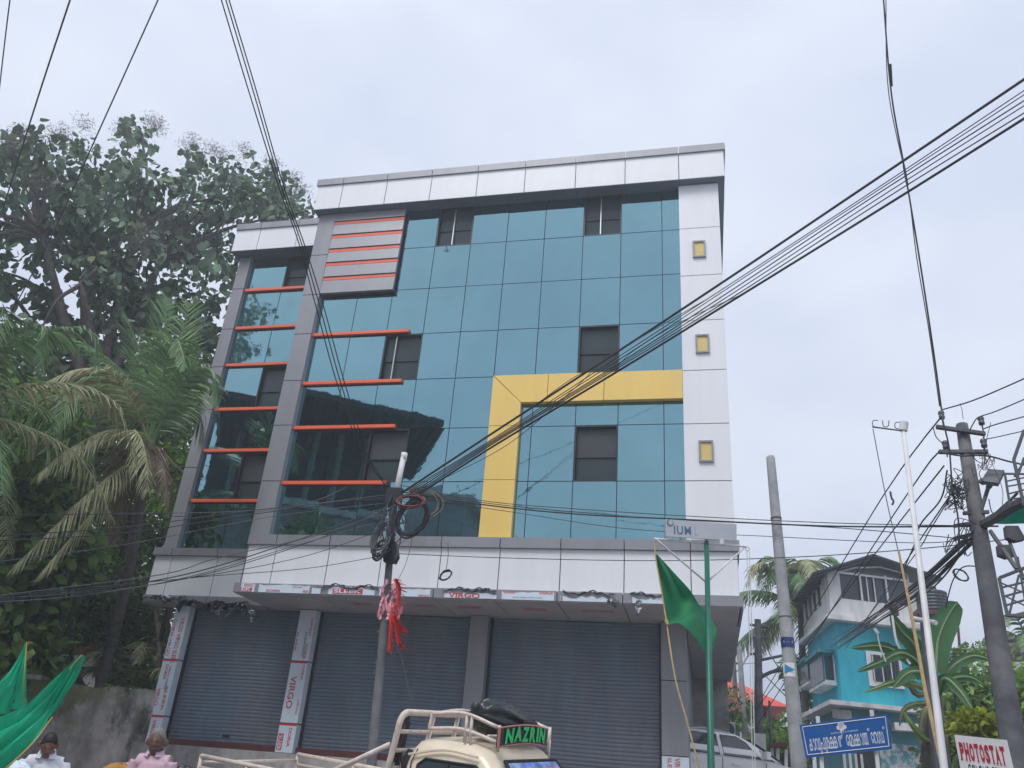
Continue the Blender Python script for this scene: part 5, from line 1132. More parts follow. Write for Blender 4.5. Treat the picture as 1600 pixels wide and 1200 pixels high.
hb('parapet_wall', white_d, .1, Wd, .05, .25, zs + .06, zsil); hb('parapet_wall', white_d, -.02, .18, .26, Lv, zs + .06, zsil)
zw = hp(1318, 893).z
hb('corner_pillar', white_d, -.02, .42, -.0, .04, zs + .07, zw); hb('corner_pillar', white_d, Wd - .45, Wd + .02, -.0, .04, zs + .07, zw - .1)
hb('room_wall', plaster, .05, Wd - .05, 2.8, 3.0, zsil, zw)
hb('side_wall', white_d, -.03, .06, .05, 1.0, zs + .08, zw)
# glazed front of the rooftop room
um = lambda px: uu(hp(px, 920))
x0, x1 = um(1307), um(1422); zt = hp(1360, 900).z; gm = mat('dim_glass', (.05, .065, .085), .25, 0, .15, 1, spec=.4)
win = hb('glazing', gm, x0, x1, .11, .13, zsil, zt + .15)
hb('glazing_head', gm, x0 + .1, x1 - .1, .10, .12, zt + .16, zap - .45)
for px in (1308, 1346, 1386, 1421): hb('mullion', white_p, um(px) - .035, um(px) + .035, .02, .09, zsil, zap - .55 if px in (1346, 1386) else zt + .2, BH)
for px in (1356, 1367): hb('mullion', white_p, um(px) - .02, um(px) + .02, .03, .08, zsil, zt - .02, BH)
hb('transom', white_p, x0, x1, .0, .018, zt - .04, zt + .03); hb('dark_opening', acp_d, um(1349), um(1355), .09, .108, zsil, zt - .02)
mb = MB(); P = [L3(um(px), .05, hp(px, py).z) for px, py in ((1307, 895), (1340, 887), (1380, 886), (1420, 897))]; mb.tube(P, .03, 5); mb.build('transom', white_p, BH)
# side glass louvres
for k in range(9):
    v = 1.0 + k * (Lv - 1.2) / 9
    hb('louvre_pane', white_d if k % 2 == 0 else gm, -.02, .03, v, v + (Lv - 1.2) / 9 - .06, zsil + .02, zw - .25)
# sheet roof, gable to the front
apx = hp(1365, 868, off=.5); eL = hp(1270, 897, off=.5); eR = hp(1472, 904, off=.5)
ua, za = uu(apx), apx.z; ul, zl_ = uu(eL), eL.z; ur, zr_ = uu(eR), eR.z
Lb = Lv + .5
for nm, (u0, z0), (u1, z1) in (('roof_sheet', (ul, zl_), (ua, za)), ('roof_sheet', (ua, za), (ur, zr_))):
    MB().prism([L3(u0, -.5, z0), L3(u1, -.5, z1), L3(u1, Lb, z1), L3(u0, Lb, z0)], (0, 0, .07)).build(nm, slate, BH)
MB().prism([L3(x0, .14, zt + .1), L3(x1, .14, zt + .1), L3(x1, .14, zt + .22), L3(ua, .14, za - .12), L3(x0, .14, zt + .22)], vD * .04).build('gable_glazing', gm, BH)
for k in range(9):
    t = k / 8; MB().tube([L3(ul + .05, -.3 + t * Lb, zl_ - .02), L3(ua, -.3 + t * Lb, za - .03)], .03, 4).build('roof_rafter', wire_g, BH)
# windows on the blue walls
def zfix(px, py, side='u'): return hp(px, py, side=side).z
w0, w1, wz0, wz1 = uu(hp(1362, 1065)), uu(hp(1412, 1060)), zfix(1380, 1068), zfix(1368, 1018)
fr_ = hb('window', white_p, w0 - .08, w1, .02, .08, wz0 - .1, wz1); hb('pane', gm, w0 + .08, w1 - .1, .0, .018, wz0 + .05, wz1 - .1, fr_)
for k in range(9): a = w0 + .1 + k * (w1 - w0 - .2) / 9; hb('window_bar', dframe if k % 3 else white_p, a, a + .03, -.03, -.005, wz0 + .05, wz1 - .1, fr_)
def side_window(pxa, pxb, pyt, pyb):
    # bay with concrete hood standing out of the left wall
    va, vb = sorted((vv(hp(pxa, pyb, side='v')), vv(hp(pxb, pyb, side='v')))); z0 = hp(pxb, pyb, side='v').z; z1 = hp(pxb, pyt, side='v').z
    hd = hb('window', turq, -.28, .1, va, vb, z0, z1); hb('pane', gm, -.30, -.285, va + .06, vb - .06, z0 + .08, z1 - .08, hd); hb('side_pane', gm, -.24, .05, va - .02, va - .005, z0 + .08, z1 - .08, hd)
    hb('window_frame', white_p, -.29, .08, va - .04, va - .025, z0, z0 + .07, hd); hb('window_frame', maroon, -.315, -.302, va - .02, va + .05, z0, z1, hd); hb('window_frame', white_p, .05, .1, va - .05, va - .026, z0, z1, hd)
    hb('sill', white_d, -.36, .1, va - .1, vb + .05, z0 - .08, z0 - .002, hd); hb('hood', turq2, -.45, .1, va - .15, vb + .1, z1 + .002, z1 + .1, hd)
for a in ((1262, 1277, 1031, 1066), (1279, 1302, 1018, 1067)): side_window(*a)
# right lower extension and rail
ex = hp(1500, 1095).z
e0 = PD(1462, 1100, 30.5); e1 = PD(1521, 1099, 31); et = PD(1500, 1048, 30.5).z
X_ = (e1 - e0); X_.z = 0
EX = MB().prism([Vector((e0.x, e0.y, ex)), Vector((e1.x, e1.y, ex)), Vector((e1.x, e1.y, et)), Vector((e0.x, e0.y, et + .25))], (0, 1.5, 0)).build('balcony_wall', turq, BH)
et2 = PD(1480, 1022, 31).z; ez2 = PD(1480, 1040, 31).z
MB().prism([PD(1462, 1042, 31.5), PD(1510, 1042, 31.5), PD(1512, 1020, 31.5), PD(1462, 1022, 31.5)], (0, 2, 0)).build('rear_wall', turq, BH)
MB().prism([Vector((e0.x, e0.y - .1, ex - .22)), Vector((e1.x, e1.y - .1, ex - .22)), Vector((e1.x, e1.y - .1, ex - .002)), Vector((e0.x, e0.y - .1, ex - .002))], (0, 1.6, 0)).build('floor_slab', white_d, BH)
a = hp(1392, 1130); b = hp(1450, 1134); mb = MB(); mb.prism([a + vD * -.4, b + vD * -.4, b + vD * -.4 - Vector((0, 0, .22)), a + vD * -.4 - Vector((0, 0, .22))], vD * .5); mb.build('canopy', white_d, BH)
# posters, door and shop front under the slab
postm = mat('torn_posters', (.45, .5, .52), .8, 0, .35, 9, c2=(.10, .30, .36), c2lo=.5, c2hi=.53)
p = hp(1385, 1185, off=.0); hb('poster_patch', postm, uu(hp(1392, 1190)), uu(hp(1440, 1190)), .07, .085, hp(1400, 1215).z, hp(1400, 1162).z)
hb('poster_patch', postm, uu(hp(1376, 1180)), uu(hp(1391, 1180)), .07, .085, hp(1380, 1215).z, hp(1380, 1172).z)
hb('doorway', acp_d, uu(hp(1338, 1190)), uu(hp(1374, 1190)), .06, .085, .5, hp(1350, 1172).z)
hb('faded_patch', white_d, uu(hp(1302, 1120)), uu(hp(1332, 1120)), .088, .095, hp(1310, 1122).z, hp(1310, 1108).z)
for k in range(4): hb('wall_pilaster', white_d, uu(hp(1318 + k * 9, 1190)), uu(hp(1322 + k * 9, 1190)), .0, .058, .5, hp(1320, 1176).z)
# water tank
q = PD(1458, 950, 29.5); TK = thing('water_tank', 'ribbed dark water tank on a stand behind the white pole', 'tank', q)
mb = MB(); pr = []; 
zt0, zt1 = PD(1458, 957, 29.5).z, PD(1458, 921, 29.5).z; n = 14
P = [Vector((q.x, q.y, zt0 + (zt1 - zt0) * i / n)) for i in range(n + 1)]; mb.tube(P, [.45 + (.02 if i % 2 else 0) if i < n - 1 else .30 - .14 * (i - n + 1) for i in range(n + 1)], 20); mb.build('drum', tankm, TK, smooth=False)
MB().tube([P[-1], P[-1] + Vector((0, 0, .08))], .18, 12).build('lid', tankm, TK)
MB().box((q.x - .6, q.y - .5, zt0 - .15), (q.x + .6, q.y + .5, zt0 - .01)).build('platform', maroon, TK); MB().box((q.x - .5, q.y - .4, zs), (q.x + .5, q.y + .4, zt0 - .16)).build('stand', acp_d, TK)
# ------------------------------------------------------------------ banana plant
BD_ = 17.0
bb = ground_pt(1466, 1215, BD_)
BN = thing('banana_plant', 'banana plant with one tall upright leaf and torn drooping leaves by the blue house', 'plant', bb)
def bleaf(pts, wid, torn_=0, m=banana, label=None, d=None, tilt=0):
    P = smooth_path([PD(x, y, z) for x, y, z in pts], 7); n = len(P); rr_ = random.Random(int(pts[0][0] * 7 + pts[-1][1]))
    rowsL, rowsR, mid = [], [], []
    for i, p in enumerate(P):
        t = i / (n - 1); tg = (P[min(i + 1, n - 1)] - P[max(i - 1, 0)]).normalized(); view = (p - Vector((0, 0, H))).normalized()
        side = tg.cross(view).normalized(); nrm_ = side.cross(tg)
        w_ = wid * .62 * max(.0, sin(pi * min(1, .10 + t * .9))) ** (.55 if torn_ > .15 else .3) * (1 if t < .985 else .45)
        jl = jr = 0
        if torn_: jl = rr_.uniform(-.35, .1) * torn_ * w_; jr = rr_.uniform(-.35, .1) * torn_ * w_
        dn = Vector((0, 0, -1)) * w_ * (.15 + .3 * tilt)
        rowsL.append([p, p + side * (w_ + jl) * .5 + nrm_ * .1 * w_, p + side * (w_ + jl) + dn]); rowsR.append([p, p - side * (w_ + jr) * .5 + nrm_ * .1 * w_, p - side * (w_ + jr) + dn])
    mb = MB(); mb.grid(rowsL); mb.grid([r[::-1] for r in rowsR]); o = mb.build('leaf', m, BN, smooth=True, label=label)
    q = MB(); q.tube(P, [.035 * (1 - .8 * i / n) for i in range(n)], 5); q.build('midrib', banana_r, o); return o
B_ = BD_
bleaf([(1462, 1050, B_), (1466, 1000, B_), (1480, 965, B_), (1496, 940, B_)], .36, .1, label='tall upright paddle leaf')
bleaf([(1455, 1060, B_), (1420, 1030, B_ - .3), (1380, 1010, B_ - .6), (1328, 1012, B_ - .9)], .17, .5)
bleaf([(1455, 1060, B_), (1430, 1010, B_ - .3), (1408, 985, B_ - .5), (1392, 958, B_ - .6)], .24, .3)
bleaf([(1458, 1070, B_), (1440, 1040, B_ - .5), (1410, 1020, B_ - .8), (1375, 1035, B_ - 1), (1338, 1050, B_ - 1.1)], .16, .6)
bleaf([(1458, 1080, B_), (1430, 1070, B_ - .5), (1400, 1065, B_ - .9), (1350, 1082, B_ - 1.2)], .11, .9, MATS['dense_leaf'])
bleaf([(1465, 1070, B_), (1490, 1040, B_ + .2), (1520, 1025, B_ + .4), (1552, 1032, B_ + .4)], .15, .5)
bleaf([(1465, 1080, B_), (1490, 1060, B_), (1515, 1058, B_), (1535, 1068, B_)], .14, .6)
bleaf([(1460, 1060, B_), (1440, 1010, B_ + .5), (1420, 990, B_ + .7), (1405, 1000, B_ + .8)], .22, .4)
bleaf([(1458, 1060, B_), (1440, 1050, B_ - .6), (1418, 1052, B_ - .9), (1395, 1075, B_ - 1)], .2, .6)
bleaf([(1462, 1090, B_), (1475, 1060, B_ - .4), (1500, 1080, B_ - .6), (1520, 1110, B_ - .7)], .16, .5)
bleaf([(1455, 1160, B_), (1440, 1150, B_ - .5), (1425, 1132, B_ - .7), (1412, 1112, B_ - .7)], .09, .3, leaf_b)
for pts in ([(1455, 1080, B_), (1435, 1085, B_ - .3), (1420, 1070, B_ - .5), (1408, 1060, B_ - .5)], [(1458, 1100, B_), (1430, 1100, B_ - .4), (1412, 1110, B_ - .5), (1405, 1135, B_ - .5)], [(1460, 1100, B_), (1445, 1110, B_ - .4), (1438, 1140, B_ - .4), (1440, 1165, B_ - .4)]):
    bleaf(pts, .09, .9, deadf, label='dry brown hanging leaf')
for (x, r_) in ((1458, .10), (1470, .13), (1446, .07)):
    b0 = ground_pt(x, 1215, B_); q = MB(); q.tube([b0, PD(x - 2, 1150, B_), PD(1460, 1060, B_)], [r_ * 1.3, r_, r_ * .6], 8); q.build('stem', mat('banana_stem_%d' % x, (.10, .09, .07), .8, 0, .4, 6), BN, smooth=True)
# dry stub on tall stalk
q = MB(); q.tube(smooth_path([PD(1393, 940, 16.4), PD(1396, 950, 16.4), PD(1401, 962, 16.4)], 3), [.06, .08, .10, .09, .07, .06, .05][:7], 6); q.build('dry_tip', bark, BN)
q = MB(); q.tube(smooth_path([PD(1394, 962, 16.3), PD(1400, 1000, 16.3), PD(1410, 1020, 16.3), PD(1422, 1038, 16.3)], 4), .022, 5); q.build('pale_stalk', white_d, BN)
q = MB(); q.tube(smooth_path([PD(1370, 985, 16), PD(1375, 1010, 16), PD(1384, 1034, 16)], 4), .014, 5); q.tube([PD(1366, 982, 16), PD(1372, 990, 16)], .03, 5); q.build('pale_stalk', white_d, BN)
# ------------------------------------------------------------------ palms and shrubs at right
c = PD(1250, 945, 34); palm('coconut_palm', 'tall coconut palm behind the left corner of the blue house', c, Vector((c.x - .2, c.y, 1.8)), 3.1, 30, m=frond_g, ln_=.95, nl=44, wid=.085)
clump_tree('back_tree', 'dark bushy tree in the gap left of the blue house', [(1240, 1040), (1262, 1035), (1272, 1100), (1250, 1110)], 10, 34, 37, .2, 90, leaf_m, (1255, 1200), rad=(.5, .9), mind=8, tr=.12)
for nm, lab, poly, n, d0, d1, sz, per, m_, tp, rad in [
    ('hedge_bush', 'mass of dull green shrubs between the banana plant and dark pole', [(1480, 1080), (1560, 1050), (1580, 1130), (1590, 1200), (1470, 1200)], 46, 19, 22, .16, 90, leaf_m, (1520, 1215), (.45, .7)),
    ('croton_bush', 'bright yellow-green bush right above the photostat sign', [(1505, 1135), (1530, 1125), (1565, 1140), (1562, 1155), (1505, 1152)], 12, 15, 15.8, .12, 120, leaf_y, (1535, 1200), (.20, .32)),
    ('roadside_bush', 'green bush at the foot of the far poles, left of the grey pole', [(1185, 1145), (1238, 1138), (1240, 1190), (1195, 1190)], 26, 24, 27, .18, 80, leaf_b, (1215, 1210), (.4, .7)),
    ('flowering_bush', 'dark flowering bush before the red roof beside the green post', [(1100, 1098), (1140, 1092), (1160, 1106), (1160, 1122), (1102, 1122)], 20, 30, 33, .16, 90, leaf_m, (1130, 1200), (.45, .8)),
    ('edge_bush', 'green leaves at the extreme right edge beyond the dark pole', [(1585, 1040), (1640, 1040), (1640, 1140), (1590, 1120)], 12, 18, 20, .16, 80, leaf_b, (1620, 1215), (.4, .6))]:
    clump_tree(nm, lab, poly, n, d0, d1, sz, per, m_, tp, rad=rad, mind=5, cat='bush', tr=.05)
c = PD(1228, 1150, 26)
# flowers on the dark bush
mb = MB()
for k in range(60):
    p = PD(random.uniform(1102, 1158), random.uniform(1090, 1110), 29.6); mb.obox(p, (.05, 0, 0), (0, .05, 0), (0, 0, .04))
o = mb.build('flowers', mat('pink_flower', (.6, .25, .25), .6)); settle(o, PD(1130, 1100, 29.6)); tag(o, 'scattered pink blossoms on the dark bush by the red roof', 'flowers', kind='stuff')
c = PD(1600, 990, 20); palm('areca_palm', 'small palm showing at the right edge above the grey wall', PD(1606, 1005, 24), Vector((PD(1606, 1005, 24).x, 23, 2)), 1.3, 10, ln_=.35, tr=.05, nl=20)
# grey block house at right with tank
GH = thing('grey_house', 'unpainted grey block house behind the dark pole at the right edge', 'house', Vector((PD(1560, 1100, 26).x, 25, 1.6)))
a, b, t1 = PD(1512, 1100, 26), PD(1640, 1100, 24), PD(1560, 1050, 25).z
for k in range(7):
    for j in range(11):
        s_ = (j + (.5 if k % 2 else 0)) / 11; e_ = s_ + 1 / 11 - .006; z0 = t1 - .36 * (k + 1) + .01; p0, p1 = a.lerp(b, s_), a.lerp(b, e_)
        q = MB(); y_ = random.uniform(-.015, .015); q.prism([Vector((p0.x, p0.y + y_, z0)), Vector((p1.x, p1.y + y_, z0)), Vector((p1.x, p1.y + y_, z0 + .345)), Vector((p0.x, p0.y + y_, z0 + .345))], (0, .2, 0)); q.build('block', plaster if (j + k) % 3 else conc, GH)
MB().prism([Vector((a.x, a.y + .08, 1.2)), Vector((b.x, b.y + .08, 1.2)), Vector((b.x, b.y + .08, t1)), Vector((a.x, a.y + .08, t1))], (0, 3, 0)).build('wall_core', conc_d, GH)
MB().prism([PD(1582, 1048, 24), PD(1640, 1050, 23.5), PD(1640, 1036, 23.5), PD(1582, 1034, 24)], (0, 2, 0)).build('sunshade', white_d, GH)
q = PD(1586, 1020, 28); mb = MB(); mb.tube([Vector((q.x, q.y, PD(1586, 1032, 28).z + .09 * i)) for i in range(7)], [.75 + (.03 if i % 2 else 0) for i in range(7)], 18); o = mb.build('water_tank', tankm); settle(o, q); tag(o, 'squat dark water tank on the grey house at the right edge', 'tank')
# parapet garden scrub right of banana
clump_tree('rooftop_weeds', 'low weeds growing on the terrace edge right of the banana leaf', [(1480, 1020), (1545, 1010), (1545, 1022), (1482, 1030)], 9, 24, 25, .12, 70, leaf_m, (1510, 1060), rad=(.2, .3), mind=4, cat='weeds', tr=.02)
q = MB(); q.tube([PD(1497, 980, 25), PD(1500, 1020, 25)], .035, 5); o = q.build('iron_post', maroon); settle(o, PD(1500, 1020, 25)); tag(o, 'short dark post standing on the terrace behind the banana leaf', 'post')
# photostat sign
a, b, c_, d_ = PD(1491, 1148, 7.8), PD(1571, 1156, 7.6), PD(1596, 1262, 7.6), PD(1512, 1262, 7.8)
PS = thing('photostat_sign', 'white board lettered PHOTOSTAT in red above COLOUR PRINT', 'sign', (c_ + d_) / 2)
nn_ = (b - a).cross(a - d_).normalized(); MB().prism([d_, c_, b, a], -nn_ * .02).build('panel', white_p, PS)
xd = (b - a).normalized(); yd = (a - d_).normalized(); W_ = (b - a).length
def stext(s, m, x, y, w_, h_, serif=True, bold=.02):
    text(s, m, PS, a + xd * x - yd * y, xd, yd, w_, h_, bold=bold, depth=.003)
k = 7.7 / 1277
letters = 'PHOTOSTAT'; lw = W_ * .89 / 9
for i, ch in enumerate(letters):
    x = W_ * .06 + i * lw; text(ch, sred, PS, a + xd * x - yd * .178, xd, yd, lw * .84, .128, bold=.05, depth=.003)
    mb = MB(); o_ = a + xd * x - yd * .178 + nn_ * .004
    if ch in 'PHTA':
        for zy in ([0] if ch in 'PT' else [0]):
            for xx in ((.12,) if ch == 'P' else ((.5,) if ch == 'T' else (.1, .9))):
                mb.obox(o_ + xd * lw * .84 * xx + yd * .004, xd * lw * .17, yd * .004, nn_ * .0005)
        if ch == 'H':
            for xx in (.1, .9): mb.obox(o_ + xd * lw * .84 * xx + yd * .124, xd * lw * .17, yd * .004, nn_ * .0005)
        mb.build('serif', sred, PS)
for i, (s, x, w_) in enumerate((('COLOUR', .16, .43), ('PRINT', .64, .31))): text(s, sdark, PS, a + xd * W_ * x - yd * .305, xd, yd, W_ * w_, .105, bold=.0, depth=.003)
# ------------------------------------------------------------------ far street
RH = thing('red_roof_house', 'pale house with a big bright red hipped roof down the side street', 'house', Vector((PD(1160, 1130, 42).x, 42, 2)))
e = [PD(1086, 1092, 40), PD(1236, 1104, 40)]; ap = [PD(1132, 1058, 45), PD(1146, 1060, 45)]
ze = PD(1236, 1104, 40).z; xL, xR, yF = PD(1072, 1092, 40).x, PD(1236, 1104, 40).x, 40.0
za_ = PD(1136, 1058, 44).z; ax0, ax1 = PD(1128, 1058, 44).x, PD(1140, 1058, 44).x
mb = MB(); mb.add([(xL, yF, ze), (xR, yF, ze), (xR, yF + 9, ze), (xL, yF + 9, ze), (ax0, yF + 4.5, za_), (ax1, yF + 4.5, za_)], [(0, 1, 5, 4), (1, 2, 5), (2, 3, 4, 5), (3, 0, 4), (3, 2, 1, 0)]); mb.build('roof', redroof, RH)
MB().box((xL + .6, yF + .6, 1), (xR - 1.4, yF + 8.4, ze - .55)).build('wall', white_d, RH); MB().box((xL + .5, yF + .5, ze - .5), (xR - 1.0, yF + 8.5, ze - .05)).build('painted_eave_shade', acp_d, RH)  # dark box under the roof paints in the shade of the eaves
PH = thing('pink_house', 'pink and white two storey house with orange tiled porch behind the last pillar', 'house', Vector((PD(1088, 1100, 33).x, 33, 2)))
def fq(nm, m, pts, d, dy=1.0, parent=PH): return MB().prism([PY(x, y, d) for x, y in pts], (0, dy, 0)).build(nm, m, parent)
fq('wall', white_d, [(1060, 1200), (1104, 1200), (1104, 1040), (1060, 1040)], 34, 4); fq('pink_panel', pinkw, [(1087, 1098), (1097, 1100), (1096, 1040), (1087, 1040)], 33.8, .18)
fq('pink_panel', pinkw, [(1086, 1100), (1102, 1108), (1101, 1085), (1094, 1080)], 33.5, .18)
for x in (1074, 1080, 1086, 1100): fq('balcony_rod', white_p, [(x, 1080), (x + 1.2, 1080), (x + 1.2, 1045), (x, 1045)], 33.2, .05)
fq('balcony_rail', white_p, [(1072, 1084), (1100, 1084), (1100, 1082), (1072, 1082)], 33.25, .05)
mb = MB(); mb.add([PY(1066, 1101, 31), PY(1100, 1110, 31), PY(1084, 1082, 34), PY(1060, 1076, 34)], [(0, 1, 2, 3)]); mb.build('porch_roof', mat('orange_tile', (.6, .16, .05), .8, 0, .25, 9, .01, 20), PH)
fq('porch_fascia', white_p, [(1064, 1106), (1104, 1118), (1104, 1114), (1064, 1101)], 31, .1); fq('dark_bay', acp_d, [(1072, 1146), (1130, 1146), (1130, 1130), (1072, 1130)], 33, .4); fq('shop_board', white_d, [(1068, 1130), (1100, 1130), (1100, 1116), (1068, 1116)], 32, .1)
PO = thing('portrait_poster', 'white poster with a dark round portrait-like oval above the white car', 'poster', PY(1139, 1148, 24))
MB().prism([PY(1129, 1148, 24), PY(1149, 1148, 24), PY(1149, 1128, 24), PY(1129, 1128, 24)], (0, .04, 0)).build('panel', white_d, PO)
mb = MB(); c = PY(1140, 1140, 23.98); mb.add([c] + [c + Vector((.13 * cos(t), 0, .16 * sin(t))) for t in np.linspace(0, 2 * pi, 17)[:-1]], [(0, (i + 1) % 16 + 1, i + 1) for i in range(16)]); mb.build('oval', wire_g, PO)
# far poles down the side street
FP = 'far poles down the side street'
for (x0, y0, x1_, y1_, d, r, m_, lab, arms) in [
    (1186, 1150, 1184, 968, 24, .11, conc_d, 'dark far pole with several crossarms beside the palm', 1), (1165, 1160, 1155, 1011, 30, .10, conc, 'pale plain pole down the street, left of the dark one', 0),
    (1151, 1130, 1146, 1018, 38, .10, conc_d, 'thin dark pole in front of the red roof', 2), (1146, 1122, 1141, 1031, 44, .09, conc, 'most distant grey pole before the red roof', 0), (1206, 1190, 1202, 1095, 22, .035, conc_d, 'short thin dark post among the bushes', 0)]:
    t_ = PD(x1_, y1_, d); b_ = PD(x0, y0, d); b2 = b_ + (b_ - t_) * .4; b2.z = 1.4
    T = thing('distant_pole', lab, 'pole', b2, FP); mb = MB(); mb.tube([b2, b_, t_], [r * 1.2, r * 1.1, r * .8], 8); mb.build('shaft', m_, T, smooth=True)
    if arms == 1:
        for (xa, ya, xb, yb) in ((1172, 976, 1200, 980), (1174, 996, 1198, 996), (1172, 1022, 1188, 1021), (1190, 1031, 1224, 1024), (1186, 1060, 1216, 1045)): MB().tube([PD(xa, ya, d), PD(xb, yb, d)], .04, 5).build('crossarm', conc_d, T)
        MB().tube(smooth_path([PD(1186, 1060, d), PD(1205, 1050, d), PD(1225, 1046, d)], 3), .05, 5).build('bracket_arm', conc_d, T)
        q = PD(1180, 1153, d); MB().box((q.x - .02, q.y - .2, q.z - .4), (q.x + .25, q.y - .15, q.z + .1)).build('pole_poster', white_d, T)
    if arms == 2: MB().tube([PD(1138, 1036, d), PD(1156, 1036, d)], .04, 5).build('crossarm', conc_d, T)
for i, pts in enumerate([[(1190, 980, 24), (1165, 1030, 34), (1150, 1050, 44)], [(1186, 996, 24), (1160, 1040, 34), (1140, 1060, 46)], [(1190, 1050, 24), (1215, 1075, 20), (1240, 1100, 14)], [(1190, 1000, 24), (1215, 1040, 17), (1235, 1050, 11)], [(1110, 1035, 30), (1150, 1038, 38), (1190, 1035, 24)]]):
    cable(pts, .012, wire, ('upper thin wire from the dark far pole towards the red roof', 'lower thin wire from the dark far pole towards the red roof', 'thin wire from the dark far pole low to the grey concrete pole', 'thin wire from the dark far pole high to the grey concrete pole', 'level thin wire joining the far poles before the red roof')[i], 'far street wires')
# wall and gate behind the car
WG = thing('gate_wall', 'weathered white pillars and dark boards of a yard wall behind the car', 'wall', Vector((PY(1220, 1190, 20).x, 20, 1.5)))
for x in (1204, 1213, 1226, 1243): MB().prism([PY(x, 1215, 20), PY(x + 5, 1215, 20), PY(x + 5, 1168 + (x - 1200) * .1, 20), PY(x, 1168 + (x - 1200) * .1, 20)], (0, .2, 0)).build('pillar', white_d, WG)
for k in range(7): MB().prism([PY(1208 + k * 5.5, 1215, 20.3), PY(1213 + k * 5.5, 1215, 20.3), PY(1213 + k * 5.5, 1176, 20.3), PY(1208 + k * 5.5, 1177, 20.3)], (0, .05, 0)).build('board', bark, WG)
MB().prism([PY(1202, 1168, 19.8), PY(1232, 1166, 19.8), PY(1228, 1160, 19.8), PY(1208, 1161, 19.8)], (0, .6, 0)).build('coping', maroon, WG)

# ------------------------------------------------------------------ vehicles
class Frame:
    def __init__(s, o, F, S, U): s.o, s.F, s.S, s.U = Vector(o), Vector(F), Vector(S), Vector(U)
    def p(s, x, y, z): return s.o + s.F * x + s.S * y + s.U * z
    def box(s, mb, a, b):
        c = s.p((a[0] + b[0]) / 2, (a[1] + b[1]) / 2, (a[2] + b[2]) / 2); return mb.obox(c, s.F * (b[0] - a[0]) / 2, s.S * (b[1] - a[1]) / 2, s.U * (b[2] - a[2]) / 2)
def ring(x0, x1, y0, y1, z, r, n=5, bow=0):
    P = []
    for cx, cy, a0 in ((x1 - r, y1 - r, 0), (x0 + r, y1 - r, 90), (x0 + r, y0 + r, 180), (x1 - r, y0 + r, 270)):
        for k in range(n + 1):
            a = radians(a0 + 90 * k / n); P.append((cx + r * cos(a) + bow * (1 if cos(a) > .3 else 0) * 0, cy + r * sin(a), z))
    return P
def loftrings(fr, mb, rings, cap=True):
    n = len(rings[0]); V = [fr.p(*q) for r in rings for q in r]
    F = [(i * n + k, i * n + (k + 1) % n, (i + 1) * n + (k + 1) % n, (i + 1) * n + k) for i in range(len(rings) - 1) for k in range(n)]
    if cap: F += [tuple(range(n - 1, -1, -1)), tuple((len(rings) - 1) * n + k for k in range(n))]
    mb.add(V, F)
def rot_frame(o, heading, pitch, roll):
    Rm = Matrix.Rotation(heading, 3, 'Z') @ Matrix.Rotation(pitch, 3, 'Y') @ Matrix.Rotation(roll, 3, 'X')
    return Frame(o, Rm @ Vector((1, 0, 0)), Rm @ Vector((0, 1, 0)), Rm @ Vector((0, 0, 1)))
def wheel(fr, T, x, y, r, w_, name='wheel'):
    mb = MB(); mb.tube([fr.p(x, y - w_ / 2, r), fr.p(x, y - w_ / 2 + .02, r), fr.p(x, y + w_ / 2 - .02, r), fr.p(x, y + w_ / 2, r)], [r * .93, r, r, r * .93], 24); t = mb.build(name, rubber, T)
    mb = MB(); mb.tube([fr.p(x, y - w_ / 2 - .005, r), fr.p(x, y + w_ / 2 + .005, r)], r * .62, 16); mb.build('rim', alu, t); return t

# pickup
p0 = PD(772, 1170, 8.6)
tf = rot_frame(p0, radians(-16), radians(3.6), radians(4.3)); tf.o = p0 - tf.U * 1.83 - tf.F * .04
TK2 = thing('pickup_truck', 'cream pickup truck with roof rack and tall tubular headboard, sign board over its cab', 'pickup truck', tf.p(-1, .7, 0))
mb = MB()
R0 = [ring(-1.0, .62, -.13, 1.47, 1.12, .10), ring(-.99, .40, -.10, 1.44, 1.35, .12), ring(-.97, .16, -.05, 1.39, 1.60, .14), ring(-.95, .04, -.01, 1.35, 1.73, .16), ring(-.92, -.03, .04, 1.30, 1.80, .18), ring(-.84, -.12, .14, 1.20, 1.845, .2), ring(-.66, -.3, .34, 1.0, 1.87, .15)]
loftrings(tf, mb, R0); mb.build('cab', cream, TK2, smooth=True)
mb = MB(); loftrings(tf, mb, [ring(-1.02, 1.45, -.14, 1.48, .42, .12), ring(-1.02, 1.5, -.15, 1.49, .75, .12), ring(-1.01, 1.42, -.14, 1.48, 1.0, .12), ring(-1.0, 1.1, -.13, 1.47, 1.12, .12)]); mb.build('lower_body', cream, TK2)
sp_ = lambda x, z, o=0: (x, -.13 + (z - 1.12) * .17 - o, z)       # on the near side of the cab
for pts, nm in (([(-.80, 1.20), (.30, 1.20), (-.02, 1.60), (-.12, 1.66), (-.70, 1.66), (-.78, 1.60)], 'side_window'),):
    q = [tf.p(*sp_(x, z, .006)) for x, z in pts]; MB().prism(q, tf.S * .02).build(nm, cglass, TK2); mb = MB(); mb.tube(q + [q[0]], .014, 6); mb.build('window_seal', rubber, TK2)
mb = MB(); mb.tube([tf.p(*sp_(-.86, 1.12, .004)), tf.p(*sp_(-.86, 1.62, .012)), tf.p(*sp_(-.82, 1.74, .0))], .006, 5); mb.build('door_gap', rubber, TK2)
mb = MB(); mb.tube(smooth_path([tf.p(*sp_(-.9, 1.68, .03)), tf.p(*sp_(-.5, 1.76, .02)), tf.p(*sp_(-.1, 1.74, .03))], 4), .012, 5); mb.build('drip_rail', cream, TK2)
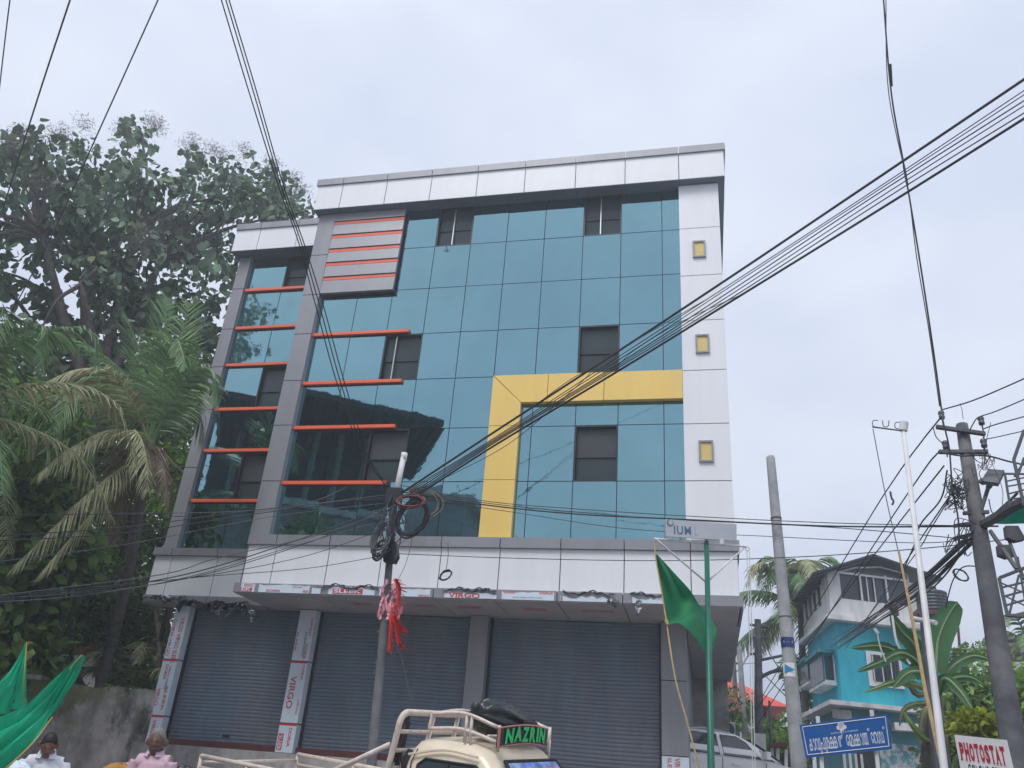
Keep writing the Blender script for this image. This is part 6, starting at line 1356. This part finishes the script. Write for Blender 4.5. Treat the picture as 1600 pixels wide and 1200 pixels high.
mb = MB(); mb.tube([tf.p(*sp_(-.42, 1.2, .014)), tf.p(*sp_(-.42, 1.66, .014))], .010, 5); mb.build('window_divider', rubber, TK2)
for k in range(9):
    x = -.42 + k * .035 + (.02 if k > 3 else 0); MB().obox(tf.p(*sp_(x, 1.585 - k * .004, .012)), tf.F * .010, tf.S * .001, tf.U * random.uniform(.012, .02)).build('sticker_mark', white_p, TK2)
# windscreen on the slanted front
wq = [tf.p(.60, .0, 1.16), tf.p(.60, 1.34, 1.16), tf.p(.085, 1.22, 1.70), tf.p(.085, .12, 1.70)]
nw = (wq[1] - wq[0]).cross(wq[3] - wq[0]).normalized(); nw = nw if nw.dot(tf.F) > 0 else -nw
MB().prism([q + nw * .03 for q in wq], -nw * .02).build('windscreen', cglass, TK2)
mb = MB(); q = [p_ + nw * .03 for p_ in wq]; mb.tube(q + [q[0]], .020, 6); mb.build('windscreen_seal', rubber, TK2)
def wsp(u, v): return q[0].lerp(q[1], u).lerp(q[3].lerp(q[2], u), v) + nw * .006
MB().prism([wsp(.03, .76), wsp(.97, .76), wsp(.97, .97), wsp(.03, .97)], nw * .003).build('visor_sticker', skyst, TK2)
r9 = random.Random(4)
for k in range(14):
    if k in (6, 7): continue
    u = .24 + k * .048; MB().prism([wsp(u, .77) + nw * .004, wsp(u + .034, .77) + nw * .004, wsp(u + .034 - r9.random() * .015, .90) + nw * .004, wsp(u + r9.random() * .01, .88) + nw * .004], nw * .002).build('sticker_letter', pinkp, TK2)
# roof rack
cr_ = .019
def tb(pts, r, nm, m=creamr, T=TK2, n=8):
    mb = MB(); mb.tube(smooth_path([tf.p(*p) for p in pts], 5) if len(pts) > 2 else [tf.p(*p) for p in pts], r, n); return mb.build(nm, m, T, smooth=True)
for y in (.10, 1.22):
    tb([(-.78, y, 2.07), (-.40, y, 2.11), (.0, y, 2.02)], cr_, 'rack_rail'); tb([(-.80, y, 1.93), (-.4, y, 1.96), (.02, y, 1.88)], cr_, 'rack_rail')
    tb([(-.80, y, 1.93), (-.79, y, 1.99), (-.78, y, 2.07)], cr_, 'rack_post')
    for x in (-.36, -.30): tb([(x, y, 1.84), (x, y, 2.10)], cr_ * .9, 'rack_post')
    tb([(.02, y, 1.80), (.02, y, 2.04)], cr_, 'rack_post')
tb([(-.78, .1, 2.07), (-.78, .66, 2.12), (-.78, 1.22, 2.07)], cr_, 'rack_rail'); tb([(-.80, .1, 1.93), (-.80, 1.22, 1.93)], cr_, 'rack_rail')
for x in (-.5, -.3, -.1): tb([(x, .1, 1.93), (x, 1.22, 1.93)], cr_ * .7, 'rack_slat')
# curved sign
sgm = mat('sign_board_dark', (.035, .035, .05), .4, 0, .1, 5); n = 14
def sg(t, v, o=0): return tf.p(.06 + .03 * sin(pi * t) + o, .03 + 1.06 * t, 1.845 + .175 * v + .035 * sin(pi * t))
sB = MB(); sB.grid([[sg(i / n, v, o) for i in range(n + 1)] for v, o in ((0, 0), (1, 0), (1, -.02), (0, -.02), (0, 0))]); SB = sB.build('sign_board', sgm, TK2)
mb = MB(); mb.tube([sg(i / n, 1, .004) for i in range(n + 1)], .008, 5); mb.tube([sg(i / n, 0, .004) for i in range(n + 1)], .008, 5); mb.tube([sg(0, 0, .004), sg(0, 1, .004)], .014, 5); mb.build('sign_trim', mat('pink_trim', (.5, .2, .17), .5), SB)
for i, ch in enumerate('NAZRIN'):
    t = (.09, .24, .38, .53, .68, .75)[i]; wd_ = (.13, .13, .13, .13, .045, .14)[i]; a_, b_ = sg(t, .12, .012), sg(t + wd_, .12, .012); u_ = sg(t, .9, .012)
    text(ch, green_p, SB, a_ + tf.U * random.uniform(-.006, .008), b_ - a_, tf.U + tf.S * .12, (b_ - a_).length, .142, bold=.045, depth=.004)
tb([(.08, 1.12, 1.74), (.08, 1.12, 1.92)], .012, 'sign_stay')
# headboard
yb, ye = -.04, 1.50; R_h = .034
hb_x = lambda z: -1.22 + (z - 1.1) * .17
hp_ = lambda y, z: (hb_x(z), y, z)
tb([hp_(yb, .7), hp_(yb, 1.3), hp_(yb, 1.82), hp_(yb, 1.98), hp_(yb + .06, 2.05), hp_(yb + .2, 2.06), hp_(.7, 2.06), hp_(ye - .2, 2.06), hp_(ye - .06, 2.05), hp_(ye, 1.98), hp_(ye, 1.6), hp_(ye, .7)], R_h, 'headboard_hoop')
for z in (1.87, 1.69, 1.52, 1.34, 1.15): tb([hp_(yb, z), hp_(ye, z)], .022, 'headboard_bar')
for y in (.55, 1.05): tb([hp_(y, .7), hp_(y, 2.05)], .026, 'headboard_upright')
# bed and rails
mb = MB(); tf.box(mb, (-3.9, -.10, .72), (-1.28, 1.56, .80)); mb.build('bed_floor', creamr, TK2)
for y in (-.10, 1.53): mb = MB(); tf.box(mb, (-3.9, y, .81), (-1.28, y + .03, 1.12)); mb.build('bed_side', creamr, TK2)
mb = MB(); tf.box(mb, (-3.93, -.1, .81), (-3.90, 1.56, 1.12)); mb.build('tailgate', creamr, TK2)
for y in (-.06, 1.56):
    tb([(-3.80, y, 1.34), (-1.25, y, 1.30)], .026, 'bed_rail'); tb([(-3.80, y, 1.22), (-1.25, y, 1.2)], .018, 'bed_rail')
    for x in (-3.8, -3.05, -2.85, -2.3, -1.75): tb([(x, y, .8), (x, y, 1.35)], .022, 'rail_post')
tb([(-3.80, -.06, 1.27), (-3.80, 1.56, 1.27)], .018, 'bed_rail')
tb([(-2.0, -.06, 1.33), (-1.16, -.05, 1.74)], .028, 'brace'); tb([(-2.0, 1.56, 1.33), (-1.16, 1.52, 1.74)], .026, 'brace')
mb = MB(); tf.box(mb, (-3.8, .1, .45), (1.2, 1.3, .60)); mb.build('chassis', rubber, TK2)
for x in (-3.0, .85):
    for y in (-.02, 1.36): wheel(tf, TK2, x, y, .34, .2)
for y in (.05, 1.15): mb = MB(); tf.box(mb, (1.47, y, .72), (1.52, y + .24, .88)); mb.build('headlight', alu, TK2)
mb = MB(); tf.box(mb, (1.5, -.12, .40), (1.60, 1.46, .58)); mb.build('bumper', rubber, TK2)
mb = MB(); mb.tube([tf.p(.35, -.14, 1.2), tf.p(.42, -.34, 1.3)], .01, 5); tf.box(mb, (.40, -.46, 1.2), (.44, -.32, 1.42)); mb.build('mirror', rubber, TK2)
mb = MB(); mb.tube(smooth_path([tf.p(-1.0, .12, 1.35), tf.p(-1.02, .10, 1.55), tf.p(-1.0, .14, 1.70)], 4), .055, 6); mb.build('spare_tyre', rubber, TK2)
# rope and rag on the headboard
mb = MB(); c = tf.p(-1.10, .15, 1.6); r5 = random.Random(8)
for k in range(12): mb.tube(smooth_path([tf.p(-1.12, .12 + r5.uniform(-.05, .1), 2.0 + r5.uniform(-.05, .04)), tf.p(-1.15, .1 + r5.uniform(-.12, .12), 1.75), tf.p(-1.2, .12 + r5.uniform(-.15, .15), 1.5), tf.p(-1.24, .1 + r5.uniform(-.1, .2), 1.2)], 5), .011, 5)
o = mb.build('hanging_rope', mat('dark_rope', (.06, .05, .045), .9, 0, .3, 20)); settle(o, c); tag(o, 'dark tangled rope hanging on the truck headboard', 'rope')
# black bundle on the cab
r6 = random.Random(12); rows = []; nU, nV = 44, 20
for i in range(nV + 1):
    a = pi * i / nV; row = []
    for j in range(nU + 1):
        b = 2 * pi * (j % nU) / nU; x_ = -cos(a); rad = sin(a) ** .55 * (1 + .10 * sin(7 * b + 3 * x_) * (1 - x_) * .6 + .05 * sin(13 * b + 9 * a) + .035 * sin(23 * b + 4 * a * 3))
        y = .74 + .56 * x_; z = 1.93 + (.155 - .05 * x_) * (1 + rad * sin(b)) - .02; row.append(tf.p(-.28 + .24 * rad * cos(b), y, z))
    rows.append(row)
mb = MB(); mb.grid(rows)
kc = tf.p(-.18, .38, 2.04)
for k in range(26):
    a = r6.uniform(0, 2 * pi); d = tf.S * -cos(a) * .10 + tf.U * sin(a) * .08 + tf.F * .05; w_ = d.cross(tf.F).normalized() * .012
    mb.add([kc - w_, kc + w_, kc + d + w_ * 1.6, kc + d - w_ * 1.6], [(0, 1, 2, 3)])
o = mb.build('plastic_bundle', blk, smooth=True); settle(o, tf.p(-.28, .7, 1.93)); tag(o, 'black plastic wrapped bundle tied on the pickup roof rack', 'bundle')

# white hatchback up the side street
pr_ = PD(1108, 1137, 18.6)
cf = rot_frame(pr_, radians(33), radians(1.0), 0); cf.o = pr_ - cf.U * 1.50 + cf.F * .85
CR_ = thing('white_car', 'white hatchback with black side moulding parked beyond the last pillar', 'car', cf.p(0, .8, 0))
mb = MB()
prof = [(-1.95, .55), (-1.93, .85), (-1.8, .98), (.7, .98), (1.15, .93), (1.55, .82), (1.75, .68), (1.8, .5), (1.78, .28), (-1.9, .28)]
ins = [0.05, .02, .0, 0]
mb.prism([cf.p(x, 0, z) for x, z in prof], cf.S * 1.62); mb.build('body', white_car, CR_)
mb = MB(); loftrings(cf, mb, [ring(-1.88, 1.0, .0, 1.62, .97, .14), ring(-1.80, .70, .04, 1.58, 1.12, .16), ring(-1.62, .32, .13, 1.49, 1.34, .2), ring(-1.5, .08, .18, 1.44, 1.44, .22), ring(-1.3, -.1, .28, 1.34, 1.49, .25), ring(-1.0, -.4, .5, 1.1, 1.505, .2)]); mb.build('greenhouse', white_car, CR_, smooth=True)
ws = lambda x, z, o=0: cf.p(x, .005 + (z - .97) * .34 - o, z)
for pts in ([(-1.45, 1.02), (-.60, 1.02), (-.60, 1.41), (-1.25, 1.41)], [(-.50, 1.02), (.40, 1.02), (.10, 1.31), (-.12, 1.41), (-.50, 1.41)], [(.46, 1.02), (.72, 1.0), (.40, 1.20)]):
    q = [ws(x, z, .012) for x, z in pts]; MB().prism(q, cf.S * .02).build('side_window', cglass, CR_); m2_ = MB(); m2_.tube(q + [q[0]], .008, 5); m2_.build('window_seal', rubber, CR_)
for x in (-.55,): MB().obox(ws(x, 1.0), cf.F * .006, cf.S * .02, cf.U * .004).build('door_gap', rubber, CR_)
for x in (-1.42, -.55, .50): mb = MB(); cf.box(mb, (x, -.006, .32), (x + .012, .01, .97)); mb.build('door_gap', rubber, CR_)
mb = MB(); cf.box(mb, (-1.25, -.022, .60), (1.0, .0, .68)); mb.build('side_moulding', rubber, CR_)
for x in (-1.25, -.32): mb = MB(); cf.box(mb, (x, -.025, .86), (x + .18, .0, .89)); mb.build('door_handle', white_car, CR_)
mb = MB(); mb.tube([cf.p(.40, .0, 1.05), cf.p(.42, -.1, 1.08)], .015, 6); cf.box(mb, (.36, -.24, 1.02), (.46, -.07, 1.17)); mb.build('mirror', white_car, CR_)
q = [cf.p(.99, .12, 1.0), cf.p(.99, 1.5, 1.0), cf.p(.30, 1.36, 1.38), cf.p(.30, .26, 1.38)]; nn2 = (q[1] - q[0]).cross(q[3] - q[0]).normalized(); nn2 = nn2 if nn2.dot(cf.U) > 0 else -nn2
MB().prism([a_ + nn2 * .02 for a_ in q], nn2 * .01).build('windscreen', cglass, CR_)
for y in (-.004, 1.40): mb = MB(); cf.box(mb, (1.42, y, .70), (1.74, y + .22, .80)); mb.build('headlight', alu, CR_)
for x in (-1.25, 1.2):
    for y in (.08, 1.54):
        wheel(cf, CR_, x, y, .29, .18)
    mb = MB(); mb.tube([cf.p(x, -.004, .30), cf.p(x, .02, .30)], .35, 20); mb.build('wheel_arch', rubber, CR_)
mb = MB(); mb.tube(smooth_path([cf.p(-1.35, .22, 1.46), cf.p(-.8, .22, 1.51), cf.p(-.2, .22, 1.47)], 4), .014, 5); mb.build('roof_rail', alu, CR_)
# ------------------------------------------------------------------ people
def head_points(mb, c, face, up=Vector((0, 0, 1)), s=1.0):
    """sculpted head; face = forward direction"""
    f = face.normalized(); r = f.cross(up).normalized(); u = r.cross(f); n, m = 40, 30; rows = []
    for i in range(m + 1):
        th = pi * i / m; row = []
        for j in range(n):
            ph = 2 * pi * j / n; x, y, z = sin(th) * cos(ph), sin(th) * sin(ph), cos(th)
            X_, Y_, Z_ = x * .074, y * .094, z * .118
            if z < 0: X_ *= 1 + .26 * z; Y_ *= 1 + (.12 * z if y > 0 else .35 * z)
            g = lambda cx, cz, sx, sz: math.exp(-((x - cx) / sx) ** 2 - ((z - cz) / sz) ** 2) if y > 0 else 0
            Y_ += .026 * g(0, -.16, .16, .17) + .012 * g(0, -.02, .10, .2) + .007 * g(0, .16, .6, .08) - .010 * g(.36, .02, .2, .10) - .010 * g(-.36, .02, .2, .10)
            Y_ += .010 * g(0, -.46, .34, .06) + .009 * g(0, -.58, .28, .05) + .012 * g(0, -.86, .4, .14) + .005 * (g(.5, -.22, .2, .18) + g(-.5, -.22, .2, .18))
            row.append(c + (r * X_ + f * Y_ + u * Z_) * s)
        rows.append(row + [row[0]])
    mb.grid(rows)
    for sg_ in (-1, 1):
        e = c + (r * sg_ * .076 - f * .008 - u * .008) * s
        mb.tube([e + (r * sg_ * .002 + u * .032 - f * .004) * s, e + (r * sg_ * .012 + u * .012 - f * .008) * s, e + (r * sg_ * .010 - u * .012) * s, e + (r * sg_ * .002 - u * .03 + f * .004) * s], [.009 * s, .017 * s, .015 * s, .008 * s], 8)
    return f, r, u
def hand(mb, w_, d, palm_n):
    d = d.normalized(); s_ = d.cross(palm_n).normalized(); n_ = s_.cross(d)
    mb.tube([w_ - d * .03, w_, w_ + d * .04, w_ + d * .085], [.024, .026, .036, .034], 10, ell=[.8, .7, .45, .4])
    for k, (o_, l) in enumerate(((-.028, .062), (-.010, .074), (.009, .070), (.027, .054))):
        a = w_ + d * .075 + s_ * o_; b = a + (d + n_ * .25 + s_ * o_ * 2).normalized() * l * .5; e = b + (d + n_ * .8).normalized() * l * .5; mb.tube([a, b, e], [.0098, .0092, .0078], 7)
    a = w_ + d * .02 - s_ * .026; b = a + (d * .7 - s_ * .8 + n_ * .2).normalized() * .04; e = b + (d * .9 + n_ * .3).normalized() * .035; mb.tube([a, b, e], [.013, .012, .009], 7)
def remeshed(mb, name, m, parent, vox, smooth_it=4, disp=0):
    o = mb.build(name, m, parent)
    md = o.modifiers.new('r', 'REMESH'); md.mode = 'VOXEL'; md.voxel_size = vox; md.use_smooth_shade = True
    ms = o.modifiers.new('s', 'SMOOTH'); ms.iterations = smooth_it; ms.factor = .5
    if disp:
        tx = bpy.data.textures.new('folds', 'CLOUDS'); tx.noise_scale = .09; dm = o.modifiers.new('d', 'DISPLACE'); dm.texture = tx; dm.strength = disp; dm.mid_level = .5
    dg = bpy.context.evaluated_depsgraph_get(); me = bpy.data.meshes.new_from_object(o.evaluated_get(dg), depsgraph=dg); o.modifiers.clear(); o.data = me
    for p in me.polygons: p.use_smooth = True
    return o
def person(label, origin, yaw, face_yaw, nod, pose, sk, hairm, shirt, legm, sc=1.0, lean=0, bald=False, vox=.007, hs=1.0):
    T = thing('person', label, 'person', origin)
    c, s_ = cos(yaw), sin(yaw)
    def W(x, y, z): return Vector(origin) + Vector((x * c - y * s_, x * s_ + y * c, z)) * sc
    J = pose; V_ = lambda k: W(*J[k])
    fdir = Vector((-sin(yaw + face_yaw) * cos(nod), cos(yaw + face_yaw) * cos(nod), -sin(nod)))
    hc = V_('head'); body = MB()
    f, r, u = head_points(body, hc, fdir, s=sc * hs)
    body.tube([V_('chest') + Vector((0, 0, .05)) * sc, V_('neck'), hc - Vector((0, 0, .04)) * sc], [.062 * sc, .056 * sc, .054 * sc], 12)
    def torso(mb, k, top=1):
        mb.tube([V_('pelvis'), V_('waist'), V_('belly'), V_('chest'), V_('upper'), V_('neck').lerp(V_('upper'), .35)], [(.150 + k) * sc, (.142 + k) * sc, (.15 + k) * sc, (.165 + k) * sc, (.15 + k) * sc, (.062 + k) * sc], 18, ell=[.72, .70, .68, .66, .62, .8])
        for sd in ('l', 'r'): mb.tube([V_('upper').lerp(V_('neck'), .3), V_('sh_' + sd).lerp(V_('upper'), .25), V_('sh_' + sd)], [(.06 + k) * sc, (.062 + k) * sc, (.058 + k) * sc], 12)
    torso(body, 0)
    for sd in ('l', 'r'):
        body.tube([V_('sh_' + sd), V_('sh_' + sd).lerp(V_('el_' + sd), .5), V_('el_' + sd), V_('el_' + sd).lerp(V_('wr_' + sd), .3), V_('wr_' + sd)], [.052 * sc, .045 * sc, .037 * sc, .038 * sc, .025 * sc], 12)
        hand(body, V_('wr_' + sd), V_('wr_' + sd) - V_('el_' + sd) * .999 if False else (V_('wr_' + sd) - V_('el_' + sd)), Vector((c, s_, 0)) * (1 if sd == 'l' else -1))
        body.tube([V_('hip_' + sd), V_('hip_' + sd).lerp(V_('kn_' + sd), .4), V_('kn_' + sd), V_('kn_' + sd).lerp(V_('an_' + sd), .35), V_('an_' + sd)], [.088 * sc, .078 * sc, .052 * sc, .055 * sc, .036 * sc], 12)
        a = V_('an_' + sd); fw = W(0, 1, 0) - W(0, 0, 0); body.tube([a + Vector((0, 0, -.03)) - fw * .05, a + Vector((0, 0, -.045)) + fw * .06, a + Vector((0, 0, -.06)) + fw * .17], [.034 * sc, .036 * sc, .022 * sc], 10)
    remeshed(body, 'body', sk, T, vox, 2)
    # hair cap
    hm = MB(); rows = []
    for i in range(13):
        th = radians(4 + 92 * i / 12); row = []
        for j in range(33):
            ph = 2 * pi * (j % 32) / 32; front = max(0, sin(ph)); t2 = th * (1 - (.42 if not bald else .52) * front ** 1.2)
            back = max(0, -sin(ph)); t2 = t2 * (1 + .22 * back)
            x, y, z = sin(t2) * cos(ph), sin(t2) * sin(ph), cos(t2); k = 1.055 + .02 * sin(j * 5 + i * 3) * (i > 1) - .05 * (i == 12)
            kx = (1 + .26 * z) if z < 0 else 1
            row.append(hc + (r * x * .074 * kx + f * y * .094 + u * z * .118) * sc * hs * k)
        rows.append(row)
    hm.grid(rows); hm.build('hair', hairm, T, smooth=True)
    for sg_ in (-1, 1):
        e = hc + (r * sg_ * .028 + f * .077 + u * .002) * sc; MB().tube([e - r * .012, e, e + r * .012], [.002, .006, .002], 6).build('eye', eye_m, T)
        MB().tube([e + u * .018 * sc - r * .016 + f * .006, e + u * .022 * sc + f * .009, e + u * .018 * sc + r * .016 + f * .005], .0035, 5).build('eyebrow', hairm, T)
    MB().tube([hc + (r * -.022 + f * .086 - u * .054) * sc, hc + (f * .097 - u * .05) * sc, hc + (r * .022 + f * .086 - u * .054) * sc], [.003, .006, .003], 6).build('mouth', hair_b if not bald else hairm, T)
    # shirt
    sh = MB(); torso(sh, .016)
    for sd in ('l', 'r'):
        e = V_('sh_' + sd).lerp(V_('el_' + sd), 1.0 if J.get('long') else .82)
        L_ = [V_('sh_' + sd), V_('sh_' + sd).lerp(V_('el_' + sd), .5), e]; R3 = [.070 * sc, .066 * sc, .06 * sc]
        if J.get('long'): L_ += [V_('el_' + sd).lerp(V_('wr_' + sd), .9)]; R3 += [.045 * sc]
        sh.tube(L_, R3, 12)
    s_o = remeshed(sh, 'shirt', shirt, T, .010, 3, .009)
    nb = V_('neck').lerp(V_('upper'), .15); cm = MB(); rw = []
    X0 = W(1, 0, 0) - W(0, 0, 0); Y0_ = W(0, 1, 0) - W(0, 0, 0)
    for hgt, rr0 in ((.045, .066), (.05, .072), (.0, .090), (-.02, .098)):
        rw.append([nb + X0 * rr0 * sin(t) * 1.05 + Y0_ * (rr0 * -cos(t) + .01) + Vector((0, 0, hgt + .03 * cos(t) * (hgt > 0)))*sc for t in np.linspace(-2.75, 2.75, 19)])
    cm.grid(rw); cm.build('collar', shirt, s_o, smooth=True)
    fw = W(0, 1, 0) - W(0, 0, 0)
    # lower garment
    lg = MB()
    for sd in ('l', 'r'): lg.tube([V_('hip_' + sd).lerp(V_('pelvis'), .3), V_('hip_' + sd).lerp(V_('kn_' + sd), .5), V_('kn_' + sd), V_('kn_' + sd).lerp(V_('an_' + sd), .88)], [.115 * sc, .10 * sc, .08 * sc, .07 * sc], 12)
    lg.tube([V_('pelvis') - Vector((0, 0, .06)), V_('pelvis') + Vector((0, 0, .06))], .155 * sc, 16, ell=[.72, .72])
    remeshed(lg, 'trousers' if legm is trouser else 'dhoti', legm, T, .014, 3)
    return T, W, f, r, u
stand = dict(head=(0, .03, 1.575), neck=(0, -.01, 1.47), upper=(0, -.01, 1.37), chest=(0, 0, 1.24), belly=(0, .01, 1.10), waist=(0, 0, 1.02), pelvis=(0, 0, .93),
             sh_l=(-.165, -.01, 1.39), sh_r=(.165, -.01, 1.39), el_l=(-.22, -.03, 1.10), el_r=(.22, -.03, 1.10), wr_l=(-.23, .06, .86), wr_r=(.23, .07, .86),
             hip_l=(-.09, 0, .90), hip_r=(.09, 0, .90), kn_l=(-.10, .01, .50), kn_r=(.10, .01, .50), an_l=(-.10, -.02, .09), an_r=(.11, -.02, .09))
sit = dict(head=(0, .18, .735), neck=(0, .09, .64), upper=(0, .07, .55), chest=(0, .05, .43), belly=(0, .02, .28), waist=(0, 0, .18), pelvis=(0, 0, .10),
           sh_l=(-.17, .06, .565), sh_r=(.17, .06, .565), el_l=(-.25, .14, .30), el_r=(.25, .14, .30), wr_l=(-.13, .34, .20), wr_r=(.13, .34, .20),
           hip_l=(-.09, .02, .08), hip_r=(.09, .02, .08), kn_l=(-.12, .44, .06), kn_r=(.12, .44, .06), an_l=(-.12, .46, -.36), an_r=(.12, .46, -.36), long=1)
hp0 = PD(247, 1159, 9.9)
T, W, f, r, u = person('man in a pink shirt with short grey hair standing by the film wrapped column', (hp0.x, hp0.y, hp0.z - 1.575 * 1.02), radians(180 + 14), radians(6), radians(8), stand, skin_m2, hair_g, shirt_p, trouser, 1.02, bald=True, hs=1.08)
pk_ = W(.07, .13, 1.27); MB().obox(pk_, (W(1, 0, 0) - W(0, 0, 0)) * .035, (W(0, 1, 0) - W(0, 0, 0)) * .006, Vector((0, 0, .02))).build('pocket_item', gflag, T)
hp1 = PD(80, 1164, 10.3)
o1 = Vector((hp1.x, hp1.y, hp1.z - .735))
T, W, f, r, u = person('man in a white shirt sitting with his head bowed in front of the mossy wall', tuple(o1), radians(180 + 32), radians(12), radians(30), sit, skin_m, hair_b, shirt_w, dhoti, 1.0)
gz = ground(o1.x, o1.y)
tag(settle(MB().obox((o1.x, o1.y, (gz + o1.z - .07) / 2), (.9, .3, 0), (-.1, .28, 0), (0, 0, (o1.z - .07 - gz) / 2)).build('stone_bench', mossy), (o1.x, o1.y, gz)), 'stone block bench under the seated man in white', 'bench')
hp2 = PD(1444, 1187, 21)
person('dark haired passer-by in a reddish top at the foot of the banana plant', (hp2.x, hp2.y, hp2.z - 1.6), radians(150), 0, radians(5), stand, skin_m, hair_b, maroon, trouser, 1.0, vox=.012)
